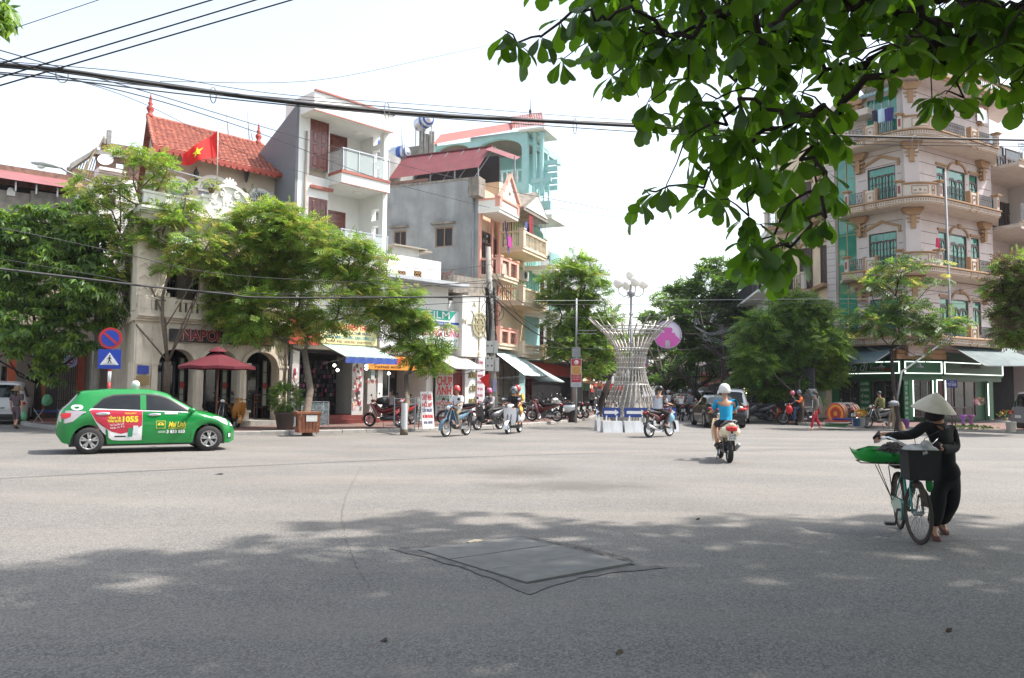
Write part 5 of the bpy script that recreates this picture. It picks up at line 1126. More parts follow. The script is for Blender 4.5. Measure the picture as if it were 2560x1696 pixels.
 mb.build('posts',m_bw,bal,kind='stuff');m2.build('post_trim',m_tan,bal,kind='stuff');m3.build('red_panels',paint((.28,.07,.05)),bal,kind='stuff')
 mb=MB()
 for a,b in((2122,2160),(2192,2244),(2353,2412),(2447,2484)):
  q=sub(a,b)
  if len(q)>1:rails(mb,q[0],q[-1],zb+.46,zt-.06,.10,.011,True)
 mb.build('iron_rail',m_iron,bal,kind='stuff')
pt=bpath(1.0,A_(2150,250,-1.0)[0],B_(2540,300,-1)[0]);mb=MB();mb.prism([(p.x,p.y)for p in pt]+[(p.x,p.y)for p in[FB.w(B_(2540,300)[0],1),Cc+FA.n*1.5,FA.w(A_(2150,300)[0],1.0)]],ztA,ztA+.2,'xy');mb.build('roof_slab',m_rb,r)
mb=MB();sweep(mb,pt,[(0,ztA-.02),(.1,ztA+.02),(.1,ztA+.1),(.2,ztA+.16),(.2,ztA+.26),(0,ztA+.3)]);q=poff(pt,-.15);sweep(mb,q,[(-.1,ztA+1.0),(.1,ztA+1.0),(.14,ztA+1.12),(-.1,ztA+1.12)]);mb.build('roof_trim',m_tan,r)
mb=MB()
for p in resample(q,.2):mb.lathe([(.05,ztA+.3),(.025,ztA+.42),(.06,ztA+.6),(.03,ztA+.8),(.05,ztA+1.0)],6,(p.x,p.y,0))
mb.build('balusters',m_bw,r,kind='stuff')
mb=MB();mb.T=T_(FA);mb.box(xg0-.3,A_(2178,250,-.5)[0],-.9,.3,16.6,16.95);mb.prism([(xg0-.2,16.95),(xg0+1.3,18.0),(xg0+1.5,17.9),(xg0+2.0,16.95)],-.7,-.5);mb.T=None;mb.build('side_pediment',m_bw,r)
mb=MB();mb.T=T_(FA);a,b=A_(2158,240,-.3)[0],A_(2252,240,-.3)[0];mb.lathe([(.12,a),(.12,b)],10,(0,-.5,17.72),'x');mb.T=None;mb.build('rolled_awning',mat('blue_stripe_roll',(.40,.52,.56),.6,wave=('X',3,(.2,.32,.38))),r)
p=D(2175,150,47);t=thing('roof_ball_tower','steel ball on thin splayed legs on top of the corner building','finial',p);mb=MB();mb.ball((0,0,0),.28,16,8,(1,1,.8));mb.build('ball',m_alu,t)
mb=MB()
for k in range(6):a=k*pi/3;mb.bar((.15*cos(a),.15*sin(a),-.2),(1.0*cos(a),1.0*sin(a),-2.2),.05)
mb.build('tower_leg',m_galv,t,kind='stuff')
def cloth(name,F,px,py,off,w_,h,col,label,cat='laundry'):
 x,z=F.at(px,py,off);mb=MB();mb.smooth=True
 mb.grid([[(w_*(s-.5),.04*sin(s*9+t*2)+.01,-h*t+.02*sin(s*7))for s in[i/8 for i in range(9)]]for t in(0,.25,.5,.75,1)])
 if h>.5:mb.box(-.01,.01,0,.01,0,.08)
 mb.build(name,paint(col,.85),label=label,cat=cat,loc=F.w(x,off,z),rz=F.a)
cloth('hung_shirt',FA,2187,276,-1.0,.35,.6,(.03,.03,.07),'dark navy shirt drying on the top left balcony');cloth('hung_shirt',FA,2205,272,-1.1,.5,.8,(.50,.62,.70),'pale blue shirt drying on the top left balcony');cloth('hung_shirt',FA,2222,270,-1.2,.5,.7,(.05,.04,.20),'dark blue shirt hung right of the pale shirt on the top balcony')
cloth('white_sheet',FB,2456,272,-1.25,.9,.75,(.66,.68,.70),'white sheet drying over the top balcony rail, right');cloth('hung_towel',FB,2392,803,-1.25,.22,.3,(.35,.55,.30),'small green cloth on the lowest balcony rail');cloth('hung_towel',FB,2402,803,-1.25,.22,.3,(.55,.22,.12),'small orange cloth between the green and white ones');cloth('hung_towel',FB,2412,804,-1.25,.22,.3,(.55,.55,.58),'small white cloth at the right end of the lowest rail')
cloth('hung_cloth',FB,2345,596,-.9,.3,.5,(.50,.03,.12),'crimson garment on the second balcony by the grey standpipe')
# ---- brown glazed house at the right edge
r=thing('brown_glazed_house','house with dark glazed doors and bright iron balconies at the right edge','house',FB.o,FB.a)
x0=xBend;mb=MB();mb.box(x0,x0+9,1.6,9,3.4,16.5);mb.box(x0+5,x0+5.4,.0,1.6,.1,16);mb.build('wall',m_rb,r);MB().box(x0-.2,x0+12,2.4,2.6,0,3.6).build('shop_interior',m_dark,r)
for f in range(4):
 zb=TOPS[f]-SL-.3;mb=MB();mb.box(x0+.1,x0+9,-1.4,1.6,zb,zb+.2);mb.box(x0+.1,x0+9,-1.5,-1.4,zb-.12,zb+.3);o=mb.build('balcony',m_bw,r);mb=MB()
 for i in range(60):mb.box(x0+.15+i*.14,x0+.21+i*.14,-1.512,-1.5,zb+.02,zb+.14)
 mb.box(x0+.1,x0+9,-1.56,-1.5,zb+.22,zb+.3);mb.build('brown_dentils',m_tan,o,kind='stuff');mb=MB();rails(mb,(x0+.2,-1.45,0),(x0+8.8,-1.45,0),zb+.35,zb+1.3,.14,.012);mb.build('iron_rail',m_galv,o,kind='stuff')
 for k in range(3):window(r,x0+.3+k*2.2,x0+2.3+k*2.2,zb+.25,zb+2.5,1.5,m_dwood,m_darkgl,3,3,.06,top=.6,arch=True)
# ---- florist in the ground floor
m_flo=mat('florist_green',(.012,.11,.035),.45,var=.05);m_flod=mat('florist_green_panel',(.015,.16,.05),.4,var=.05)
q0,q1,q2,q3=FA.w(A_(2071,950,-.35)[0],-.35),FA.w(A_(2256,950,-.35)[0],-.35),FB.w(B_(2354,950,-.35)[0],-.35),FB.w(B_(2503,950,-.35)[0],-.35)
rt=thing('florist_shop','green florist shop front with white light strips round its boards','shop',(0,0,0))
FF=[]
for a,b in((q0,q1),(q1,q2),(q2,q3)):FF.append((Fac(a.x,a.y,math.degrees(math.atan2(b.y-a.y,b.x-a.x))),(b-a).length))
zsb,zst=FF[0][0].at(2240,934)[1],FF[0][0].at(2240,904)[1];zled=zsb
for k,(F,W)in enumerate(FF):
 fr=link('front',None,rt);fr.location=F.o;fr.rotation_euler=(0,0,F.a);fr.name='shop_front'
 mb=MB();mb.box(.02,W-.02,-.12,.1,zsb-.1,zst+.05);b_=mb.build('signboard',m_flo,fr)
 mb=MB();mb.box(.06,W-.06,-.15,-.12,zsb,zsb+.03);mb.box(.06,W-.06,-.15,-.12,zst-.03,zst);mb.box(.06,.105,-.15,-.12,zsb+.045,zst-.045);mb.box(W-.105,W-.06,-.15,-.12,zsb+.045,zst-.045);mb.build('light_strip',m_led,fr)
 mb=MB();mb.box(0,W,.0,.3,zsb-.35,zsb-.1);mb.box(0,W,.2,.4,zst+.05,zst+.5);mb.box(0,W,.9,1.0,.1,zsb);mb.build('fascia',m_flo if k<3 else m_flo,fr)
F,W=FF[0];g=lambda px:F.at(px,980)[0]
def panel(F,x0,x1,z0,z1,words,par,col=m_flod,y=-.1,tc=(.45,.55,.46)):
 mb=MB();mb.T=T_(F);mb.box(x0,x1,y,y+.1,z0,z1);mb.T=None;o=mb.build('green_panel',col,par);n=len(words);mats_=MB()
 for i,w_ in enumerate(words):
  z=z1-(z1-z0)*(i+.6)/n;sign_text(o,w_,.2 if len(w_)>2 else .26,0,0,0,tc,rot=None,width=(x1-x0)*(.8 if len(w_)>3 else .42),bold=.004)
  l=o.children[-1];l.matrix_local=T_(F)@MTr(((x0+x1)/2,y-.006,z))
 return o
ztop_=zsb-.35
panel(F,g(2082),g(2099),.3,ztop_,['144','','','',''],rt);panel(F,g(2152),g(2177),.3,ztop_,['CHUYÊN','CÁC SẢN PHẨM','VỀ HOA','TƯƠI VÀ KHÔ','LÃNG HOA','TRANG TRÍ'],rt)
F1,W1=FF[1];g1=lambda px:F1.at(px,980)[0]
panel(F,g(2247),W,.2,ztop_,['DỊCH','VỤ','HOA','CHUYÊN','NGHIỆP','WEDDING','EVENT','GIFT'],rt)if False else panel(F1,.02,g1(2268),.2,ztop_,['DỊCH','VỤ','HOA','CHUYÊN','NGHIỆP','WEDDING','EVENT','GIFT'],rt)
mb=MB()
for F_,x_,z0_,z1_,hor in((F1,g1(2279),.4,ztop_,0),(F1,g1(2328),.4,ztop_,0),(F1,g1(2338),.4,ztop_,0),(FF[2][0],.1,.4,ztop_,0),(FF[2][0],FF[2][0].at(2464,980)[0],.4,ztop_-.1,0)):
 mb.T=T_(F_);mb.box(x_-.013,x_+.013,-.16,-.12,z0_,z1_)
mb.T=T_(F1);mb.box(g1(2338),W1-.05,-.16,-.12,ztop_,ztop_+.04);mb.T=None;mb.build('light_strip',m_led,rt)
mb=MB();mb.T=T_(F1);mb.box(g1(2268),g1(2279),-.12,.0,.2,ztop_);mb.box(g1(2329),g1(2338),-.12,0,.2,ztop_);mb.T=T_(FF[2][0]);x_=FF[2][0].at(2466,980)[0];mb.box(x_,x_+.45,-.12,0,.2,ztop_);mb.T=None;mb.build('green_pier',m_flod,rt,kind='stuff')
mb=MB();mb.T=T_(F1);mb.box(g1(2339),W1-.06,-.1,0,.2,ztop_);mb.T=None;mb.build('brown_door_panel',mat('brown_panel',(.11,.05,.045),.6),rt)
for F_,a,b in((F,g(2101),g(2150)),(F,g(2180),g(2244)),(F1,g1(2281),g1(2326)),(FF[2][0],.2,FF[2][0].at(2440,980)[0])):
 o=window(rt,a,b,.35,ztop_,.02,mat('brown_frame',(.12,.08,.07),.5),mat('shop_glass',(.035,.045,.045),.05,spec=.8,var=.5,scale=3),2 if b-a<2.5 else 3,1,.05);o.location=F_.o;o.rotation_euler=(0,0,F_.a)
sg=[c for c in rt.children if c.name.startswith('shop_front')]
hz=(zsb+zst)/2
sign_text(sg[0],'No đi',.62,W*.40,-.135,hz+.02,(.45,.52,.46),shear=.35,width=1.35);sign_text(sg[0],'florist',.34,W*.70,-.135,hz,(.33,.36,.36),width=.85);MB().box(W*.50,W*.78,-.132,-.122,zsb+.1,zsb+.125).build('underline',paint((.42,.48,.42)),sg[0]);MB().prism([(W*.76+.02,hz-.16),(W*.86,hz-.16),(W*.84,hz-.04),(W*.76,hz-.08)],-.14,-.125).build('red_mark',paint((.28,.01,.02)),sg[0])
sign_text(sg[2],'NODI FLORIST',.30,FF[2][1]*.45,-.135,hz+.12,(.05,.015,.02),width=1.8)
mb=MB()
for px in(2203,2366):
 F_=F if px<2300 else F1;x,z=F_.at(min(px,2300)if px>2300 else px,915,-.5);mb.T=T_(F_);mb.lathe([(.04,z+.1),(.05,z+.02),(.17,z-.06),(.19,z-.08)],14,(x,-.5,0));mb.bar((x,-.5,z+.1),(x,-.1,z+.25),.03)
mb.T=None;mb.build('gooseneck_lamp',m_galv,rt)
m_tb=mat('blue_tin',(.13,.20,.22),.45,metal=.3,var=.2,dirt=(.20,.20,.18,.4),dirts=.5)
def tin(name,tl,tr,br,bl,m,par,n=70):
 tl,tr,br,bl=[V(p)for p in(tl,tr,br,bl)];up=(tr-tl).cross(bl-tl).normalized();up=up if up.z>0 else-up;mb=MB();rows=[]
 for k in range(7):
  t=k/6;rows.append([(tl.lerp(tr,i/n)).lerp(bl.lerp(br,i/n),t)+up*(.014 if i%2 else-.014)-V((0,0,.05*sin(pi*t)))for i in range(n+1)])
 mb.grid(rows);return mb.build(name,m,par)
PA=lambda px,py,off:(lambda q:FA.w(q[0],off,q[1]))(A_(px,py,off))
PB=lambda px,py,off:(lambda q:FB.w(q[0],off,q[1]))(B_(px,py,off))
o=tin('awning',PA(2122,868,-.3),PA(2262,856,-.3),PA(2186,905,-2.6),PA(2058,914,-2.6),m_tb,rt)
mb=MB();mb.bar(PA(2058,915,-2.6),PA(2186,906,-2.6),.04);mb.bar(PA(2262,857,-.3),PA(2186,906,-2.6),.04);mb.bar(PA(2122,869,-.3),PA(2058,915,-2.6),.04);mb.build('awning_frame',m_galv,o)
o=tin('awning',PB(2366,857,-.3),PB(2520,865,-.3),PB(2640,914,-2.9),PB(2463,914,-2.9),mat('grey_blue_tin',(.17,.22,.23),.5,metal=.25,var=.2,dirt=(.3,.28,.24,.4)),rt)
mb=MB();mb.bar(PB(2366,858,-.3),PB(2463,915,-2.9),.04);mb.bar(PB(2463,915,-2.9),PB(2640,915,-2.9),.04);mb.build('awning_frame',m_galv,o)
mb=MB();mb.T=T_(F1);mb.box(-.3,W1+.3,-.02,.3,zst+.12,zst+.40);mb.box(-.3,W1+.2,-.1,.3,zst+.42,zst+.6);mb.T=None;mb.build('ochre_cornice',m_tan,rt)
# ---- neighbours up the avenue on the right
r=thing('shuttered_house','cream house with arched dark shutters and small ochre balconies left of the corner building','house',FA.o,FA.a)
a0,a1=A_(1938,700)[0],A_(2070,700)[0]
mb=MB();mb.box(a0,a1,.05,8,3.4,16.2);mb.box(a0,a1,1.2,1.3,.1,3.4);mb.box(a0,a0+.25,.05,1,.1,3.4);mb.build('wall',m_cream,r)
for zt in(8.3,12.2):
 o=MB().box(a0+.1,a0+2.6,-.9,.05,zt-1.1,zt-.85).build('balcony',m_bw,r);mb=MB();mb.box(a0+.0,a0+2.7,-1.0,-.9,zt-1.0,zt-.8);mb.prism([(a0+2.7,zt-.95),(a1+.0,zt-.7),(a1,zt-.5),(a0+2.7,zt-.75)],-.5,.05);mb.build('ochre_bands',m_tan,o);mb=MB();rails(mb,(a0+.2,-.85,0),(a0+2.5,-.85,0),zt-.8,zt,.12,.012);mb.build('iron_rail',m_iron,o,kind='stuff')
 mb=MB()
 for x in(a0+.1,a0+1.2,a0+2.5):mb.box(x-.12,x+.12,-.98,-.76,zt-.8,zt+.08);mb.box(x-.18,x+.18,-1.04,-.7,zt+.08,zt+.16)
 mb.build('balcony_post',m_bw,o,kind='stuff')
for zb in(4.0,7.5,11.4):
 for i in range(3):
  x=a0+.35+i*1.35;shutters(r,x,x+.8,zb+.1,zb+2.5,-.0,m_dwood,2,3);MB().archband(x+.4,zb+2.4,.40,.54,-.06,.04,10,.8).build('arch_hood',m_tan,r)
MB().box(a0+1.0,a0+1.7,-.4,.04,10.3,10.8).build('air_conditioner',paint((.5,.5,.48)),r)
t_=paint((.50,.50,.47));xb0,xb1=A_(1908,990,-.8)[0],A_(1946,990,-.8)[0]
b_=FA.w(a0,0);a_=V((17.6,60,0))
hb=house_block('street_house','white avenue house with a jutting balcony, first beyond the shuttered house',(17.3,58),(b_.x-.02,b_.y+.03),8,11.5,m_white,3,balcony=2)
pr=[V((17.3,58,0)),V((19.2,72,0)),V((21.5,88,0)),V((26,118,0)),V((33,165,0)),V((45,250,0))]
for i in range(5):house_block('street_house','%s avenue house on the right side, number %s beyond the jutting balcony'%(['ochre','grey','pale','low cream','far white'][i],['one','two','three','four','five'][i]),pr[i+1],pr[i],8,[9,10,8,9,10][i],[m_cream,m_grey,m_rb,m_cream,m_white][i],3,balcony=(i<2))
house_block('far_building','pale building closing the far end of the avenue',(18,330),(50,330),10,12,m_white,4,balcony=False,kind='building')
house_block('far_building','low grey building far off to the left of the avenue end',(-40,260),(10,300),10,9,m_grey,3,balcony=False,kind='building')
F7=Fac(*FA.w(xb0,-.8).xy,aL);t=thing('photo_shop_board','tall pale board with red CHỤP ẢNH lettering in front of the shuttered house','sign',F7.o,F7.a)
z0,z1=.35,F7.at(1925,950)[1];W_=xb1-xb0;MB().box(0,W_,-.03,.03,z0,z1).build('board',paint((.40,.40,.38)),t)
for i,(s_,sz,c_)in enumerate((('IN PHÔ TÔ',.15,(.1,.1,.1)),('IN PHONG ẢNH',.16,(.1,.1,.1)),('CHỤP',.36,(.45,.03,.04)),('ẢNH',.36,(.45,.03,.04)),('PHÔ TÔ LẤY NGAY',.12,(.08,.08,.08)),('CHỤP ẢNH',.24,(.45,.03,.04)),('IN ẢNH',.24,(.45,.03,.04)))):
 sign_text(t,s_,sz,W_/2,-.035,z1-(z1-z0)*(.08,.18,.34,.54,.69,.82,.94)[i],c_,width=W_*.8,bold=.006)
# ================================================================ TREES
def leaf_quads(L_,W_,fold=.25,curl=.2,seg=3):
 "a leaf along +x made of 2*seg quads, folded along its midrib"
 v=[];f=[];prof=[(0,.08),(.33,.85),(.68,1.0),(1.0,.12)]if seg==3 else[(0,.12),(.5,1),(1,.1)]if seg==2 else[(0,.5),(1,.5)]
 for t,w_ in prof:
  for s in(-1,0,1):v.append((L_*t,s*W_/2*w_,abs(s)*W_*.5*w_*fold-curl*L_*t*t))
 for i in range(len(prof)-1):
  for j in(0,1):f.append((i*3+j,i*3+j+1,i*3+j+4,i*3+j+3))
 return np.array(v,float),np.array(f)
def obovate(L_=1.0,W_=.56,curl=.22):
 ts=[0,.12,.35,.6,.82,.95,1.0];ws=[.05,.10,.42,.86,1.0,.66,.16];v=[];f=[]
 for t,w_ in zip(ts,ws):
  for s in(-1,0,1):v.append((L_*t,s*W_/2*w_,abs(s)*W_*.12*w_-curl*L_*t*t))
 for i in range(len(ts)-1):
  for j in(0,1):f.append((i*3+j,i*3+j+1,i*3+j+4,i*3+j+3))
 return np.array(v,float),np.array(f)
def merge(parts):
 vs=[];fs=[];b=0
 for v,f in parts:vs.append(v);fs.append(f+b);b+=len(v)
 return np.vstack(vs),np.vstack(fs)
def rotz(a):c,s=cos(a),sin(a);return np.array([[c,-s,0],[s,c,0],[0,0,1]])
def roty(a):c,s=cos(a),sin(a);return np.array([[c,0,s],[0,1,0],[-s,0,c]])
def pinnate(pairs=6,ll=.30,lw=.11,droop=.25,seg=1):
 P=[];v,f=leaf_quads(ll,lw,.3,.15,seg)
 for i in range(pairs):
  t=(i+.6)/pairs
  for s in(-1,1):P.append((v@rotz(s*1.15*(1.05-.35*t)).T@roty(.15).T+np.array([t,0,-droop*t*t]),f))
 P.append((v+np.array([1.0,0,-droop]),f));return merge(P)
def whorl(n=7,ll=1.0,lw=.3,dip=.5,seg=3):
 P=[];v,f=leaf_quads(ll,lw,.2,.3,seg)
 for i in range(n):P.append((v@roty(dip*(.5+.9*((i*7)%5)/5)).T@rotz(2*pi*i/n+.3*(i%2)).T,f))
 return merge(P)
T_PIN=pinnate(4,.44,.20,.25);T_PIN3=pinnate(5,.40,.17,.3,2);T_WH=whorl(6,1.0,.30,.6,2);T_FAR=merge([(leaf_quads(.8,.4,.2,.2,1)[0]@rotz(a).T,leaf_quads(.8,.4,.2,.2,1)[1])for a in(0,2.1,4.2)])
def dirs(n):
 d=rng.normal(size=(n,3));return d/np.linalg.norm(d,axis=1,keepdims=True)
def frames(x,up=(0,0,1),twist=.5):
 x=x/np.linalg.norm(x,axis=1,keepdims=True);u=np.array(up)+rng.normal(size=x.shape)*twist
 y=np.cross(u,x);y/=np.linalg.norm(y,axis=1,keepdims=True)+1e-9;z=np.cross(x,y);return np.stack([x,y,z],axis=2)
def instance(name,tmpl,pos,Rm,size,mats,weights,parent,kind='stuff',hb=None):
 v,f=tmpl;n=len(pos)
 V_=np.einsum('nij,kj->nki',Rm,v)*size[:,None,None]+pos[:,None,:]
 F_=(f[None]+(np.arange(n)*len(v))[:,None,None]).reshape(-1,f.shape[1])
 mi=np.repeat(rng.choice(len(mats),n,p=np.array(weights)/sum(weights))if hb is None else hb,len(f))
 me=fast_mesh(name,V_.reshape(-1,3),F_,mats,True,mi);return link(name,me,parent,kind=kind)
def tree(name,label,base,blobs,dist,tmpl,size,n,mats,weights,trunk_r=.14,lean=(0,0),limbs=None,clump=.42,bark=None,cat='tree',fork=None,group=None,depth=.8,per=14,flat=.8,droop=.15,seed=0):
 "blobs are crown lumps (px, py, radius in px) at the tree's distance; each gets its own depth"
 b0=G(*base,.12)if not isinstance(base,V)else base
 t=thing(name,label,cat,b0,0,group);off=np.array(b0);B=[]
 for i,(px,py,rp)in enumerate(blobs):
  dd=dist+uni(-1,1)*depth*rp*dist/FOC;p=D(px,py,dd);B.append((np.array(p),rp*dist/FOC))
 w_=np.array([r_**2 for _,r_ in B]);w_/=w_.sum();ncl=max(8,n//per)
 idx=rng.choice(len(B),ncl,p=w_);d=dirs(ncl);rr=np.array([B[i][1]for i in idx]);cc=np.array([B[i][0]for i in idx])
 cl=cc+d*(rr*rng.uniform(.3,.92,ncl)**.6)[:,None]*np.array([1,1,flat])
 ci=np.repeat(np.arange(ncl),per);m_=len(ci);dd=dirs(m_);dd[:,2]=np.abs(dd[:,2])*.6-.12
 cr=clump*rng.uniform(.6,1.2,ncl)
 pos=cl[ci]+dd*(cr[ci]*rng.uniform(.2,1,m_))[:,None]
 out=pos-cc[ci];x=dd+out/(np.linalg.norm(out,axis=1,keepdims=True)+1e-6)*.5;x[:,2]-=droop
 Rm=frames(x);hb=None
 if len(mats)>1:
  top=(pos[:,2]-cl[ci][:,2])/clump;s_=rng.uniform(size=m_)+.0*top;cw=np.cumsum(np.array(weights)/sum(weights));hb=np.searchsorted(cw,s_).clip(0,len(mats)-1)
 instance('crown',tmpl,pos-off,Rm,size*rng.uniform(.7,1.25,m_),mats,weights,t,hb=hb)
 bark=bark or m_bark;fk=V(fork)if fork is not None else None
 if fk is None:top=min(B,key=lambda q:q[0][2]);fk=V((b0.x+lean[0],b0.y+lean[1],b0.z+max(1.2,(min(q[0][2]-q[1]*.6 for q in B)-b0.z)*.95)))
 f0=fk-b0;mb=MB();mid=V((f0.x*.35+.04,f0.y*.5,f0.z*.5));mb.tube([(0,0,-.15),(0,0,.02),(f0.x*.1,0,f0.z*.12),mid,f0],[trunk_r*1.5,trunk_r*1.25,trunk_r*1.05,trunk_r*.92,trunk_r*.8],12);mb.build('trunk',bark,t)
 mb=MB();nodes_=[f0]+sorted([V(c)-b0 for c,_ in B],key=lambda c:(c-f0).length);RR={tuple(V(c)-b0):r_ for c,r_ in B};par_=[None];kd=[0]*len(nodes_)
 for i in range(1,len(nodes_)):
  di=(nodes_[i]-f0).length;c=[j for j in range(i)if(nodes_[j]-f0).length<di*.8]or[0];par_.append(min(c,key=lambda j:(nodes_[j]-nodes_[i]).length+.35*(nodes_[j]-f0).length*.4))
 for i in range(len(nodes_)-1,0,-1):kd[par_[i]]+=kd[i]+1
 tot=max(1,kd[0])
 for i in range(1,len(nodes_)):
  a,e=nodes_[par_[i]],nodes_[i];ra=trunk_r*.62*max(.12,(kd[i]+1)/tot)**.5;rb=ra*(.62 if kd[i]else .3);L_=(e-a).length*.13
  q1=a.lerp(e,.33)+V((uni(-1,1),uni(-1,1),uni(-.2,1.2)))*L_;q2=a.lerp(e,.68)+V((uni(-1,1),uni(-1,1),uni(-.2,.8)))*L_;mb.tube([a,q1,q2,e],[ra*1.1,ra,(ra+rb)/2,rb],7);r_=RR[tuple(e)]
  for j in range(5):s_=q1.lerp(e,uni(.2,1));mb.tube([s_,s_+V((uni(-1,1),uni(-1,1),uni(.0,.9)))*r_*.5,s_+V((uni(-1,1),uni(-1,1),uni(.1,.9)))*r_*.9],[rb*.6+.006,rb*.3+.004,.005],5)
 mb.build('limbs',bark,t,kind='stuff');return t
tree('leafy_tree','dense dark tree with long drooping leaves behind the straw hatted woman, far left',(90,1048),[(10,590,90),(90,560,85),(180,560,85),(225,620,75),(50,680,95),(150,680,95),(235,720,75),(60,780,90),(160,790,80),(235,790,55),(-30,720,90),(30,850,55),(110,870,55),(180,865,45),(300,700,45),(130,930,38),(-60,620,90),(330,770,30)],28.5,T_WH,.26,5600,[lf_mid,lf_dark,lf_bright],[4,2,3],.16,clump=.5,bark=m_dbark,droop=.5)
sp=[(325,385,34),(310,420,24),(250,445,34),(215,470,30),(265,500,42),(300,470,30),(385,405,34),(420,405,22),(415,470,40),(470,460,24),(355,520,40),(450,550,44),(400,600,44),(300,580,44),(250,560,36),(500,610,46),(430,660,36),(330,650,36),(540,680,36),(290,690,34),(465,500,30),(350,600,34),(530,560,20),(505,640,38),(380,560,30)]
b_=G(418,1066,.12);t2=tree('sparse_tree','light green tree with forking bare limbs in front of the cafe arches',b_,sp,27.6,T_PIN3,.34,1500,[lf_bright,lf_yel,lf_mid],[6,3,2],.13,clump=.34,per=10,fork=D(420,905,27.6),bark=m_bark,flat=.5,droop=.3)
bt=[(640,555,62),(700,540,40),(760,600,78),(850,640,66),(600,640,58),(680,660,72),(770,700,76),(870,720,48),(940,660,38),(945,730,34),(590,740,62),(560,690,44),(650,780,62),(740,790,58),(840,800,44),(620,830,36),(600,800,44),(905,790,26),(700,850,26),(880,620,36),(560,780,30),(770,840,24),(720,590,56),(655,610,44)]
b_=G(768,1080,.12);tree('full_tree','full bright green tree growing from a wooden planter before the phone shop',b_,bt,28.6,T_PIN,.32,7600,[lf_bright,lf_yel,lf_mid],[10,4,4],.13,clump=.42,per=16,fork=D(775,880,28.6)+V((-.2,0,0)),droop=.3)
b_=G(1010,1079,.12);tree('young_tree','young leafy tree with a whitewashed foot before the photo shop',b_,[(1020,735,28),(990,780,34),(1035,800,34),(1085,870,26),(1000,850,32),(1050,885,36),(1085,915,20),(960,770,20),(950,830,18),(1110,810,10)],29.3,T_PIN,.30,1700,[lf_bright,lf_mid,lf_yel],[5,4,2],.10,clump=.38,per=12,fork=D(1015,940,29.3),droop=.4)
p=G(1010,1079,.12);MB().lathe([(.115,.0),(.108,.6),(.10,.95)],12).build('whitewash',paint((.55,.56,.56)),bpy.data.objects['young_tree'])
q=MB()
for dx in(-.35,.35):q.bar((dx,.1,0),(dx,.1,1.15),.035)
q.bar((-.35,.1,1.1),(.35,.1,1.1),.03);q.build('tree_guard',m_galv,bpy.data.objects['young_tree'])
tree('avenue_tree','airy tall tree by the left avenue kerb, next to the banner post',(1432,1050),[(1410,680,34),(1440,655,26),(1480,700,32),(1395,745,38),(1450,750,40),(1400,810,40),(1470,820,44),(1430,870,46),(1520,800,26),(1500,870,40),(1390,880,30),(1385,700,20),(1500,740,20),(1480,920,36)],43,T_PIN3,.42,2600,[lf_mid,lf_bright,lf_yel],[5,4,1],.16,clump=.6,per=12,fork=D(1436,930,43),flat=.6,bark=m_dbark)
tree('avenue_tree','curved dark trunk avenue tree standing second along the left kerb',(1495,1037),[(1500,830,40),(1470,860,40),(1520,900,40),(1490,930,36),(1540,840,24),(1450,800,30)],58,T_FAR,.30,3600,[lf_mid,lf_bright,lf_dark],[5,3,2],.2,clump=.7,lean=(.7,0),bark=m_dbark)
tree('avenue_tree','pale green avenue tree far off on the left, under the monument rim',(1520,1012),[(1540,880,30),(1565,900,26),(1525,920,26),(1560,850,20)],95,T_FAR,.34,2200,[lf_bright,lf_mid],[3,3],.2,clump=.9,bark=m_dbark)
tree('avenue_tree','darkest and tallest avenue tree, behind the wire swirl decoration',(1812,1040),[(1760,720,56),(1830,690,50),(1890,720,50),(1720,790,60),(1800,790,74),(1880,800,66),(1760,860,62),(1840,870,60),(1700,730,36),(1900,860,44),(1780,660,34),(1840,740,50),(1700,850,34)],58,T_FAR,.36,11000,[lf_dark,lf_mid,lf_bright],[7,3,1],.3,clump=.8,bark=m_dbark,per=18)
tree('avenue_tree','bushy avenue tree left of the darkest one, over the far motorbikes',(1680,1025),[(1610,870,34),(1600,950,26),(1680,960,26),(1560,900,18),(1660,750,32),(1680,800,46),(1640,840,34),(1660,890,48),(1710,900,50),(1620,800,22),(1730,950,36),(1640,930,26),(1700,760,24)],76,T_FAR,.36,6500,[lf_mid,lf_dark,lf_bright],[5,4,2],.3,clump=.85,lean=(-.4,0),bark=m_dbark)
tree('avenue_tree','pale far avenue tree seen just right of the globe lamp post',(1600,1008),[(1620,880,26),(1600,920,26),(1630,840,20),(1590,850,18),(1640,760,10),(1625,790,14),(1610,950,22)],115,T_FAR,.42,2600,[lf_bright,lf_mid],[2,3],.25,clump=1.1,bark=m_dbark)
tree('avenue_tree','leaning dark trunk tree over the parked cars on the right side of the avenue',(1765,1033),[(1745,880,40),(1860,930,30),(1690,930,30),(1770,850,40),(1640,960,24),(1790,930,36),(1820,920,34),(1700,960,26)],66,T_FAR,.34,3000,[lf_dark,lf_mid],[5,3],.26,clump=.8,lean=(-.8,0),bark=m_dbark)
tree('round_tree','round mid green tree over the toy shop, left of the florist',(2000,1057),[(1980,790,62),(2030,800,50),(1910,820,52),(1960,870,72),(2050,870,58),(1890,900,50),(2000,930,60),(1920,960,42),(2060,930,44),(1870,850,30),(2010,760,40),(2080,880,30),(1860,940,24),(2000,975,32)],41.5,T_PIN,.42,9500,[lf_mid,lf_bright,lf_dark],[6,3,3],.18,clump=.5,per=18,bark=m_dbark,droop=.4)
sp=[(2230,670,26),(2190,690,26),(2250,700,26),(2170,720,30),(2290,660,24),(2330,660,20),(2350,700,20),(2240,740,22),(2140,790,32),(2180,820,30),(2230,790,36),(2270,770,30),(2300,800,30),(2260,830,34),(2340,810,26),(2380,800,22),(2360,830,22),(2200,780,28),(2310,850,18),(2320,900,18),(2110,830,16)]
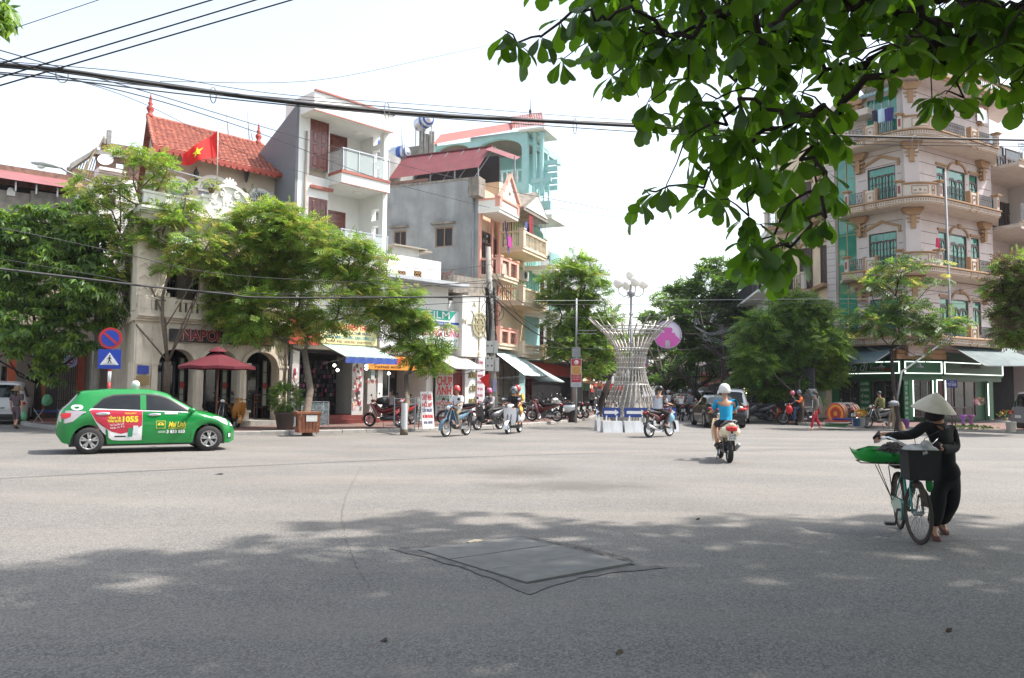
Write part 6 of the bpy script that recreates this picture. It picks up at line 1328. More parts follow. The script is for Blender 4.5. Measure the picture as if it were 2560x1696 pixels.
tree('sparse_tree','thin open tree in front of the florist sign with arched feathery leaves',(2243,1071),sp,34.5,T_PIN3,.42,850,[lf_dark,lf_mid,lf_yel],[5,4,1],.085,clump=.42,per=8,fork=D(2228,870,34.5),bark=m_dbark,flat=.4,droop=.35)
tree('edge_tree','tree with dry brown twigs and green top at the right edge of the street',(2640,1085),[(2500,690,34),(2540,660,40),(2570,720,46),(2480,730,22),(2530,760,40),(2580,800,60),(2540,830,44),(2600,700,60),(2520,800,30)],31,T_PIN,.34,2200,[lf_bright,lf_mid,mat('dry_leaf_brown',(.10,.06,.03),.8,tl=(.2,.12,.05,.2),island=.3)],[3,3,5],.15,clump=.4,bark=m_dbark)
tree('near_tree','drooping leaf spray of a tree reaching in at the top left corner',V((-8.2,4.5,.0)),[(-40,20,60),(-10,40,34),(-80,-20,90),(-160,-60,120)],8.6,T_WH,.17,300,[lf_mid,lf_bright],[4,2],.16,clump=.2,per=8,fork=V((-7.6,6.5,5.0)),droop=.9)
# ---- the big sea almond tree overhead: its low branches hang into the picture, its crown shades the road
alm=thing('sea_almond_tree','huge sea almond tree hanging big round leaves over the top right','tree',(5.9,5.4,0))
ab=V(alm.location);lo=[obovate(1,.56,c)for c in(.12,.3,.45)];lmesh=[]
def smooth_me(tm,nm):return fast_mesh(nm,tm[0],tm[1],[lf_alm],True)
lmesh=[smooth_me(t_,'leaf')for t_ in lo]
ros=[(1268,80),(1292,108),(1352,92),(1400,50),(1450,20),(1470,110),(1500,130),(1405,150),(1530,60),(1492,125),(1560,190),(1600,150),(1530,190),(1620,300),(1622,255),(1612,270),(1640,175),(1700,120),(1580,90),(1700,205),(1720,270),(1790,340),(1850,260),(1740,330),(1735,385),(1770,420),(1600,505),(1665,465),(1640,480),(1760,470),(1800,500),(1835,420),(1720,300),(1900,450),(1955,420),(1985,500),(1872,540),(1878,600),(1885,560),(1925,640),(1860,650),(1898,640),(1945,690),(1975,620),(2045,480),(2065,545),(2030,560),(1935,590),(2000,400),(2090,330),(2110,200),(2060,270),(1965,320),(1900,350),(1950,220),(2050,120),(2035,290),(2100,260),(2040,350),(2065,430),(2080,480),(2000,520),(1820,380),(1880,400),(2330,245),(2345,240),(2410,245),(2365,235),(2500,215),(2480,210),(2400,160),(2250,120),(2290,60),(2215,190),(2170,170),(2230,130),(2530,140),(2540,60),(2450,60),(2550,250),(2545,200),(2430,190)]
poly_in=[(1350,-60),(1450,40),(1560,150),(1680,230),(1800,320),(1880,420),(2000,480),(2090,420),(2110,240),(2200,130),(2330,150),(2480,170),(2580,200),(2620,-60)]
while len(ros)<300:
 px,py=uni(1350,2600),uni(-60,480)
 if inside(poly_in,px,py)and(py<180 or rnd.random()<.5):ros.append((px,py))
nodes=[(V((5.9,5.6,5.4)),-1,0)]
rp=[]
for i,(px,py)in enumerate(ros):
 dd=4.7+rnd.random()*.9 if(i<78 and py>220)or px<1450 else uni(4.6,7.0)
 rp.append(D(px,py,dd))
order=sorted(rp,key=lambda p:(p-nodes[0][0]).length);conn=[(nodes[0][0],None)]
seeds=[D(2560,160,5.6),D(2375,170,5.4),D(2470,80,5.6),D(2240,90,5.5),D(2100,110,5.6),D(1950,100,5.7),D(2620,60,5.6),D(2560,300,5.2)]
pts_=[nodes[0][0]]+seeds+order;par={0:None}
root0=pts_[0];dist0=[(p-root0).length for p in pts_]
for i in range(1,len(pts_)):
 c=[j for j in range(len(pts_))if dist0[j]<dist0[i]-.05 and(j<i or j<9)]
 par[i]=min(c,key=lambda j:(pts_[j]-pts_[i]).length*1.0+.12*(dist0[j]))if c else 0
kids={i:0 for i in range(len(pts_))}
for i in sorted(range(1,len(pts_)),key=lambda k:-dist0[k]):kids[par[i]]+=kids[i]+1
mb=MB()
for i in range(1,len(pts_)):
 a,b=pts_[par[i]]-ab,pts_[i]-ab;ra,rb=.004+.0030*(kids[par[i]]**.5),.0035+.0030*(kids[i]**.5);ra=min(ra,rb*1.9)
 m1=a.lerp(b,.35)+V((uni(-.05,.05),uni(-.05,.05),.04));m2=a.lerp(b,.7)+V((uni(-.05,.05),uni(-.05,.05),.03));mb.tube([a,m1,m2,b],[ra,ra*.7+rb*.3,rb*1.1,rb],7)
mb.build('branches',m_dbark,alm,kind='stuff')
mb=MB();mb.tube([(0,0,-.2),(0,0,.1),(.05,.03,1.5),(-.05,.1,3.2),(0,.2,5.4)],[.42,.33,.27,.24,.17],14);mb.build('trunk',m_dbark,alm)
cand=[]
for p in rp:
 n_=rnd.choice((5,6,7,8));ph=uni(0,6.28)
 for k in range(n_):
  a=ph+2*pi*k/n_+uni(-.25,.25);dip=uni(.15,1.25);d_=V((cos(a)*cos(dip),sin(a)*cos(dip),-sin(dip)));s_=uni(.14,.225)*(1 if k%3 else .75)
  u=V((uni(-.35,.35),uni(-.35,.35),1))+V((-cos(a)*.3,-sin(a)*.3,0));y=u.cross(d_).normalized();z=d_.cross(y);cand.append((p+d_*.015,Matrix((d_,y,z)).transposed(),s_))
cand.sort(key=lambda c:-c[2]/c[0].y)
for c,Rm,s_ in cand[:300]:
 o=link('leaf',lmesh[rnd.randrange(3)],alm);o.matrix_local=MTr(c-ab)@Rm.to_4x4()@Matrix.Scale(s_,4)
rest=cand[300:]
instance('leaves',lo[1],np.array([c[0]-ab for c in rest]),np.array([np.array(c[1])for c in rest]),np.array([c[2]for c in rest]),[lf_alm],[1],alm)
pos=[]
while len(pos)<9500:
 x,y,z=uni(.2,17),uni(-8,10.6),uni(5.2,9.5)
 ymax=10.1-max(0,3.6-x)*1.25+.5*sin(x*1.7)+(1.2*sin(x*.8)if x>7 else 0)
 if y>ymax:continue
 if z<1.9+.56*y+(.0 if x>2 else 1):continue
 if x<.6+.9*rnd.random()-.12*y+(.5 if y>6 else 0):continue
 if y>8.0 and rnd.random()<.3:continue
 pos.append((x,y,z))
P_=[];R_=[];S_=[]
for x,y,z in pos:
 for k in range(6):P_.append((x-ab.x,y-ab.y,z));a=k*1.05+rnd.random();dip=uni(.0,.8);R_.append((cos(a)*cos(dip),sin(a)*cos(dip),-sin(dip)));S_.append(uni(.18,.27))
instance('upper_leaves',(lo[1][0],lo[1][1]),np.array(P_),frames(np.array(R_),twist=.3),np.array(S_)*1.4,[lf_alm],[1],alm)
mb=MB()
for k in range(26):
 q=V(rnd.choice(pos))-ab;m_=V((0,.2,5.2)).lerp(q,.5)+V((0,0,.6));mb.tube([(0,.2,5.2),m_,q],[.09,.05,.02],6)
mb.build('upper_limbs',m_dbark,alm,kind='stuff')
# ================================================================ PEOPLE
def skin_mesh(nodes,edges,root,sub=2):
 "one continuous surface grown round a skeleton: nodes name -> (x, y, z, radius)"
 names=list(nodes);ix={n:i for i,n in enumerate(names)}
 me=bpy.data.meshes.new('sk');me.from_pydata([nodes[n][:3]for n in names],[(ix[a],ix[b])for a,b in edges],[])
 bm=bmesh.new();bm.from_mesh(me);lay=bm.verts.layers.skin.verify();bm.verts.ensure_lookup_table()
 for n in names:
  s_=bm.verts[ix[n]][lay];s_.radius=(nodes[n][3],nodes[n][4]if len(nodes[n])>4 else nodes[n][3]);s_.use_root=(n==root)
 bm.to_mesh(me);bm.free()
 o=bpy.data.objects.new('sk',me);TS.collection.objects.link(o)
 m=o.modifiers.new('s','SKIN');m.use_smooth_shade=True;m.branch_smoothing=.6
 if sub:q=o.modifiers.new('b','SUBSURF');q.levels=sub;q.render_levels=sub
 TS.view_layers[0].update();r_=bpy.data.meshes.new_from_object(o.evaluated_get(TS.view_layers[0].depsgraph));bpy.data.objects.remove(o)
 for p in r_.polygons:p.use_smooth=True
 return r_
def pose_ride(dx=0.0,z=0.0,hx=.36,hz=1.02,fx=.12,fz=.30,lean=.0,hy=.29,ky=.17):
 J={'pel':(-.14+dx,0,.86+z),'wai':(-.12+dx+lean*.3,0,1.0+z),'che':(-.06+dx+lean*.7,0,1.2+z),'nec':(-.02+dx+lean,0,1.385+z),'hea':(.03+dx+lean,0,1.50+z),'top':(.03+dx+lean,0,1.57+z)}
 for s,k in(('l',1),('r',-1)):
  J[s+'sh']=(-.05+dx+lean*.9,.175*k,1.31+z);J[s+'el']=((hx+dx)*.35-.03+dx*.3,.235*k,1.07+z);J[s+'wr']=(hx-.06,hy*k,hz+.02)
  J[s+'ha']=(hx,hy*k,hz);J[s+'hi']=(-.12+dx,.095*k,.84+z);J[s+'kn']=(.27+dx,ky*k,.77+z);J[s+'an']=(fx+dx,.15*k,fz+.07);J[s+'to']=(fx+.15+dx,.16*k,fz+.02)
 return J
def pose_stand(step=.0,arm=.1,h=1.6,bend=0.0):
 k=h/1.6;J={'pel':(0,0,.85),'wai':(0+bend*.3,0,.98),'che':(bend*.7,0,1.18),'nec':(bend,0,1.36),'hea':(bend+.03,0,1.475),'top':(bend+.02,0,1.54)}
 for s,g in(('l',1),('r',-1)):
  J[s+'sh']=(bend*.9,.165*g,1.29);J[s+'el']=(arm*g*.5-.03,.215*g,1.04);J[s+'wr']=(arm*g+.04,.225*g,.80);J[s+'ha']=(arm*g+.06,.225*g,.73)
  J[s+'hi']=(0,.09*g,.82);J[s+'kn']=(.05+step*g*.55,.095*g,.46);J[s+'an']=(step*g,.09*g,.09+(.05 if step*g<0 else 0));J[s+'to']=(step*g+.15,.10*g,.035)
 return{n:tuple(c*k for c in p)for n,p in J.items()}
def pose_sit(h=.45):
 J=pose_ride(0,-.40,.25,.66,.22,.0,.02,.14,.12)
 for s,k in(('l',1),('r',-1)):J[s+'kn']=(.28,.11*k,.50);J[s+'an']=(.30,.11*k,.09);J[s+'to']=(.44,.12*k,.04)
 return J
RB=dict(pel=.105,wai=.10,che=.115,nec=.048,hea=.078,top=.062,sh=.052,el=.036,wr=.026,ha=.032,hi=.082,kn=.052,an=.034,to=.030)
EB=[('pel','wai'),('wai','che'),('che','nec'),('nec','hea'),('hea','top')]+[(s+a,s+b)if a!='che' and a!='pel' else(a,s+b)for s in 'lr' for a,b in(('che','sh'),('sh','el'),('el','wr'),('wr','ha'),('pel','hi'),('hi','kn'),('kn','an'),('an','to'))]
def person(label,J,shirt=(.7,.7,.7),pants=(.03,.03,.04),sleeve='short',leg='long',head='hair',headcol=(.02,.015,.012),group=None,girth=1.0,mask=None,hairlen=0,skin=None,shoes=(.06,.04,.03),curl=.9,skirt=None,face=True,shirtmat=None,sub=2,cat='person',pantsmat=None,dressed=True):
 t=thing('person',label,cat,group=group);skin=skin or m_skin
 J=dict(J)
 for s in 'lr':J[s+'hi']=tuple(V(J[s+'hi']).lerp(V(J[s+'kn']),.34))
 r=lambda n:RB[n if n in RB else n[1:]]*(girth if n[-2:]not in('ea','op','ec','wr','ha','to')and n not in('hea','top','nec')else 1)
 slim=lambda n:.66 if n in('pel','wai','che')or n[1:]in('sh','hi')or(n[1:]=='kn' and leg!='short')or(n[1:]=='el' and sleeve=='long')else 1
 N={n:(*p,r(n)*slim(n))for n,p in J.items()};E=list(EB)
 for s,k in(('l',1),('r',-1)):
  w_,h_=V(J[s+'wr']),V(J[s+'ha']);d=(h_-w_).normalized();side=V((0,0,1)).cross(d);side=side.normalized()if side.length>.1 else V((1,0,0));nn=d.cross(side)
  for i,(o_,ln)in enumerate(((-.026,.052),(-.009,.06),(.009,.056),(.025,.045))):
   b=h_+d*.02+side*o_;m_=b+d*ln*.6-nn*.008;e=m_+(d*(1-curl)-nn*curl*(1 if nn.z>0 else-1))*ln*.6
   N[f'{s}f{i}']=(*m_,.0085);N[f'{s}g{i}']=(*e,.0075);E+=[(s+'ha',f'{s}f{i}'),(f'{s}f{i}',f'{s}g{i}')]
  b=w_.lerp(h_,.7)+side*(-.035*k);e=b+d*.035-side*.012*k;N[s+'t0']=(*b,.011);N[s+'t1']=(*e,.009);E+=[(s+'wr',s+'t0'),(s+'t0',s+'t1')]
 for s in 'lr':q=N[s+'sh'];N[s+'sh']=(q[0],q[1],q[2]-.022,q[3]*.85)
 link('body',skin_mesh(N,E,'pel',sub),t).data.materials.append(skin)
 def garment(name,keys,edges,root,grow,m):
  if not dressed:return
  Q={n:(*p,q*grow.get(n,grow['*']))for n,(p,q)in keys.items()}
  o=link(name,skin_mesh(Q,edges,root,sub),t);o.data.materials.append(m);return o
 K={n:(J[n],r(n))for n in('pel','wai','che')};K['pel']=(tuple(V(J['pel']).lerp(V(J['wai']),.1)),r('pel'));K['col']=(tuple(V(J['che']).lerp(V(J['nec']),.72)),.082);e_=[('pel','wai'),('wai','che'),('che','col')]
 for s in 'lr':
  K[s+'sh']=(tuple(V(J[s+'sh'])+V((0,0,.002))),.074);el=V(J[s+'el']);sh=V(J[s+'sh']);wr=V(J[s+'wr']);e_+=[('che',s+'sh')]
  if sleeve=='short':K[s+'sl']=(tuple(sh.lerp(el,.9)),.056);e_+=[(s+'sh',s+'sl')]
  elif sleeve=='long':K[s+'el']=(J[s+'el'],.050*girth);K[s+'cu']=(tuple(el.lerp(wr,.93)),.036);e_+=[(s+'sh',s+'el'),(s+'el',s+'cu')]
 garment('shirt',K,e_,'wai',{'*':1.16,'pel':1.18,'wai':1.28,'che':1.24},shirtmat or paint(shirt,.85,bump=.25,bscale=14))
 K={'wai':(tuple(V(J['pel']).lerp(V(J['wai']),.45)),.098*girth),'pel':(J['pel'],.105*girth)};e_=[('wai','pel')]
 for s in 'lr':
  K[s+'hi']=(J[s+'hi'],.086*girth);kn=V(J[s+'kn']);an=V(J[s+'an']);hi=V(J[s+'hi']);e_+=[('pel',s+'hi')]
  if leg=='short':K[s+'sh']=(tuple(hi.lerp(kn,.75)),.07);e_+=[(s+'hi',s+'sh')]
  elif leg=='mid':K[s+'kn']=(J[s+'kn'],.062);K[s+'cu']=(tuple(kn.lerp(an,.35)),.055);e_+=[(s+'hi',s+'kn'),(s+'kn',s+'cu')]
  else:K[s+'kn']=(J[s+'kn'],.060*girth);K[s+'cu']=(tuple(kn.lerp(an,.9)),.050);e_+=[(s+'hi',s+'kn'),(s+'kn',s+'cu')]
 garment('trousers',K,e_,'pel',{'*':1.08},pantsmat or paint(pants,.85,bump=.25,bscale=12))
 for s in 'lr':
  a,b=V(J[s+'an']),V(J[s+'to']);mb=MB();d=(b-a);mb.T=MTr(a)@V((d.x,d.y,d.z)).to_track_quat('X','Z').to_matrix().to_4x4();mb.loft([(-.05,0,-.035,.025,.03),(0,0,-.02,.038,.045),(.09,0,-.012,.045,.035),(.17,0,-.012,.043,.026),(.215,0,-.012,.02,.014)],10);mb.build('shoe',paint(shoes,.7),t)
 H=V(J['hea'])+V((.0,0,.035));fwd=V((1,0,0))
 T0=MTr(H)
 if face:
  mb=MB();mb.T=T0
  for k in(-1,1):mb.ball((.078,.031*k,.012),.010,8,5,(.5,1.2,.7))
  mb.build('eye',paint((.03,.02,.018),.3),t);mb=MB();mb.T=T0;mb.ball((.092,0,-.018),.014,8,5,(1,.8,1.3));mb.ball((-.01,.082,-.01),.02,8,5,(.7,.35,1.3));mb.ball((-.01,-.082,-.01),.02,8,5,(.7,.35,1.3));mb.build('nose_and_ears',skin,t,kind=None);mb=MB();mb.T=T0;mb.ball((.078,0,-.052),.018,8,4,(.4,1.1,.3));mb.build('mouth',paint((.30,.10,.08),.5),t)
 if head in('hair','helmet','hat'):
  mb=MB();mb.T=T0@MRo(R(-12),4,'Y');prof=[(.105*sin(a),.112*cos(a))for a in[i*R(108)/7 for i in range(8)]];mb.lathe([(max(.001,p[0]),p[1])for p in prof],14,(-.012,0,-.0));mb.build('hair',m_hair,t)
 if hairlen:mb=MB();mb.T=T0;mb.tube([(-.05,0,.03),(-.095,0,-.06),(-.10,0,-.06-hairlen*.5),(-.10,0,-.06-hairlen)],[.06,.055,.045,.015],8);mb.build('long_hair',m_hair,t)
 if head=='helmet':
  mb=MB();mb.T=T0@MRo(R(-6),4,'Y');mb.lathe([(.001,.155),(.05,.150),(.095,.118),(.122,.06),(.130,0),(.128,-.045),(.115,-.05)],18,(-.008,0,0));hm=mb.build('helmet',paint(headcol,.25,coat=.6),t)
  mb=MB();mb.T=T0;mb.prism([(.10,-.09),(.19,-.05),(.20,0),(.19,.05),(.10,.09)],.03,.045,'xy');mb.build('visor',paint(tuple(c*.35 for c in headcol),.3),hm);mb=MB();mb.T=T0
  for k in(-1,1):mb.tube([(.0,.11*k,-.04),(.03,.075*k,-.10),(.05,0,-.125)],.006,5)
  mb.build('chin_strap',m_blk,hm)
 if mask:mb=MB();mb.T=T0;mb.ball((.02,0,-.045),.088,12,6,(.92,1.0,.62));mb.build('face_mask',paint(mask,.8),t)
 return t
def place(o,p,rz,s=1.0,tilt=0):o.location=p;o.rotation_euler=(tilt,0,rz);o.scale=(s,s,s);return o
# ================================================================ MOTORBIKES
def wheel(root,x,r_,w_=.045,spokes=14,y=0.0,alloy=False,rimc=None):
 mb=MB();n=28;rows=[(r_-.075,-w_*.55),(r_-.03,-w_),(r_-.008,-w_*.7),(r_,0),(r_-.008,w_*.7),(r_-.03,w_),(r_-.075,w_*.55)]
 mb.lathe(rows,n,(x,y,r_),'y');o=mb.build('wheel',m_rub,root)
 mb=MB();mb.lathe([(r_-.078,-w_*.6),(r_-.095,-w_*.3),(r_-.095,w_*.3),(r_-.078,w_*.6)],n,(x,y,r_),'y');mb.lathe([(.03,-.05),(.045,-.03),(.045,.03),(.03,.05)],12,(x,y,r_),'y')
 for i in range(5 if alloy else spokes):
  a=2*pi*i/(5 if alloy else spokes);c,s_=cos(a),sin(a);mb.bar((x+.03*c,y+(.02 if i%2 else-.02),r_+.03*s_),(x+(r_-.085)*c,y,r_+(r_-.085)*s_),.03 if alloy else .005)
 mb.build('rim',rimc or m_alu,o);return o
def moto(kind,col,label,seatc=(.025,.025,.027),plate='12-B1 234',group=None,rack=False,windshieldc=None,second=None,detail=True):
 t=thing('motorbike',label,'motorbike',group=group);P_=paint(col,.25,coat=.7);S2=paint(second,.3,coat=.5)if second else P_
 sc_=kind in('scooter','vespa');r_=.23 if sc_ else .29;xf,xr=(.63,-.60)if not sc_ else(.66,-.58)
 if kind=='slim':r_=.265;xf,xr=.64,-.62
 wheel(t,xf,r_,.05 if sc_ else .038,alloy=sc_ or kind=='slim');wheel(t,xr,r_,.055 if sc_ else .042,alloy=sc_ or kind=='slim')
 hx,hz=(.40,.98)if not sc_ else(.40,.98)
 mb=MB()
 for k in(-1,1):mb.tube([(xf,.07*k,r_),(xf-.10,.07*k,r_+.32),(hx+.01,.05*k,hz-.12)],.018,8)
 mb.build('fork',m_alu if not sc_ else m_blk,t)
 mb=MB();mb.smooth=True;rows=[]
 for i in range(9):
  a=R(-10+150*i/8);rows.append([(xf+(r_+.035)*cos(a),y,r_+(r_+.035)*sin(a)-abs(y)*.35)for y in(-.07,-.045,0,.045,.07)])
 mb.grid(rows);mb.build('front_fender',P_,t)
 mb=MB();mb.smooth=True
 if kind=='vespa':
  mb.grid([[(hx+.02-.10*(1-abs(y)/.24)*0+.10*cos(y*6)-(1-z)*.02,y*(.8+.3*sin(z*2.5)),.30+z*.62)for y in[(-.22+.055*j)for j in range(9)]]for z in(0,.15,.3,.5,.7,.85,1)])
  mb.loft([(-.02,0,.58,.12,.12),(-.12,0,.56,.20,.18),(-.35,0,.56,.235,.22),(-.58,0,.58,.22,.19),(-.78,0,.62,.14,.11),(-.84,0,.63,.06,.05)],16)
  mb.loft([(hx-.12,0,.97,.06,.04),(hx-.02,0,1.0,.13,.06),(hx+.07,0,.99,.12,.06),(hx+.10,0,.99,.07,.04)],12)
 elif kind=='scooter':
  mb.grid([[(hx+.04+.09*cos(y*6)+(.10*z),y*(.9+.25*sin(z*3.1)),.32+z*.60)for y in[(-.20+.05*j)for j in range(9)]]for z in(0,.2,.4,.6,.8,1)])
  mb.loft([(-.0,0,.52,.10,.10),(-.15,0,.55,.17,.15),(-.40,0,.62,.19,.15),(-.65,0,.72,.16,.11),(-.88,0,.82,.08,.05)],14)
  mb.loft([(hx-.10,0,.98,.06,.04),(hx,0,1.0,.12,.06),(hx+.09,0,.96,.10,.05),(hx+.15,0,.92,.05,.03)],12)
 else:
  wd=1.0 if kind=='cub' else .8
  for k in(-1,1):mb.grid([[(hx-.02-.26*z+.14*u,k*(.05+.14*sin(u*1.9)*wd),.88-.50*z+.02*u)for u in(0,.3,.6,.85,1)]for z in(0,.25,.5,.75,1)])
  mb.loft([(.34,0,.80,.05,.10),(.22,0,.66,.07,.12),(.06,0,.58,.07,.10),(-.12,0,.62,.11,.12),(-.35,0,.68,.13,.10),(-.60,0,.76,.10,.07),(-.86,0,.84,.05,.04)],12)
  mb.loft([(hx-.08,0,.98,.05,.04),(hx,0,1.0,.13,.05),(hx+.09,0,.98,.10,.06),(hx+.12,0,.97,.05,.03)],12)
 mb.build('body',P_,t)
 if sc_:mb=MB();mb.box(-.02,.46,-.17,.17,.27,.32);mb.box(-.5,.1,-.09,.09,.2,.36);mb.build('floorboard',m_blk,t)
 mb=MB();zs_=.80 if not sc_ else .79;mb.loft([(.10,0,zs_-.05,.06,.03),(.0,0,zs_-.01,.11,.045),(-.25,0,zs_,.135,.05),(-.50,0,zs_+.03,.13,.05),(-.70,0,zs_+.04,.09,.035)],12,3);mb.build('seat',paint(seatc,.5),t)
 mb=MB();mb.tube([(hx-.06,-.34,hz+.045),(hx-.03,-.12,hz+.03),(hx-.03,.12,hz+.03),(hx-.06,.34,hz+.045)],.012,8)
 for k in(-1,1):mb.tube([(hx-.03,k*.2,hz+.03),(hx-.065,k*.25,hz+.15),(hx-.05,k*.29,hz+.22)],.006,6)
 hb=mb.build('handlebar',m_blk,t);mb=MB()
 for k in(-1,1):mb.tube([(hx-.04,.22*k,hz+.042),(hx-.06,.35*k,hz+.048)],.018,8)
 mb.build('grip',m_rub,hb)
 for k in(-1,1):mb=MB();mb.ball((hx-.05,k*.30,hz+.25),.055,12,6,(.3,1.15,.8));mb.build('mirror',m_blk if kind!='vespa' else m_chr,hb)
 mb=MB();mb.ball((hx+(.10 if kind!='scooter' else .17),0,hz-(.02 if kind!='scooter' else .10)),.075,12,7,(.45,1.1,.75));mb.build('headlight',m_lens,t)
 for k in(-1,1):mb=MB();mb.ball((hx+.08,.14*k,hz-.08),.035,8,5,(.7,.8,.6));mb.build('indicator',m_orl,t)
 mb=MB();mb.loft([(xr+.0,0,r_+.08,.05,.05),(-.05,0,.33,.10,.10),(.10,0,.32,.08,.09),(.18,0,.33,.05,.05)],10);mb.box(-.12,.10,-.12,.12,.27,.37);mb.bar((.05,-.2,.27),(.05,.2,.27),.03);mb.bar((-.1,.03,.35),(xr,.06,r_),.05,.03);mb.bar((-.1,-.03,.35),(xr,-.06,r_),.05,.03);mb.build('engine',paint((.14,.14,.145),.4,metal=.6),t)
 mb=MB();mb.tube([(.1,-.11,.28),(-.2,-.13,.24),(-.38,-.145,.27),(-.85,-.15,.40)],[.018,.022,.042,.045],10);mb.build('exhaust',m_chr if kind=='cub' else m_galv,t)
 mb=MB()
 for k in(-1,1):mb.tube([(xr,.10*k,r_+.02),(xr+.12,.11*k,.68)],.022,8)
 mb.build('rear_shock',m_redl if kind=='slim' else m_blk,t)
 mb=MB();mb.prism([(-.78,.60),(-.86,.75),(-.80,.76),(-.70,.56),(xr-.14,.50),(xr-.2,.48)],-.05,.05);mb.box(-.93,-.80,-.02,.02,.42,.78);mb.build('rear_fender',m_blk,t)
 mb=MB();mb.ball((-.84 if sc_ else-.87,0,.74 if sc_ else .79),.07,10,6,(.5,1.2,.55));mb.build('tail_light',m_redl,t)
 mb=MB();mb.box(-.945,-.935,-.095,.095,.50,.64);pl_=mb.build('number_plate',paint((.72,.72,.68),.5),t)
 a,b=plate.split(' ');q=MB()
 for s_,z in((a,.603),(b,.54)):
  vs,fs=text(s_,.068,.002,bold=.002);q.add([(-.9465+y,-x,z+zz)for x,y,zz in vs],fs)
 q.build('plate_text',paint((.03,.03,.03)),pl_)
 mb=MB();mb.tube([(-.0,.14,.28),(-.06,.20,.03)],.01,6);mb.build('side_stand',m_blk,t)
 if rack:mb=MB();mb.tube([(-.50,.11,.84),(-.80,.12,.90),(-.95,.06,.92),(-.95,-.06,.92),(-.80,-.12,.90),(-.50,-.11,.84)],.014,8);mb.build('grab_rail',m_galv,t)
 if kind=='cub':mb=MB();mb.box(-.5,-.05,.075,.10,.24,.33);mb.build('chain_case',m_alu,t)
 return t
def at_wheels(o,fp,rp_,s=1.0,base=1.22,z=0.0):
 f,b=G(*fp,z),G(*rp_,z);d=f-b;rz=math.atan2(d.y,d.x);c=(f+b)/2;o.location=c;o.rotation_euler=(0,0,rz);o.scale=(s,s,s);return o
def face_to(p,rz):return rz
W_=(.72,.72,.74)
m1=at_wheels(moto('cub',(.10,.20,.28),'blue step-through motorbike ridden by the man in a white shirt and red helmet',second=(.05,.1,.2)),(1124,1092),(1161,1089));m1.location=G(1141,1091)
p=person('man in white polo shirt and red helmet riding the blue motorbike',pose_ride(),W_,(.24,.20,.14),head='helmet',headcol=(.50,.05,.05));place(p,m1.location,m1.rotation_euler.z)
m2=at_wheels(moto('scooter',(.075,.078,.085),'dark grey scooter ridden by the woman in a pink helmet'),(1200,1076),(1247,1074));m2.location=G(1223,1075)
p=person('rider in pink helmet and grey striped jacket on the dark grey scooter',pose_ride(z=-.02),(.36,.34,.36),(.035,.03,.03),sleeve='long',head='helmet',headcol=(.55,.14,.26),mask=(.45,.05,.16));place(p,m2.location,m2.rotation_euler.z,.98)
m3=at_wheels(moto('vespa',(.74,.75,.76),'round white scooter carrying the man in black and the woman in yellow'),(1275,1085),(1296,1082));m3.location=G(1285,1084)
p=person('man in black polo, jeans and grey helmet riding the white scooter',pose_ride(z=-.0),(.02,.02,.025),(.06,.09,.15),head='helmet',headcol=(.22,.22,.23),mask=(.25,.40,.55));place(p,m3.location,m3.rotation_euler.z,1.0)
p=person('woman passenger in yellow dress and red helmet sitting behind the man in black',pose_ride(dx=-.36,z=.05,hx=-.02,hz=1.12,hy=.16,ky=.22),(.62,.40,.10),(.62,.40,.10),leg='mid',head='helmet',headcol=(.55,.07,.06),mask=(.55,.08,.25),hairlen=.3);place(p,m3.location,m3.rotation_euler.z,1.0)
m4=at_wheels(moto('cub',(.10,.012,.015),'maroon step-through motorbike crossing to the right beside the ringed lamp post',second=(.1,.1,.1)),(1674,1091),(1622,1094.5),1.04);m4.location=G(1648,1093)
p=person('man with short hair and pale grey T-shirt riding the maroon motorbike past the monument',pose_ride(lean=.04),(.50,.52,.56),(.035,.03,.028),head='hair',girth=1.12,face=True);place(p,m4.location,m4.rotation_euler.z,1.06)
mb=MB();mb.ball((0,0,0),.13,12,8,(1,.7,1.2));o=mb.build('plastic_bag',mat('blue_bag',(.30,.55,.68),.4,tl=(.4,.7,.8,.4)),label='light blue plastic bag hanging at the knee of the man on the maroon motorbike',cat='bag');q=m4.matrix_basis@V((.45,-.16,.62));o.location=q
m5=moto('scooter',(.74,.64,.48),'beige scooter with grab rail seen from behind under the woman in turquoise',plate='12-H5 5110',rack=True);m5.location=G(1828,1150);m5.rotation_euler=(0,0,R(84));m5.location=G(1824,1157)+V((cos(R(84))*.58,sin(R(84))*.58,0))
mb=MB();mb.loft([(-.25,0,.60,.20,.15),(-.6,0,.66,.215,.14),(-.84,0,.68,.19,.12),(-.91,0,.68,.13,.08)],16);mb.build('rear_cowl',paint((.74,.64,.48),.25,coat=.7),m5);mb=MB();mb.loft([(-.90,0,.745,.13,.05),(-.935,0,.735,.11,.045),(-.945,0,.735,.06,.03)],12,4);mb.build('wide_tail_light',m_redl,m5)
p=person('woman in turquoise T-shirt and white helmet riding the beige scooter away',pose_ride(z=.0,hx=.36,hz=1.03),(.01,.36,.58),(.02,.02,.025),leg='short',head='helmet',headcol=(.70,.69,.68),girth=1.22,face=False);place(p,m5.location,m5.rotation_euler.z,1.02)
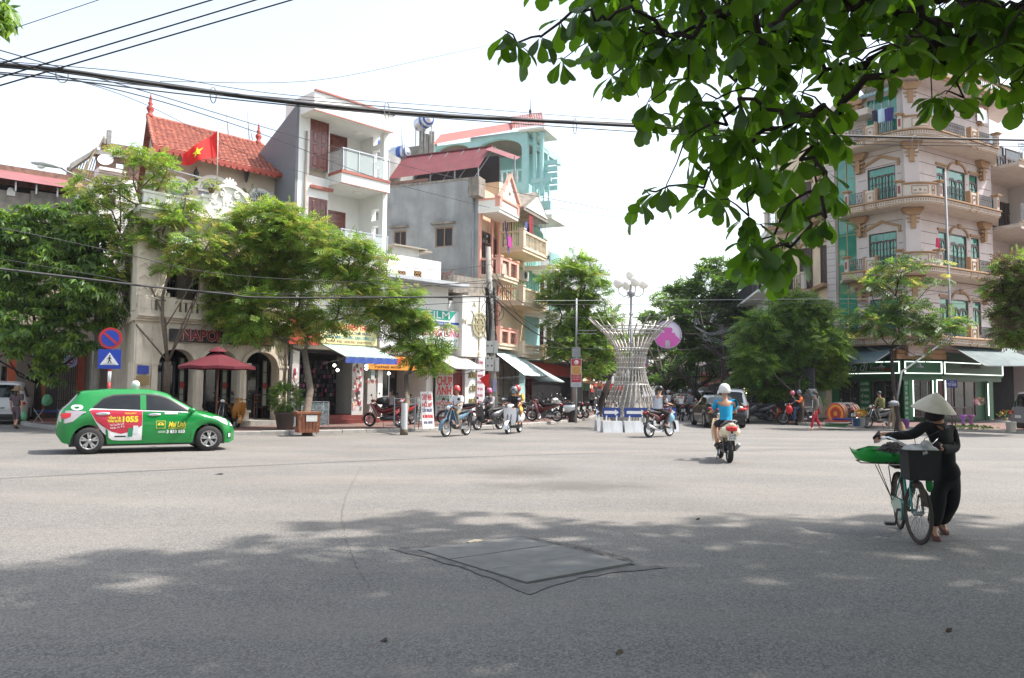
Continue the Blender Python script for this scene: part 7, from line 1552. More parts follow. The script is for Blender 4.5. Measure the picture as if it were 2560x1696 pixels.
for i,(px,py,hd,kc,col,lab,sh,hel)in enumerate(((1671,1038,88,'scooter',(.55,.55,.57),'white scooter far up the avenue, left of the pair beside the black car',(.66,.66,.68),(.6,.6,.62)),(1702,1052,86,'cub',(.04,.04,.045),'dark motorbike ridden by the broad man in white, beside the black car',(.70,.71,.73),(.06,.06,.06)),(1725,1051,84,'cub',(.12,.02,.02),'motorbike with grey shirted rider right against the black car',(.22,.24,.27),(.05,.06,.08)),(1655,1040,80,'cub',(.03,.03,.035),'dark motorbike ridden by the long haired woman in green, far avenue',(.02,.10,.05),None),(1541,1017,-95,'scooter',(.5,.5,.5),'pale scooter coming down the far avenue left of the monument',(.30,.22,.2),(.04,.04,.05)),(1536,1013,-95,'cub',(.05,.05,.05),'dark motorbike coming down the far avenue, nearest the left kerb',(.06,.06,.07),(.5,.5,.55)))):
 o=moto(kc,col,lab,plate='12-K1 345');o.location=G(px,py);o.rotation_euler=(0,0,R(hd));q=person(['woman in white blouse on the far white scooter','broad man in a white shirt riding away beside the black car','rider in grey shirt just left of the black car','long haired woman in green riding far ahead','rider coming down the avenue on the pale scooter','rider in dark clothes on the far dark motorbike by the left kerb'][i],pose_ride(),sh,(.03,.03,.04),head='helmet' if hel else 'hair',headcol=hel or(.1,.1,.1),girth=1.15 if i==1 else 1,sub=1,hairlen=.3 if i==3 else 0,face=i>3);place(q,o.location,R(hd))
pk=[('cub',(.05,.05,.055),(1329,1051),55,'black motorbike parked nearest in the left row, its white plate toward us'),('cub',(.12,.012,.02),(1362,1054),158,'long maroon motorbike parked broadside in the left row'),('vespa',(.66,.70,.72),(1405,1049),150,'white and blue round scooter parked in the left row'),('cub',(.04,.04,.045),(1430,1047),130,'dark motorbike right of the white and blue scooter'),('scooter',(.05,.05,.055),(1446,1045),130,'black scooter with a red tail at the right end of the near left row'),('scooter',(.60,.62,.60),(1376,1040),-60,'pale scooter facing us in the second rank of the left row'),('cub',(.06,.06,.07),(1352,1042),-55,'dark motorbike facing us behind the maroon one'),('cub',(.10,.10,.11),(1398,1038),-60,'grey motorbike in the second rank before the shop doors'),('cub',(.05,.05,.06),(1480,1030),-80,'dark motorbike facing us beyond the banner post'),('scooter',(.30,.31,.33),(1490,1027),-75,'grey scooter facing us furthest along the left kerb'),('cub',(.07,.07,.08),(1258,1055),60,'black motorbike parked behind the white scooter riders'),('scooter',(.06,.06,.07),(1310,1046),45,'black scooter parked behind the near black motorbike'),('cub',(.13,.02,.025),(1147,1061),190,'maroon motorbike parked before the compass shop')]
base={}
for k_,c_,(px,py),hd,lab in pk:
 key=(k_,c_)
 o=moto(k_,c_,lab,group='motorbikes parked along the left pavement',plate='12-F9 246');o.location=G(px,py,.12);o.rotation_euler=(R(-7),0,R(hd))
for k_,c_,(px,py),hd,lab in(('slim',(.20,.012,.015),(962,1068),160,'black and red sports motorbike with bags on it before the photo shop'),('cub',(.35,.02,.02),(1012,1063),250,'red motorbike half behind the young tree trunk')):
 o=moto(k_,c_,lab,seatc=(.03,.03,.035));o.location=G(px,py,.12);o.rotation_euler=(R(-6),0,R(hd))
 if k_=='slim':q=MB();q.loft([(-.1,0,.95,.12,.10),(.0,.03,1.0,.20,.15),(.22,0,.98,.18,.13),(.3,0,.95,.08,.06)],10,2.2);s_=q.build('backpack',m_blk,label='black backpack lying on the sports motorbike',cat='bag');s_.location=o.location;s_.rotation_euler=o.rotation_euler
rk=[('cub',(.06,.05,.05),(1991,1062),178,'silver and black motorbike carrying the woman in orange, red bag on its bars'),('cub',(.05,.02,.02),(2129,1067),75,'black motorbike parked rear toward us by the round mats'),('cub',(.10,.10,.10),(2198,1071),196,'black and silver motorbike of the man in the olive jacket'),('scooter',(.05,.05,.06),(1896,1053),150,'black scooter parked left of the crouching child'),('cub',(.08,.08,.1),(1935,1050),150,'dark motorbike behind the crouching child'),('cub',(.12,.03,.03),(1955,1048),170,'dark red motorbike beneath the toy shop goods'),('scooter',(.4,.4,.42),(1880,1047),120,'grey scooter parked beside the white car')]
mm={}
for k_,c_,(px,py),hd,lab in rk:
 o=moto(k_,c_,lab,group='motorbikes standing along the right pavement',plate='12-N8 901');o.location=G(px,py,.02 if px in(2198,2129,1991)else .12);o.rotation_euler=(R(0 if px==1991 else-5),0,R(hd));mm[px]=o
p=person('woman in orange jacket, jeans and dark helmet sitting on the silver motorbike',pose_ride(dx=-.15,fx=.3,fz=.03,hx=.1,hz=1.15),(.72,.20,.04),(.07,.12,.25),sleeve='long',head='helmet',headcol=(.10,.12,.16));place(p,mm[1991].location,R(178))
p=person('person in black and a pink helmet at the front of the silver motorbike',pose_ride(dx=.16,fx=.15,fz=.03),(.02,.02,.03),(.02,.02,.03),sleeve='long',head='helmet',headcol=(.50,.12,.20));place(p,mm[1991].location,R(178),.97)
p=person('man in olive jacket and grey trousers sitting on his motorbike before the florist',pose_ride(dx=-.05,hx=.1,hz=.95,hy=.1),(.28,.27,.10),(.22,.20,.18),sleeve='long',head='hair');place(p,mm[2198].location,R(196))
q=MB();q.ball((0,0,0),.2,12,8,(.8,.8,1.1));q.tube([(0,0,.18),(.02,0,.30)],[.06,.02],6);o=q.build('shopping_bag',mat('red_bag',(.60,.03,.03),.4,tl=(.7,.1,.05,.35)),label='bulging red plastic bag hung on the silver motorbike',cat='bag');o.location=mm[1991].matrix_basis@V((.42,.28,.72))
p=person('woman in grey cardigan and red trousers walking across the road, masked',pose_stand(.22,.1,1.6),(.17,.155,.13),(.42,.02,.045),sleeve='long',head='hair',headcol=(.1,.05,.03),hairlen=.14,mask=(.3,.4,.5),shoes=(.45,.3,.22));place(p,G(2040,1077),R(182))
q=MB();q.grid([[(.13,y,z)for y in(-.045,0,.045)]for z in(.93,1.1,1.25)]);q.build('white_blouse',paint((.65,.65,.66)),p)
p=person('woman in straw hat and dark flowered suit walking away with a green bag',pose_stand(.16,.05,1.5),(.1,.08,.09),(.1,.08,.09),sleeve='short',leg='mid',head='hair',hairlen=.22,face=False,girth=1.1,shirtmat=mat('flowered_cloth',(.11,.075,.085),.85,var=.75,scale=40),pantsmat=mat('flowered_cloth',(.1,.1,.1)),shoes=(.12,.07,.05));place(p,G(38,1073),R(95))
q=MB();q.lathe([(.001,.13),(.06,.125),(.10,.09),(.115,.0),(.16,-.02),(.215,-.05),(.205,-.055),(.11,-.01)],20,(.02,0,1.42));q.build('straw_hat',mat('straw',(.33,.22,.12),.9,var=.2,scale=30,bump=.3),p)
q=MB();q.ball((0,0,-.16),.15,12,8,(.55,1,1.2));q.tube([(0,0,-.02),(0,0,.12)],[.05,.015],6);o=q.build('shopping_bag',mat('green_bag',(.16,.42,.26),.4,tl=(.2,.6,.3,.4)),label='thin green plastic bag in the right hand of the straw hatted woman',cat='bag');o.location=p.matrix_basis@V((.02,-.27,.62))
p=person('person in a dark coat and reddish cap walking up the left avenue kerb',pose_stand(.1,.05,1.6),(.035,.035,.04),(.03,.03,.04),sleeve='long',head='helmet',headcol=(.25,.04,.05),face=False);place(p,G(1509,1036),R(80));q=MB();q.box(-.05,.05,-.17,.17,-.3,0);q.tube([(0,-.1,0),(0,-.05,.12),(0,.05,.12),(0,.1,0)],.008,5);o=q.build('carrier_bag',paint((.01,.14,.05)),label='dark green carrier bag held by the person in the dark coat',cat='bag');o.location=p.matrix_basis@V((.05,.3,.68))
p=person('child in pale blue shirt crouching beside the red toys on the right pavement',pose_sit(),(.45,.52,.62),(.03,.03,.04),sleeve='long',sub=1);place(p,G(1925,1053,.12),R(-20),.75)
for i,(px,py,hd,lab,sh)in enumerate(((655,1052,175,'guest in dark shirt and white shorts sitting at the right cafe arch',(.03,.03,.035)),(455,1050,-60,'guest facing the road between the left cafe arches',(.08,.06,.06)),(425,1050,200,'guest seen low behind the taxi bonnet at the cafe',(.10,.05,.04)))):
 p=person(lab,pose_sit(),sh,(.45,.47,.5)if i==0 else(.03,.03,.04),head='hair',sub=1);place(p,FL.w(X(px,1000,1.3),1.3,.34),R(hd))
p=person('person in a grey shirt sitting at the photo shop counter',pose_sit(),(.35,.35,.37),(.03,.03,.04),head='hair',face=False,sub=1);place(p,FL.w(X(975,1000,1.2),1.2,.3),R(120),1.05)
# ================================================================ THE WOMAN WITH THE BICYCLE
bk=thing('bicycle','old teal bicycle with a black front basket pushed by the woman in the conical hat','bicycle')
bf,br=G(2297,1361.7),G(2250,1323);dB=(bf-br).normalized();bz=math.atan2(dB.y,dB.x);bk.location=(bf+br)/2;bk.rotation_euler=(0,0,bz);WB=(bf-br).length;xf,xr=WB/2,-WB/2;rw=.305
teal=paint((.035,.25,.21),.35,coat=.3,dirt=(.08,.06,.05,.5),dirts=3)
rust=mat('rusty_steel',(.13,.10,.085),.6,metal=.5,var=.4,scale=20)
def bwheel(x,st):
 e=link('wheel',None,bk);e.location=(x,0,rw);e.rotation_euler=(0,0,st);e.name='wheel'
 mb=MB();mb.tube([((rw-.018)*cos(a),0,(rw-.018)*sin(a))for a in[2*pi*i/48 for i in range(49)]],.018,8,False);mb.build('tyre',mat('dusty_tyre',(.07,.055,.045),.9),e)
 mb=MB();mb.tube([((rw-.042)*cos(a),0,(rw-.042)*sin(a))for a in[2*pi*i/48 for i in range(49)]],.010,6,False);mb.build('rim',rust,e)
 mb=MB();mb.tube([(0,-.045,0),(0,.045,0)],.022,10)
 for i in range(32):a=2*pi*i/32;b=a+(.5 if i%4<2 else-.5);s_=1 if i%2 else-1;mb.bar((.02*cos(b),.03*s_,.02*sin(b)),((rw-.045)*cos(a),0,(rw-.045)*sin(a)),.0028)
 mb.build('spokes',m_galv,e,kind='stuff');return e
bwheel(xf,R(13));bwheel(xr,0)
hd_=V((xf-.17,0,.80));bb=V((xr+.43,0,.27));st_=V((xr+.26,0,.74));ax=V((xf,0,rw))
mb=MB();mb.tube([V((xf-.14,0,.66)),V((xf-.22,0,.52)),V((bb.x+.12,0,.36)),bb],.018,10);mb.tube([V((xf-.15,0,.72)),V((xf-.28,0,.60)),V((bb.x+.08,0,.45)),(bb.x+.0,0,.40)],.013,8);mb.tube([bb,st_],.016,10)
for k in(-1,1):mb.tube([bb+V((0,.02*k,0)),(xr,.055*k,rw)],.010,8);mb.tube([(xr,.055*k,rw),st_+V((.02,.02*k,-.08))],.009,8)
mb.tube([(xf-.13,0,.62),(xf-.18,0,.83)],.02,10)
for k in(-1,1):mb.tube([(xf-.14,.035*k,.63),(xf-.10,.05*k,.55),(xf-.03,.05*k,.40),(xf,.05*k,rw)],.011,8)
mb.build('frame',teal,bk)
mb=MB();mb.prism([(bb.x+.11*cos(a),bb.z+.11*sin(a))for a in[pi*(i/8-.5)for i in range(9)]]+[(xr-.02,rw+.06),(xr-.07,rw),(xr-.02,rw-.06)],-.075,-.045);mb.build('chain_guard',teal,bk)
mb=MB();mb.tube([bb+V((0,-.10,0)),bb+V((0,.09,0))],.016,8);mb.tube([bb+V((0,-.10,0)),bb+V((-.05,-.11,-.16))],.010,6);mb.tube([bb+V((0,.09,0)),bb+V((.05,.10,.16))],.010,6);mb.build('crank',rust,bk)
mb=MB();c_=bb+V((-.05,-.165,-.16));mb.box(c_.x-.045,c_.x+.045,c_.y-.05,c_.y+.05,c_.z-.014,c_.z+.014);mb.build('pedal',m_blk,bk);mb=MB();c_=bb+V((.05,.155,.16));mb.box(c_.x-.045,c_.x+.045,c_.y-.05,c_.y+.05,c_.z-.014,c_.z+.014);mb.build('pedal',m_blk,bk)
for nm,x,a0,a1,w_ in(('front_mudguard',xf,20,150,.03),('rear_mudguard',xr,30,190,.032)):
 mb=MB();mb.smooth=True;mb.grid([[(x+(rw+.03)*cos(a),y,rw+(rw+.03)*sin(a)-abs(y)*.4)for y in(-w_,-w_*.5,0,w_*.5,w_)]for a in[R(a0+(a1-a0)*i/14)for i in range(15)]]);mb.build(nm,rust,bk)
sT=MTr((xf-.18,0,.84))@MRo(R(13),4,'Z')
mb=MB();mb.T=sT;mb.tube([(0,0,-.02),(0,0,.10)],.012,8);mb.tube([(.0,0,.10),(.06,0,.12),(.08,0,.12)],.014,8)
for k in(-1,1):mb.tube([(.07,0,.12),(.10,.07*k,.12),(.09,.16*k,.17),(.02,.25*k,.22),(-.08,.285*k,.21),(-.20,.29*k,.19)],.0115,8)
hbr=mb.build('handlebar',m_chr,bk)
for k in(-1,1):mb=MB();mb.T=sT;mb.tube([(-.09,.286*k,.208),(-.21,.29*k,.188)],.017,8);mb.build('grip',m_rub,hbr);mb=MB();mb.T=sT;mb.tube([(.0,.262*k,.205),(-.05,.31*k,.185),(-.16,.325*k,.15)],.005,6);mb.build('brake_lever',m_alu,hbr)
mb=MB();mb.T=sT
for k in(-1,1):mb.tube([(0,.25*k,.20),(.12,.22*k,.30),(.16,.05*k,.22),(.10,0,.0)],.004,5,False)
mb.build('brake_cable',m_blk,hbr)
mb=MB();mb.tube([st_,st_+V((-.02,0,.08))],.013,8);mb.loft([(st_.x+.17,0,.835,.018,.015),(st_.x+.05,0,.84,.04,.025),(st_.x-.08,0,.84,.09,.04),(st_.x-.14,0,.84,.08,.035)],12);mb.build('saddle',m_blk,bk)
mb=MB();mb.T=sT;x0,x1=.06,.27
mb.wall(-.21,.21,-.18,.13,[],.01,0)if False else None
for(a,b)in(((x0,-.165),(x0,.165)),((x1,-.165),(x1,.165)),((x0,-.165),(x1,-.165)),((x0,.165),(x1,.165))):
 q=.018;mb.add([(a[0]+(q if a[0]==x0 and b[0]==x0 else-q if a[0]==x1 and b[0]==x1 else 0),a[1]*.92,-.19),(b[0]+(q if a[0]==x0 and b[0]==x0 else-q if b[0]==x1 and a[0]==x1 else 0),b[1]*.92,-.19),(b[0],b[1],.10),(a[0],a[1],.10)],[(0,1,2,3)])
mb.box(x0+.01,x1-.01,-.15,.15,-.195,-.185);
for(a,b)in(((x0,-.17),(x0,.17)),((x1,-.17),(x1,.17)),((x0,-.17),(x1,-.17)),((x0,.17),(x1,.17))):mb.bar((a[0],a[1],.10),(b[0],b[1],.10),.016)
mb.box(x0,x1,-.005,.005,.09,.095);bask=mb.build('basket',mat('black_basket',(.028,.027,.026),.8,bump=.5,bscale=90),bk)
TB=bk.matrix_basis
def lump(name,label,cat,loc,sz,m,seed,n=26,parent=None,rz=0):
 mb=MB();r2=random.Random(seed);ph=[r2.uniform(0,6)for _ in range(6)];rows=[]
 for i in range(13):
  th=pi*i/12;rows.append([(sz[0]*sin(th)*cos(2*pi*j/n)*(1+.12*sin(5*2*pi*j/n+ph[0]+i)+.1*sin(3*th+ph[1]+j)),sz[1]*sin(th)*sin(2*pi*j/n)*(1+.12*sin(4*2*pi*j/n+ph[2])),sz[2]*(cos(th)+.15*sin(j*.9+ph[3])*sin(th)))for j in range(n+1)])
 mb.smooth=True;mb.grid(rows);return mb.build(name,m,parent,label=label,cat=cat,loc=loc,rz=rz)
m_bag=mat('clear_white_bag',(.50,.49,.48),.25,var=.35,scale=16,tl=(.5,.5,.5,.2),bump=1.0,bscale=16)
c_=TB@(sT@V((.165,.0,.09)));lump('plastic_bag','white plastic bag of goods filling the bicycle basket','bag',c_,(.10,.155,.075),m_bag,3,rz=bz);c_=TB@(sT@V((.15,.07,.14)));lump('plastic_bag','small knotted clear bag on top of the basket goods','bag',c_,(.05,.06,.06),m_bag,5,rz=bz)
mb=MB();mb.smooth=True;rows=[]
ctr=TB@V((xr+.02,-.12,.79));NN=26
for k,(rr,z)in enumerate(((.001,-.045),(.7,-.045),(.88,-.02),(1.0,.05),(1.06,.09),(.97,.05),(.84,-.005),(.6,-.03))):rows.append([((.30*math.copysign(abs(cos(a))**.7,cos(a)))*rr,(.37*math.copysign(abs(sin(a))**.7,sin(a)))*rr,z+(.025*sin(a*5+k)if k in(3,4,5)else 0))for a in[2*pi*i/NN for i in range(NN+1)]])
mb.grid(rows);tray=mb.build('green_tray',mat('green_cloth',(.03,.27,.07),.5,tl=(.08,.45,.10,.4),var=.25,scale=10),label='bright green lined tray tied over the rear rack of the bicycle',cat='tray',loc=ctr,rz=bz)
mb=MB()
for i in range(5):y=-.3+i*.15;mb.bar((-.2,y,-.05),(.2,y,-.05),.01)
for x in(-.19,.19):mb.bar((x,-.30,-.05),(x,.30,-.05),.012)
mb.build('tray_frame',m_blk,tray)
mb=MB();mb.box(xr-.2,xr+.2,-.07,.07,.685,.70)
for k in(-1,1):mb.tube([(xr,.06*k,rw),(xr-.08,.09*k,.69)],.006,6);mb.tube([(xr+.12,-.26,.72)if k<0 else(xr-.1,-.2,.72),(xr+.05,-.08,rw+.02)],.005,5)
mb.build('rear_rack',rust,bk)
tm,fs_=leaf_quads(.045,.022,.2,.6,2);P_=[];D_=[]
for i in range(1500):
 a,q=uni(0,6.28),rnd.random()**.5;x,y=.23*q*cos(a),.26*q*sin(a);h_=.20*(1-q**1.5);P_.append((x+.02,y+.06,-.03+h_+uni(-.012,.008)))
v_,f_=MB().ball((0,0,0),.017,6,4,(1.5,.7,.7)).v,None
b_=MB().ball((0,0,0),.017,6,4,(1.5,.75,.7));tmpl=(np.array(b_.v),np.array([f for f in b_.f if len(f)==4]))
nuts=tag(link('water_chestnuts',None),'heap of dark horned water chestnuts on the green tray','nuts');nuts.location=ctr;nuts.rotation_euler=(0,0,bz)
instance('nut_heap',tmpl,np.array(P_),frames(dirs(1500)),rng.uniform(.75,1.2,1500),[mat('dark_nut',(.035,.022,.02),.55,island=.4)],[1],nuts)
lump('green_rag','strip of bright green cloth caught under the bicycle basket','cloth',TB@V((xf-.05,.12,.60)),(.03,.05,.08),mat('green_cloth',(.05,.4,.1)),9)
TBi=TB.inverted()
def loc_(px,py,d):return TBi@D(px,py,d)
feet_r,feet_l=TBi@G(2337,1349),TBi@G(2358,1333)
gr=sT@V((-.17,-.29,.215));gl=sT@V((-.13,.29,.225))
hip=loc_(2369,1182,8.45);che=loc_(2353,1098,8.38);nec=loc_(2345,1045,8.30);hea=loc_(2336,1024,8.24);kr_=loc_(2345,1262,8.42);kl2=loc_(2376,1262,8.50)
shr,shl=loc_(2314,1062,8.32),loc_(2378,1066,8.46);elr,ell=loc_(2283,1088,8.28),loc_(2389,1122,8.40)
m_black=mat('black_cloth',(.009,.0085,.010),.9,var=.3,scale=20,bump=.3,bscale=14)
wl_=loc_(2345,1124,8.12)
J={'pel':hip,'wai':hip.lerp(che,.45),'che':che,'nec':nec,'hea':hea,'top':hea+V((.0,0,.065)),'rsh':shr,'lsh':shl,'rel':elr,'lel':ell,'rwr':gr+V((-.05,.02,.03)),'lwr':wl_,'rha':gr+V((.02,0,-.004)),'lha':wl_.lerp(gl,.45),'rhi':hip+V((.02,-.085,-.03)),'lhi':hip+V((-.02,.085,-.03)),'rkn':kr_,'lkn':kl2,'ran':feet_r+V((-.05,0,.09)),'lan':feet_l+V((-.05,0,.09)),'rto':feet_r+V((.10,0,.03)),'lto':feet_l+V((.10,0,.03))}
m_glv=mat('dark_glove',(.03,.015,.02),.9)
w_=person('woman in black clothes, black mask and conical palm hat pushing the bicycle',{k:tuple(v)for k,v in J.items()},sleeve='long',head='hair',girth=1.12,shirtmat=m_black,pantsmat=m_black,shoes=(.16,.06,.05),curl=.95,dressed=False)
w_.location=bk.location;w_.rotation_euler=bk.rotation_euler
K={'hem':(*(hip+V((0,0,-.10))),.155,.13),'wai':(*hip.lerp(che,.55),.135,.125),'che':(*che,.115),'col':(*che.lerp(nec,.82),.080),'rsh':(*shr,.064),'lsh':(*shl,.062),'rel':(*elr,.055),'lel':(*ell,.060),'rcu':(*elr.lerp(gr,.8),.042),'lcu':(*ell.lerp(wl_,.85),.045)}
o=link('jacket',skin_mesh(K,[('hem','wai'),('wai','che'),('che','col'),('che','rsh'),('che','lsh'),('rsh','rel'),('rel','rcu'),('lsh','lel'),('lel','lcu')],'wai'),w_);o.data.materials.append(m_black)
K={'wst':(*(hip+V((0,0,.12))),.12),'pel':(*hip,.12),'rhi':(*V(J['rhi']).lerp(kr_,.38),.090),'lhi':(*V(J['lhi']).lerp(kl2,.38),.092),'rkn':(*kr_,.082),'lkn':(*kl2,.084),'rcu':(*(J['ran']+V((0,0,.03))),.072),'lcu':(*(J['lan']+V((0,0,.03))),.075)}
o=link('wide_trousers',skin_mesh(K,[('wst','pel'),('pel','rhi'),('pel','lhi'),('rhi','rkn'),('lhi','lkn'),('rkn','rcu'),('lkn','lcu')],'pel'),w_);o.data.materials.append(m_black)
for s,a,b,c in(('r',gr+V((-.08,.02,.04)),gr+V((.0,-.004,.012)),gr+V((.04,-.003,-.004))),('l',wl_,J['lha'],J['lha']+V((.03,0,-.01)))):
 Kf={'w':(*a,.042),'p':(*b,.048),'q':(*c,.042)};Ef=[('w','p'),('p','q')]
 for i in range(4):
  o_=V((.035-.022*i,0,0));m_=V(b)+o_+V((.01,(-.03 if s=='r' else-.02),-.02));e=m_+V((0,.015,-.032));Kf['f%d'%i]=(*m_,.0135);Kf['g%d'%i]=(*e,.0125);Ef+=[('p','f%d'%i),('f%d'%i,'g%d'%i)]
 m_=V(b)+V((-.03,.035,-.005));Kf['t']=(*m_,.012);Kf['u']=(*(m_+V((.025,.01,-.02))),.01);Ef+=[('w','t'),('t','u')]
 o=link('glove',skin_mesh(Kf,Ef,'p'),w_);o.data.materials.append(m_glv)
mb=MB();mb.T=MTr(hea+V((.0,0,.045)));mb.ball((.015,0,-.05),.098,14,8,(.95,1.0,.95));mb.ball((.0,0,-.11),.10,12,6,(.85,1,.6));mb.build('face_mask',paint((.018,.012,.015),.85),w_)
mb=MB();mb.T=MTr(hea+V((.012,0,.055)))@MRo(R(-9),4,'X')@MRo(R(9),4,'Y');mb.lathe([(.002,.125),(.05,.095),(.10,.055),(.16,.0),(.212,-.06),(.214,-.066),(.205,-.062),(.15,-.004),(.09,.05),(.02,.10)],40)
hat=mb.build('conical_hat',mat('palm_leaf_hat',(.62,.56,.46),.7,var=.10,scale=14,bump=.2,tl=(.6,.5,.3,.12)),w_)
mb=MB();mb.T=MTr(hea+V((.012,0,.055)))@MRo(R(-9),4,'X')@MRo(R(9),4,'Y')
for k in range(1,14):t=k/14;r_=.006+.207*t;z=.122-.186*t**1.08;mb.tube([(r_*cos(a),r_*sin(a),z)for a in[2*pi*i/36 for i in range(37)]],.0014,4,False)
mb.build('hat_rings',mat('palm_rib',(.48,.42,.32),.7),hat,kind='stuff')
# ================================================================ CARS
def interp(T,x):
 if x<=T[0][0]:return T[0][1]
 for(a,b),(c,d)in zip(T,T[1:]):
  if x<=c:return b+(d-b)*(x-a)/(c-a)
 return T[-1][1]
def car(name,label,S,col,cat='car',paint_m=None):
 "S: top silhouette, belt line, half width in plan, sill, wheelbase, wheel radius; x from the rear axle forward"
 t=thing(name,label,cat);P_=paint_m or paint(col,.28,coat=.5,spec=.3);wb,rw=S['wb'],S['rw'];x0,x1=S['top'][0][0],S['top'][-1][0]
 def sec(x):
  zt,b,W=interp(S['top'],x),interp(S['belt'],x),interp(S['plan'],x);zb=interp(S['sill'],x)
  for c in(0,wb):
   dx=abs(x-c)
   if dx<rw+.055:zb=max(zb,rw+math.sqrt(max(0,(rw+.055)**2-dx*dx)))
  b=min(b,zt-.04);h=max(0,zt-.07-b);c=min(1,h/.40);zb=min(zb,b-.04)
  P=[(W*.95,zb),(W*.99,zb+(b-zb)*.25),(W,zb+(b-zb)*.55),(W*.985,zb+(b-zb)*.85),(W*.95,b)]
  for q,yy in((.35,.075),(.7,.16),(1.0,.24)):P.append((W*(.95-yy*c-(1-c)*.10*q),b+h*q+(1-c)*.02*q))
  P+=[(W*(.66-.06*c),zt-.022),(W*.36,zt-.004),(0,zt)]
  return P
 def ys(x,z):
  P=sec(x)
  for(a,b),(c,d)in zip(P,P[1:]):
   if b<=z<=d and d>b:return a+(c-a)*(z-b)/(d-b)
  return P[0][0]if z<P[0][1]else P[-2][0]
 t['x']=0;del t['x']
 n=72;xs=[x0+(x1-x0)*i/n for i in range(n+1)];mb=MB();mb.smooth=True;rows=[]
 for x in xs:P=sec(x);rows.append([(x,-y,z)for y,z in P]+[(x,y,z)for y,z in P[::-1][1:]])
 mb.grid(rows);
 for r_,f in((rows[0],1),(rows[-1],-1)):mb.smooth=False;mb.add(r_,[tuple(range(len(r_)))])
 o=mb.build('body',P_,t)
 def strip(nm,m,xa,xb,lo,hi,par=t,off=.006,k=18,rws=5,sides=(-1,1)):
  mb=MB();mb.smooth=True
  for s in sides:
   R_=[]
   for j in range(rws+1):
    row=[]
    for i in range(k+1):x=xa+(xb-xa)*i/k;z=lo(x)+(hi(x)-lo(x))*j/rws;row.append((x,s*(ys(x,z)+off),z))
    R_.append(row)
   mb.grid(R_)
  return mb.build(nm,m,par)
 t.color=(1,1,1,1);g=mat('car_glass',(.012,.015,.017),.04,spec=.45,var=.1)
 for nm,pts in S['side']:
  lo,hi=pts
  for sd in(-1,1):strip('side_window',g,lo[0][0],lo[-1][0],lambda x:interp(lo,x),lambda x:max(interp(lo,x),interp(hi,x)),off=.007,sides=(sd,))
 for nm,a,b,in(('windscreen',*S['ws']),('rear_window',*S['rw_'])):
  mb=MB();mb.smooth=True;R_=[]
  for i in range(11):
   x=a+(b-a)*i/10;P=sec(x)[7:];u=V((interp(S['top'],x+.01)-interp(S['top'],x-.01),0,-.02)).normalized()*-.008;row=[(x+u.x,-y*.97,z+u.z)for y,z in P]+[(x+u.x,y*.97,z+u.z)for y,z in P[::-1][1:]];R_.append(row)
  mb.grid(R_);mb.build(nm,g,t)
 W=interp(S['plan'],0)
 for cx in(0,wb):
  for s in(-1,1):
   y=s*(W-.09);mb=MB();mb.lathe([(rw-.10,-.10),(rw-.02,-.10),(rw,-.06),(rw,.06),(rw-.02,.10),(rw-.10,.10)],32,(cx,y,rw),'y');wh=mb.build('wheel',m_rub,t)
   mb=MB();mb.lathe([(rw-.10,.08),(rw-.115,.085),(rw-.13,.03)]if s>0 else[(rw-.13,-.03),(rw-.115,-.085),(rw-.10,-.08)],32,(cx,y,rw),'y');mb.lathe([(.001,.085*s),(.04,.085*s),(.05,.07*s)],12,(cx,y,rw),'y')
   for i in range(5):
    for dv in(-.20,.20):a=2*pi*i/5+.3;mb.bar((cx+.03*cos(a),y+.075*s,rw+.03*sin(a)),(cx+(rw-.105)*cos(a+dv),y+.075*s,rw+(rw-.105)*sin(a+dv)),.035,.02,up=(0,1,0))
   mb.build('rim',mat('alloy',(.55,.55,.56),.35,metal=.8),wh);mb=MB();mb.lathe([(.001,.02*s),(rw-.12,.02*s),(rw-.11,.03*s)],24,(cx,y,rw),'y');mb.build('wheel_inside',m_blk,wh)
 mb=MB();mb.box(x0+.25,x1-.25,-W*.85,W*.85,.16,.45);mb.build('underbody',m_blk,t)
 return t,ys,strip,sec
TX=dict(wb=2.425,rw=.285,top=[(-.62,.60),(-.58,.88),(-.52,.98),(-.40,1.10),(-.24,1.30),(-.20,1.345),(0,1.375),(.4,1.405),(.85,1.415),(1.25,1.40),(1.55,1.32),(1.9,1.12),(2.2,.935),(2.5,.87),(2.8,.77),(2.97,.66),(3.04,.50)],belt=[(-.62,.80),(0,.96),(.8,.93),(1.6,.89),(2.2,.86),(2.9,.66),(3.04,.5)],plan=[(-.62,.58),(-.5,.72),(-.25,.79),(.2,.815),(2.3,.815),(2.7,.76),(2.9,.66),(3.04,.45)],sill=[(-.62,.42),(-.5,.24),(-.3,.21),(2.5,.2),(2.9,.17),(3.04,.22)],side=[('rear',([(.06,.985),(.5,.965),(.97,.945)],[(.06,.99),(.24,1.17),(.45,1.25),(.97,1.265)])),('front',([(1.10,.94),(1.5,.925),(1.98,.905)],[(1.10,1.265),(1.35,1.25),(1.6,1.16),(1.98,.91)]))],ws=(1.62,2.16),rw_=(-.50,-.25))
grn=paint((.008,.25,.055),.25,coat=.6,spec=.35)
tx,ys,strip,sec=car('taxi','bright green hatchback taxi with a red and white 1055 advert on its rear door',TX,None,'taxi',grn)
pf,pr_=G(520,1127.5),G(221,1136);s_=(pf-pr_).length/2.425;tx.location=pr_;tx.rotation_euler=(0,0,math.atan2((pf-pr_).y,(pf-pr_).x));tx.scale=(s_,)*3
tx.location=V(pr_)+MRo(tx.rotation_euler.z,3,'Z')@V((0,.73*s_,0))
red_ad=paint((.48,.025,.06),.35,coat=.5);wht=paint((.72,.72,.72),.35)
lo_r=[(-.02,.93),(.12,.66),(.25,.46),(.42,.30),(.55,.28),(1.02,.28)];hi_r=[(-.02,.945),(.06,.975),(1.02,.935)]
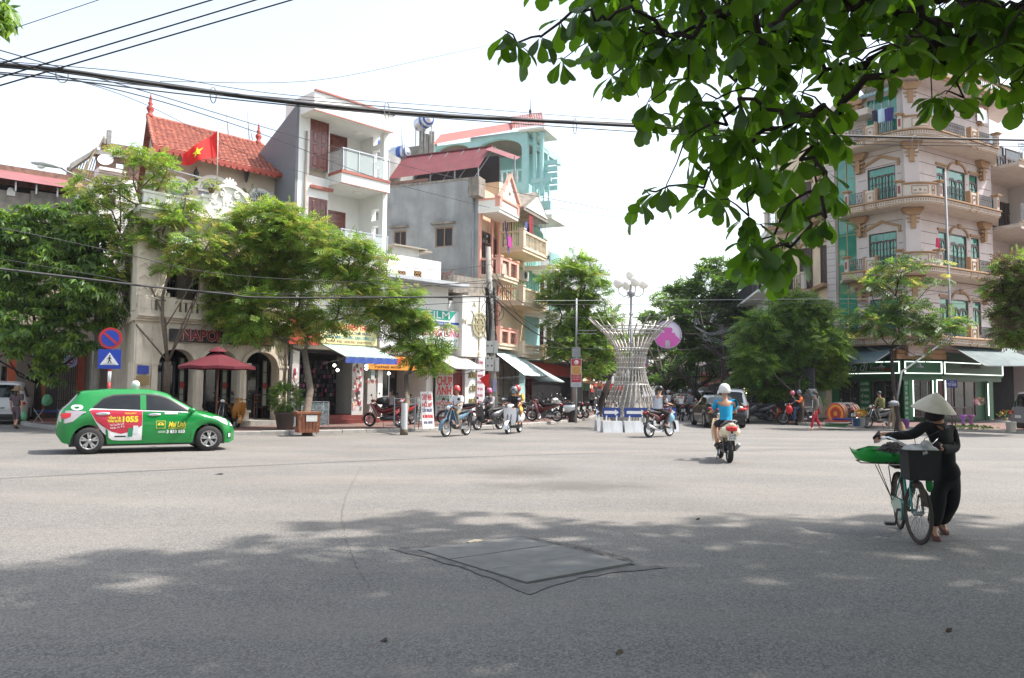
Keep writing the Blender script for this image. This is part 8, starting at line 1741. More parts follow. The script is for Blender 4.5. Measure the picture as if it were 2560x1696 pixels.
strip('advert_white',wht,-.02,1.02,lambda x:interp(lo_r,x),lambda x:interp(hi_r,x),off=.004,sides=(-1,),k=30,rws=12)
lo2=[(-.02,.93),(.12,.69),(.28,.56),(.42,.47),(.60,.42),(.78,.46),(1.02,.60)];strip('advert_red',red_ad,-.01,1.015,lambda x:interp(lo2,x)+.005,lambda x:interp(hi_r,x)-.018,off=.007,sides=(-1,),k=30,rws=10)
strip('white_line',wht,.0,1.95,lambda x:interp(TX['side'][0][1][0],x)-.028 if x<1 else interp(TX['side'][1][1][0],x)-.028,lambda x:(interp(TX['side'][0][1][0],x)if x<1 else interp(TX['side'][1][1][0],x))-.012,off=.009,sides=(-1,),k=30,rws=1)
def car_text(s,size,x,z,m,width=None,par=tx,off=.012,rot=0,nm='lettering',**k):
 vs,fs=text(s,size,.002,width=width,**k);mb=MB();c_,s1=cos(rot),sin(rot);q=[]
 for a,b,c in vs:xx,zz=x+a*c_-c*s1,z+a*s1+c*c_;q.append((xx,-(ys(min(max(xx,-.6),3.0),zz)+off+b),zz))
 mb.add(q,fs);return mb.build(nm,m,par)
yel=paint((.72,.62,.05),.4)
car_text('1055',.17,.77,.735,yel,.31,bold=.008);car_text('TỔNG ĐÀI',.065,.47,.765,yel,.24,bold=.003);car_text('TOÀN QUỐC',.065,.47,.70,yel,.27,bold=.003);car_text('Tải Taxi Mai Linh',.06,.52,.625,wht,.27,rot=.14);car_text('Nhận Ưu Đãi',.06,.53,.565,wht,.27,rot=.14)
car_text('MAILINH',.06,.78,.865,yel,.22);car_text('Mai Linh',.16,1.73,.615,yel,.36,shear=.3,bold=.004);car_text('CORPORATION',.05,1.73,.53,yel,.36);car_text('(0220)',.06,1.42,.455,wht,.15);car_text('3 833 833',.095,1.71,.455,wht,.38,bold=.004)
def plate(x0,x1,z0,z1,m,off,nm):return strip(nm,m,x0,x1,lambda x:z0,lambda x:z1,off=off,sides=(-1,),k=6,rws=4)
plate(1.30,1.49,.53,.70,yel,.009,'logo_border');plate(1.31,1.48,.54,.69,grn,.011,'logo_ground')
def disc(cx,cz,r1,m,off,nm,sq=1.0,a1=2*pi):mb=MB();q=[(cx+r1*cos(a),cz+r1*sq*sin(a))for a in[a1*i/20 for i in range(21)]];mb.add([(x,-(ys(x,z)+off),z)for x,z in q],[tuple(range(len(q)))]);return mb.build(nm,m,tx)
disc(1.395,.60,.065,yel,.013,'logo_sun',1,pi);disc(1.395,.635,.018,red_ad,.015,'logo_dot');disc(1.395,.575,.06,grn,.014,'logo_hill',.5,pi)
disc(-.25,1.0,.115,wht,.010,'round_sticker',.55);car_text('ML',.05,-.25,1.0,grn,.1);plate(1.47,1.74,.845,.895,wht,.010,'white_sticker');plate(.74,.83,.36,.55,paint((.02,.25,.13)),.012,'phone_picture');plate(.84,.94,.42,.60,paint((.6,.62,.63)),.011,'second_phone_picture');plate(.48,.70,.355,.385,paint((.03,.03,.03)),.012,'black_bar_print')
for x,w_ in((.24,.15),(1.26,.14)):
 mb=MB();z=.86 if x<1 else .835;mb.ball((x,-(ys(x,z)+.01),z),w_,14,6,(1,.16,.24));mb.build('door_handle',m_chr,tx)
mb=MB()
for xx,z0,z1 in((1.035,.27,.94),(2.03,.30,.88)):mb.bar((xx,-(ys(xx,.5)+.002),z0),(xx+(.02 if xx>2 else 0),-(ys(xx,z1-.02)+.0),z1),.006,.004)
mb.build('door_gap',m_blk,tx)
strip('door_pillar',grn,.975,1.09,lambda x:.945,lambda x:1.272,off=.010,sides=(-1,));strip('window_trim',m_blk,.05,1.95,lambda x:(interp(TX['side'][0][1][1],x)if x<1.05 else interp(TX['side'][1][1][1],x))+.0,lambda x:(interp(TX['side'][0][1][1],x)if x<1.05 else interp(TX['side'][1][1][1],x))+.03,off=.008,k=30,rws=1,sides=(-1,))
for s in(-1,1):
 mb=MB();mb.smooth=True;mb.ball((2.02,s*.93,.93),.11,12,7,(.8,.75,.55));mb.bar((2.05,s*.78,.90),(2.03,s*.88,.91),.05);mb.build('wing_mirror',grn,tx)
def lamp(nm,m,pts,s,off=.012):
 mb=MB();mb.smooth=True;R_=[]
 for j in range(5):R_.append([(x,s*(ys(x,lo+(hi-lo)*j/4)+off),lo+(hi-lo)*j/4)for x,lo,hi in pts])
 mb.grid(R_);return mb.build(nm,m,tx)
for s in(-1,1):
 lamp('headlight',m_lens,[(2.52,.76,.79),(2.65,.68,.77),(2.8,.60,.72),(2.93,.56,.66),(2.98,.56,.62)],s);lamp('tail_light',mat('chrome_lamp',(.55,.5,.5),.1,metal=.5),[(-.57,.70,.90),(-.45,.66,.93),(-.32,.70,.93),(-.15,.86,.92),(-.08,.89,.91)],s);lamp('brake_lamp',m_redl,[(-.54,.76,.88),(-.45,.76,.88),(-.36,.80,.88)],s,.016);lamp('fog_lamp',m_blk,[(2.86,.27,.42),(2.94,.25,.44)],s,.01);lamp('fog_glass',m_lens,[(2.87,.31,.39),(2.92,.31,.39)],s,.014)
mb=MB();mb.lathe([(.001,.17),(.05,.165),(.085,.12),(.09,.06),(.06,.02),(.05,0)],14,(.93,0,1.42));mb.build('roof_sign',wht,tx)
mb=MB();mb.smooth=True;mb.grid([[(-.20-.12*v,y,1.335+.02*v-.02*abs(y))for y in(-.55,-.3,0,.3,.55)]for v in(0,.5,1)]);mb.grid([[(-.20-.12*v,y,1.31+.03*v-.02*abs(y))for y in(-.55,-.3,0,.3,.55)]for v in(0,.5,1)]);mb.build('spoiler',grn,tx)
def simple_car(label,col,fp,rp_,kind='saloon',plate_=None,lamps=True,s=1.0,name='car'):
 if kind=='saloon':S=dict(wb=2.7,rw=.32,top=[(-.95,.62),(-.90,.98),(-.45,1.06),(.15,1.34),(.6,1.43),(1.2,1.45),(1.7,1.38),(2.5,.98),(3.0,.92),(3.5,.78),(3.65,.5)],belt=[(-.95,.8),(0,.96),(2.4,.9),(3.65,.6)],side=[('a',([(.05,.99),(1.2,.97)],[(.05,1.0),(.35,1.27),(1.2,1.33)])),('b',([(1.27,.965),(2.3,.93)],[(1.27,1.33),(1.65,1.28),(2.3,.94)]))],ws=(1.8,2.45),rw_=(-.38,.2))
 else:S=dict(wb=2.65,rw=.34,top=[(-.95,.62),(-.92,1.0),(-.80,1.45),(-.70,1.66),(0,1.74),(1.2,1.74),(1.7,1.62),(2.35,1.12),(3.0,1.04),(3.4,.86),(3.5,.5)],belt=[(-.95,.95),(0,1.05),(2.4,1.0),(3.5,.7)],side=[('a',([(-.45,1.09),(1.0,1.08)],[(-.45,1.45),(.2,1.56),(1.0,1.58)])),('b',([(1.08,1.08),(2.1,1.04)],[(1.08,1.58),(1.5,1.55),(2.1,1.05)]))],ws=(1.75,2.3),rw_=(-.90,-.74))
 S['plan']=[(S['top'][0][0],.72),(-.75,.82),(-.3,.88),(2.6,.88),(3.2,.80),(S['top'][-1][0],.55)];S['sill']=[(-.95,.36),(-.6,.24),(3.2,.2),(3.65,.25)]
 t,ys2,st2,sc2=car(name,label,S,col);f,b=G(*fp),G(*rp_);rz=math.atan2((f-b).y,(f-b).x);t.rotation_euler=(0,0,rz);t.location=b;t.scale=(s,)*3
 x0=S['top'][0][0];zt=.98 if kind=='saloon' else 1.0;mb=MB()
 for k in(-1,1):mb.loft([(x0-.012,k*.58,zt-.16,.16,.055),(x0+.12,k*.70,zt-.14,.16,.06)],10,3)
 mb.build('tail_light',m_redl,t);mb=MB();mb.box(x0-.03,x0+.1,-.5,.5,.3,.42);mb.build('bumper_trim',m_blk,t);mb=MB();mb.box(x0-.035,x0-.01,-.25,.25,.60,.72);p_=mb.build('number_plate',wht,t)
 if plate_:vs,fs=text(plate_,.10,.002,bold=.003);q=MB();q.add([(x0-.037+y,-x,.66+z)for x,y,z in vs],fs);q.build('plate_text',m_blk,p_)
 if kind=='saloon':mb=MB();mb.box(x0-.02,x0,-.35,.35,.80,.815);mb.build('chrome_strip',m_chr,t);mb=MB();mb.loft([(.95,0,1.46,.03,.01),(.85,0,1.48,.02,.03),(.78,0,1.50,.01,.01)],8);mb.build('roof_fin',m_blk,t)
 else:
  mb=MB()
  for k in(-1,1):mb.bar((-.4,.70*k,1.78),(1.4,.70*k,1.78),.03)
  mb.build('roof_rail',m_galv,t)
 return t
bc=simple_car('dark saloon car driving away into the avenue, sky mirrored in its rear window',(.010,.009,.009),(1737,1063),(1764,1069),'saloon','34A-123')
bc.location=G(1764,1069)+MRo(bc.rotation_euler.z,3,'Z')@V((0,-.79,0))
wc=simple_car('white van-like car in front of the dark saloon, partly behind the turquoise rider',(.68,.69,.70),(1868,1050),(1873,1059),'suv');wc.location=G(1869,1059)+MRo(wc.rotation_euler.z,3,'Z')@V((0,.80,0))
for px,py,hd,c_,l_,k_ in((1765,1022,90,(.70,.71,.72),'white car parked under the trees, furthest right in the far avenue','suv'),(1712,1024,92,(.66,.67,.68),'white car far up the avenue behind the riders','saloon'),(1600,1003,-95,(.4,.42,.45),'grey car coming far down the avenue','suv')):
 o=simple_car(l_,c_,(px,py-1),(px,py),k_);o.location=G(px,py);o.rotation_euler=(0,0,R(hd))
o=simple_car('silver four wheel drive car parked at the right edge, only its tail in view',(.26,.27,.29),(2640,1082),(2563,1086),'suv');o.location=G(2585,1086)+V((.95,.8,0));o.rotation_euler=(0,0,R(-8))
o=simple_car('white car parked at the left edge with its tail toward us',(.62,.63,.64),(15,1045),(18,1064),'suv','12B7');o.location=G(8,1060);o.rotation_euler=(0,0,R(118))
# ================================================================ THE MONUMENT ON THE CROSSING
mc=G(1578,1072);mo=thing('vase_monument','tall steel tube vase sculpture on a drum in the middle of the crossing','monument',mc)
def mh(py):return D(1578,py,mc.y).z
def mr(dpx):return dpx*mc.y/FOC
prof=[(mh(1050),mr(68)),(mh(1000),mr(58)),(mh(960),mr(42)),(mh(930),mr(34)),(mh(900),mr(34)),(mh(870),mr(42)),(mh(840),mr(62)),(mh(815),mr(88)),(mh(795),mr(108))]
m_tube=mat('weathered_steel_tube',(.42,.39,.36),.5,metal=.5,var=.2,scale=10);NT=30
mb=MB();mb.smooth=True
for i in range(NT):
 a=2*pi*i/NT;hi=prof[-1][0]-(.0 if i%2 else .28);pts=[]
 for z,r_ in prof:
  if z<=hi+.2:pts.append((r_*cos(a+.55*(z-prof[0][0])/4.0),r_*sin(a+.55*(z-prof[0][0])/4.0),min(z,hi)))
 MBt=MB();MBt.tube(smooth_line(pts,3),.030,7);MBt.build('vase_tube',m_tube,mo)
for z,r_ in((mh(828),mr(76)),(mh(820),mr(80)),(mh(873),mr(41)),(mh(921),mr(34)),(mh(962),mr(42))):MB().tube([(r_*cos(a),r_*sin(a),z)for a in[2*pi*i/36 for i in range(37)]],.028,6,False).build('hoop',mat('pale_steel',(.62,.62,.60),.4,metal=.5),mo)
mb=MB()
for i in range(NT):
 for j in range(17):
  z=prof[0][0]+.15+j*.20
  rr=interp([(z_,r_)for z_,r_ in prof],z);a=2*pi*i/NT+.55*(z-prof[0][0])/4.0
  mb.bar((rr*cos(a)*1.03,rr*sin(a)*1.03,z),(rr*cos(a)*1.03,rr*sin(a)*1.03,z+.045),.04)
mb.build('light_studs',paint((.68,.67,.60)),mo,kind='stuff')
mb=MB();mb.lathe([(mr(50),.05),(mr(50),.5),(mr(40),.55),(mr(26),1.1),(mr(20),1.9),(mr(16),1.95)],12);mb.build('stone_core',m_conc,mo);mb=MB();mb.lathe([(mr(84),.0),(mr(84),.14),(.01,.15)],32);mb.build('plinth',m_conc,mo)
lp_=thing('globe_lamp_post','lamp post with five white globes rising out of the vase monument','street lamp',mc)
zt_=mh(738);mb=MB();mb.tube([(0,0,.1),(0,0,zt_*.55),(0,0,zt_)],[.08,.06,.045],12);mb.lathe([(.05,zt_-.9),(.09,zt_-.8),(.05,zt_-.7)],12);mb.lathe([(.05,zt_-.1),(.13,zt_),(.16,zt_+.08),(.1,zt_+.16),(.04,zt_+.3),(.05,zt_+.45)],12);mb.build('post',m_galv,lp_)
gl_=[(0,0,mh(690))]+[(mr(33)*cos(a),mr(33)*sin(a),mh(709))for a in(R(10),R(100),R(190),R(280))]
gl_[0]=(0,0,mh(689))
for i,(x,y,z)in enumerate(gl_):
 mb=MB()
 if i:mb.tube([(0,0,zt_+.05),(x*.55,y*.55,zt_-.08),(x*.95,y*.95,zt_+.06),(x,y,z-.2)],.02,7);mb.build('lamp_arm',m_galv,lp_)
 mb=MB();mb.ball((x,y,z),mr(13),20,12);mb.build('globe',mat('opal_globe',(.82,.81,.77),.3,tl=(.8,.8,.76,.3)),lp_)
m_blue=paint((.02,.055,.26),.5)
def barrier(pxa,pxb,py,lab,arrow=True,dz=0):
 a,b=G(pxa,py),G(pxb,py);d=b-a;W=d.length;t=thing('road_barrier',lab,'barrier',a,math.atan2(d.y,d.x),'white concrete barriers round the monument');mb=MB()
 mb.add([(x,y,z)for x in(.02,W-.02)for y,z in((-.22,0),(.22,0),(.12,.42),(-.12,.42))],[(0,1,2,3),(7,6,5,4),(0,4,5,1),(1,5,6,2),(2,6,7,3),(3,7,4,0)]);mb.build('concrete_block',mat('barrier_white',(.56,.58,.60),.8,var=.08,dirt=(.3,.28,.25,.6),dirts=1.2),t)
 mb=MB()
 for x in(.25*W,.75*W):mb.bar((x,0,.42),(x,0,.62),.05)
 mb.build('sign_foot',wht,t);mb=MB();mb.box(.06,W-.06,-.02,.02,.56,.92);p_=mb.build('arrow_board',m_blue,t)
 c=W/2;L2=W*.36;mb=MB();mb.prism([(c-L2,.69),(c+L2-.16,.69),(c+L2-.16,.63),(c+L2,.745),(c+L2-.16,.86),(c+L2-.16,.80),(c-L2,.80)],-.026,-.021);mb.build('arrow',wht,p_)
barrier(1488,1500,1077,'short barrier with a sliver of blue board at the left end of the ring');barrier(1503,1554,1081,'left barrier of the ring with a blue board and white right arrow');barrier(1557,1622,1081,'middle barrier of the ring with the longest white arrow');barrier(1625,1652,1081,'barrier hidden behind the maroon motorbike');barrier(1655,1694,1079,'right end barrier of the ring, its arrow cut by the motorbike')
t=thing('citadel_disc','round pink and white hanging sign showing a citadel gate','sign',D(1669,837,37),R(-8));rr=37*35/FOC;mb=MB();mb.lathe([(.001,-.03),(rr,-.03),(rr,.03),(.001,.03)],40,(0,0,0),'y');mb.build('disc',paint((.66,.60,.68)),t)
mb=MB();mb.archband(0,0,rr*.93,rr,-.05,-.031,40,1,0,2*pi)
for k in range(14):a=pi*k/13;mb.bar((0,-.035,.0),(rr*.85*cos(a),-.035,rr*.85*sin(a)),.006)
mb.build('rim_lines',paint((.50,.42,.55)),t)
pk_=paint((.62,.14,.45));mb=MB();mb.prism([(rr*x,rr*z)for x,z in((-.90,-.40),(-.55,-.05),(-.50,.12),(-.22,.12),(-.22,.2),(.30,.2),(.30,.12),(.5,.12),(.55,-.05),(.90,-.40),(.6,-.78),(.18,-.95),(.18,-.5),(.12,-.42),(0,-.38),(-.12,-.42),(-.18,-.5),(-.18,-.95),(-.6,-.78))],-.055,-.032);mb.box(-rr*.25,rr*.30,-.055,-.032,rr*.2,rr*.36);mb.prism([(-rr*.34,rr*.36),(rr*.38,rr*.36),(rr*.25,rr*.50),(-rr*.2,rr*.50)],-.06,-.032);mb.build('gate_picture',pk_,t)
t2_=thing('citadel_disc','second smaller pink citadel disc hung further up the avenue behind the vase','sign',D(1601,905,62),R(-8));o=None
for c_ in t.children:q=c_.copy();C.objects.link(q);q.parent=t2_
t=thing('wire_swirl','silver wire swirl and crescent decoration strung across the avenue','street decoration',D(1810,835,44),R(-6));k_=44/FOC;mb=MB();Q=lambda pts:[((a-1810)*k_,0,(835-b)*k_)for a,b in pts]
for o1 in(0,5,10):mb.tube(smooth_line(Q([(1752,812-o1*.3),(1742,805-o1),(1738,815),(1750,822+o1*.4),(1775,833+o1*.5),(1805,827+o1*.7),(1840,815+o1),(1870,812+o1),(1890,818+o1)]),5),.014,5);mb.tube(smooth_line(Q([(1768,846-o1*.4),(1760,838-o1*.3),(1762,850),(1785,845+o1),(1810,855+o1),(1840,850+o1),(1862,838+o1)]),5),.014,5)
for o1 in(0,6,12):mb.tube([((1862+0-1810+34*(1-sin(a))*.9+o1*sin(a)*.8)*k_,0,(827-835+0)*-k_*0+24*cos(a)*k_*1.1+.2)for a in[R(-5+190*i/20)for i in range(21)]],.016,5)
for i in range(30):x=1760+i*4.2;z=831-12*sin((x-1790)/28);mb.bar(*[tuple(v)for v in Q([(x,z-5),(x+4,z+5)])],.008)
mb.build('wire_frame',m_galv,t)
# ================================================================ SIGNS, POSTS, LAMPS
def post(name,label,cat,p,h,r_=.04,m=None,rz=0):
 t=thing(name,label,cat,p,rz);MB().tube([(0,0,-.1),(0,0,h)],r_,10).build('post',m or m_galv,t);return t
p=G(266,1094,.12);t=thing('road_sign','no parking disc over a blue pedestrian crossing square on a red and white post','road sign',p,R(12));zc=D(266,846,p.y).z;zq=D(266,898,p.y).z;k_=p.y/FOC;hh=zc-p.z
for i in range(9):MB().tube([(0,.04,i*hh/9),(0,.04,(i+1)*hh/9)],.045,12).build('post_band',paint((.50,.05,.04))if i%2==0 else wht,t)
rr=27*k_;mb=MB();mb.prism([(a,b+hh)for a,b in circ(rr,36)],-.02,-.005);d_=mb.build('no_parking_disc',paint((.50,.02,.03),.4),t);MB().prism([(a,b+hh)for a,b in circ(rr*.76,36)],-.026,-.021).build('blue_field',paint((.01,.06,.42),.4),d_);a=R(-42);MB().bar((-rr*.8*cos(a),-.03,hh-rr*.8*sin(a)),(rr*.8*cos(a),-.03,hh+rr*.8*sin(a)),rr*.20,.006,up=(0,1,0)).build('red_stripe',paint((.50,.02,.03),.4),d_)
z0=zq-p.z;hw=26.5*k_;mb=MB();mb.box(-hw,hw,-.02,-.005,z0-hw*.92,z0+hw*.92);d_=mb.build('crossing_square',paint((.01,.06,.42),.4),t);MB().prism([(-hw*.82,z0-hw*.55),(hw*.82,z0-hw*.55),(0,z0+hw*.62)],-.026,-.021).build('white_triangle',wht,d_)
q=hw;mb=MB();f=-.031
for a_,b_,w2 in(((.02,.22),(.0,-.1),.12),((.0,-.1),(-.12,-.42),.07),((.02,-.1),(.2,-.38),.07),((.02,.18),(-.18,.02),.05),((.02,.18),(.18,.0),.05)):mb.bar((a_[0]*q,f,z0+a_[1]*q),(b_[0]*q,f,z0+b_[1]*q),w2*q,.006,up=(0,1,0))
mb.prism([(a+.03*q,b+z0+.32*q)for a,b in circ(.065*q,12)],-.034,-.028);mb.box(-.55*q,.55*q,-.032,-.028,z0-.49*q,z0-.46*q);mb.build('walking_figure',m_blk,d_)
def banner(px,py,ztop,zbot,wpx,lab,txt=True,side=1,dist=None):
 p=G(px,py,.12);k_=p.y/FOC;h=D(px,ztop,p.y).z-p.z;h0=D(px,zbot,p.y).z-p.z;w2=wpx*k_;t=thing('banner_post',lab,'banner',p,R(-3));MB().tube([(0,.06,-.1),(0,.06,h+.3)],.05,10).build('post',m_galv,t)
 MB().box(-w2/2,w2/2,-.03,.03,h0,h).build('board',paint((.50,.52,.53)),t);H=h-h0;MB().box(-w2*.44,w2*.44,-.034,-.031,h0+H*.17,h-H*.03).build('yellow_print',mat('banner_gradient',(.62,.42,.14),.5,var=.15,scale=1),t);MB().box(-w2*.44,w2*.44,-.037,-.034,h-H*.25,h-H*.02).build('red_head',paint((.48,.04,.07)),t);MB().box(-w2*.44,w2*.44,-.037,-.034,h0+H*.17,h0+H*.45).build('red_foot',paint((.48,.04,.07)),t)
 mb=MB();mb.lathe([(.001,-.04),(w2*.22,-.04),(w2*.22,-.036)],20,(0,0,h-H*.135),'y');mb.build('round_logo',paint((.7,.6,.6)),t)
 if txt:
  for i,s_ in enumerate(('NHIỆT LIỆT','CHÀO MỪNG','THÀNH PHỐ','HẢI DƯƠNG','GIÀU MẠNH','VĂN MINH !')):sign_text(t,s_,H*.055,0,-.04,h-H*(.34+i*.078),(.62,.10,.08)if i<3 else(.75,.7,.6),width=w2*.66)
  sign_text(t,'Vietcombank',H*.045,0,-.036,h0+H*.075,(.05,.30,.28),width=w2*.6)
 return t
banner(1440,1053,897,968,27,'red and gold street banner on a tall grey post at the left kerb');banner(1499,1022,953,977,12,'small red banner hung further up the left kerb',False);banner(1761,1028,928,975,20,'red and gold banner before the dark tree trunks on the right');banner(1671,1016,948,976,13,'small red banner far up the right side, left one',False);banner(1704,1018,952,974,12,'small red banner far up the right side, right one',False);banner(2022,1054,946,982,31,'banner board with its lower half showing beneath the round tree')
t=bpy.data.objects['banner_post'];MB().box(-.2,.2,-.05,.2,D(1440,895,38).z-.1,D(1440,875,38).z).build('grey_box',m_galv,t);MB().tube([(0,.06,3.0),(0,.06,D(1440,752,38).z)],.045,8).build('post_top',m_galv,t);mb=MB();zz=D(1440,840,38).z
for dz in(0,.15):mb.bar((0,.06,zz+dz),(1.0,.06,zz+dz),.03)
mb.build('side_bracket',m_galv,t)
t=post('road_sign','round no stopping sign on the right avenue pavement, before the dark tree','road sign',G(1815,1040,.12),2.0,.035);k_=48/FOC;zz=2.3;MB().prism([(a,b+zz)for a,b in circ(.34,28)],-.06,-.045).build('red_disc',paint((.42,.03,.04)),t);MB().prism([(a,b+zz)for a,b in circ(.25,28)],-.066,-.061).build('blue_disc',paint((.02,.06,.32)),t);mb=MB()
for s in(-1,1):mb.bar((-.2,-.07,zz-.2*s),(.2,-.07,zz+.2*s),.07,.006,up=(0,1,0))
mb.build('red_cross',paint((.42,.03,.04)),t)
t=thing('round_shop_sign','small white round shop sign with a swirl beside the light chain','sign',D(1843,963,44),R(-20));mb=MB();mb.lathe([(.001,-.03),(.20,-.03),(.20,.03),(.001,.03)],24,(0,0,0),'y');mb.build('disc',paint((.5,.47,.5)),t);mb=MB();mb.archband(0,0,.12,.14,-.036,-.031,20,1,0,5);mb.build('swirl',paint((.2,.1,.15)),t)
p=G(2381,1078,.1);t=post('street_name_sign','dark blue street name plate reading TUY HOÀ on a thin brown post','road sign',p,D(2381,950,p.y).z-.1,.03,paint((.12,.05,.05)));k_=p.y/FOC;zz=D(2382,960,p.y).z-p.z;MB().box(-.22,.22,-.05,-.03,zz-.15,zz+.15).build('plate',paint((.01,.015,.16),.4),t);sign_text(t,'PHỐ',.08,0,-.053,zz+.07,(.4,.4,.5));sign_text(t,'TUY HOÀ',.15,0,-.053,zz-.04,(.45,.45,.55),width=.34,bold=.004)
P_=[D(2362,560-130,38.5),D(2378,842,38.3),D(2254,930,36.5),D(2233,1060,35.2)]
MB().tube([P_[0],P_[1],P_[2],P_[3]],[.055,.055,.05,.05],10).build('bent_pipe',paint((.20,.21,.22),.6),label='long grey steel pipe bent over the florist sign and up past the balconies',cat='pipe')
t=thing('street_lamp','cobra head street lamp on a long arm above the left trees','street lamp',G(236,1062,.12));b_=V(t.location);e=D(110,412,27.5)-b_;q_=D(165,428,b_.y)-b_;top_=D(238,470,b_.y)-b_
MB().tube([(0,0,-.1),(0,0,3),top_],[.14,.12,.10],12).build('pole',m_conc,t);MB().tube([top_-V((0,0,.4)),top_+V((-.1,0,.2)),q_,e+V((.5,.1,-.05))],.035,8).build('arm',m_galv,t);mb=MB();mb.T=MTr(e)@MRo(R(188),4,'Z')@MRo(R(-8),4,'Y');mb.loft([(-.55,0,.0,.05,.04),(-.35,0,.02,.12,.07),(0,0,.03,.16,.09),(.30,0,0,.12,.06),(.42,0,-.01,.04,.03)],12);mb.build('lamp_head',paint((.55,.56,.57)),t);mb=MB();mb.T=MTr(e);mb.ball((-.1,0,-.07),.11,12,6,(1.3,.9,.7));mb.build('lamp_glass',m_lens,t)
p=G(1236,1062,.12);t=thing('utility_pole','concrete utility pole wrapped in black cables with white meter boxes','utility pole',p);top_=D(1220,618,p.y)-p
MB().tube([(0,0,-.2),top_*.5,top_],[.17,.145,.11],14).build('pole',m_conc,t)
k_=p.y/FOC
for i,(px,py,w2,h2)in enumerate(((1224,868,19,30),(1240,868,9,32),(1224,900,20,16),(1224,918,20,20),(1243,912,9,34))):
 c=D(px,py,p.y-.22)-p;mb=MB();mb.box(c.x-w2*k_/2,c.x+w2*k_/2,c.y-.1,c.y+.05,c.z-h2*k_/2,c.z+h2*k_/2);o=mb.build('meter_box',paint((.58,.58,.56),.6,dirt=(.3,.28,.24,.5)),t)
 if w2>15:mb=MB();[mb.box(c.x-.1+.16*j,c.x-.04+.16*j,c.y-.105,c.y-.1,c.z+.02,c.z+.08)for j in(0,1)];mb.build('meter_window',m_blk,o)
mb=MB()
for i in range(16):
 a=uni(0,6.28);pts=[((.16+.07*rnd.random())*cos(a+.5*sin(k))+top_.x*k/14,(.16+.07*rnd.random())*sin(a)-.05+top_.y*k/14,.1+k*.56)for k in range(rnd.randrange(3,6),11)];mb.tube(smooth_line(pts,3),rnd.choice((.012,.02,.028)),5,False)
for i in range(12):c=D(1228+uni(-10,16),uni(690,800),p.y-.2)-p;r0=uni(.1,.3);mb.tube([(c.x+r0*cos(a),c.y+.05*sin(3*a),c.z+r0*1.2*sin(a))for a in[2*pi*k/14 for k in range(15)]],.01,4,False)
mb.build('cable_tangle',m_wire,t,kind='stuff')
o=MB().prism([(0,0),(-.42,-.25),(-.02,-.75)],-.01,.01).build('pennant',paint((.60,.02,.02),.7),label='small red pennant sticking out from the utility pole',cat='flag');o.location=D(1224,932,p.y-.3);q=D(1237,965,p.y-.2);MB().box(-.08,.08,-.01,.01,-.25,.25).build('pole_notice',paint((.35,.36,.52)),label='narrow violet notice tied to the utility pole',cat='notice',loc=q)
fp=D(543,470,29.6);ft=D(545,309,29.6);t=thing('flag','red flag with a yellow star flying from a thin pole over the tiled roof','flag',fp);MB().tube([(0,0,0),ft-fp],.022,8).build('flagpole',paint((.6,.55,.5)),t)
A_c=[D(545,328,29.6),D(545,392,29.6),D(452,414,29.0),D(452,386,29.0)];A_c=[a-fp for a in A_c];mb=MB();mb.smooth=True
def fl(u,v):a=A_c[0].lerp(A_c[3],u);b=A_c[1].lerp(A_c[2],u);p_=a.lerp(b,v);return p_+V((0,.14*sin(u*8+v),.07*sin(u*6.5+.6)*(1-.3*v)))
mb.grid([[fl(u/24,v/8)for u in range(25)]for v in range(9)]);mb.build('flag_cloth',mat('red_flag',(.60,.015,.015),.7,tl=(.8,.03,.02,.3)),t)
S5=star(1,.40);mb=MB();st_v=[(0,0)]+S5;cs=[]
for a,b in st_v:u=.52+a*.155*1.0;v=.5-b*.27;q=fl(u,v);cs.append(q)
for off in(-.02,.02):mb.add([(c.x,c.y+off,c.z)for c in cs],[(0,i+1,(i+1)%10+1)for i in range(10)])
mb.build('yellow_star',paint((.80,.62,.02)),t)
p=G(538,1076,.12);t=thing('parasol','dark red cafe parasol on a wooden pole','parasol',p);k_=p.y/FOC;zt_=D(538,880,p.y).z-.12;ze_=D(538,918,p.y).z-.12;rr=94*k_;MB().tube([(0,0,0),(.06,0,zt_)],.028,8).build('pole',mat('varnished_pole',(.18,.07,.05),.5),t)
mb=MB();N8=8;Rr=[]
for q in(0,.33,.66,1):Rr.append([((rr*q+.01)*cos(a)*(1 if i%2==0 else .965),(rr*q+.01)*sin(a)*(1 if i%2==0 else .965),zt_-(zt_-ze_)*q**.92-(.0 if i%2==0 else-.03*q))for i,a in enumerate([2*pi*j/16 for j in range(17)])])
Rr.append([(x*1.0,y,z-.09)for x,y,z in Rr[-1]]);mb.grid(Rr);mb.lathe([(.30,zt_+.0),(.22,zt_+.08),(.06,zt_+.14),(.01,zt_+.2)],16);cn=mb.build('canopy',mat('maroon_canvas',(.11,.010,.018),.8,tl=(.14,.012,.02,.15)),t);mb=MB()
for i in range(8):a=2*pi*i/8;mb.bar((.03,0,zt_-.12),(rr*.96*cos(a),rr*.96*sin(a),ze_-.02),.018)
mb.build('ribs',m_dwood,cn)
p=G(767,1081,.12);t=thing('wooden_planter','square wooden planter box round the foot of the bright green tree','planter',p,R(25));c_=paint((.26,.10,.045),.6)
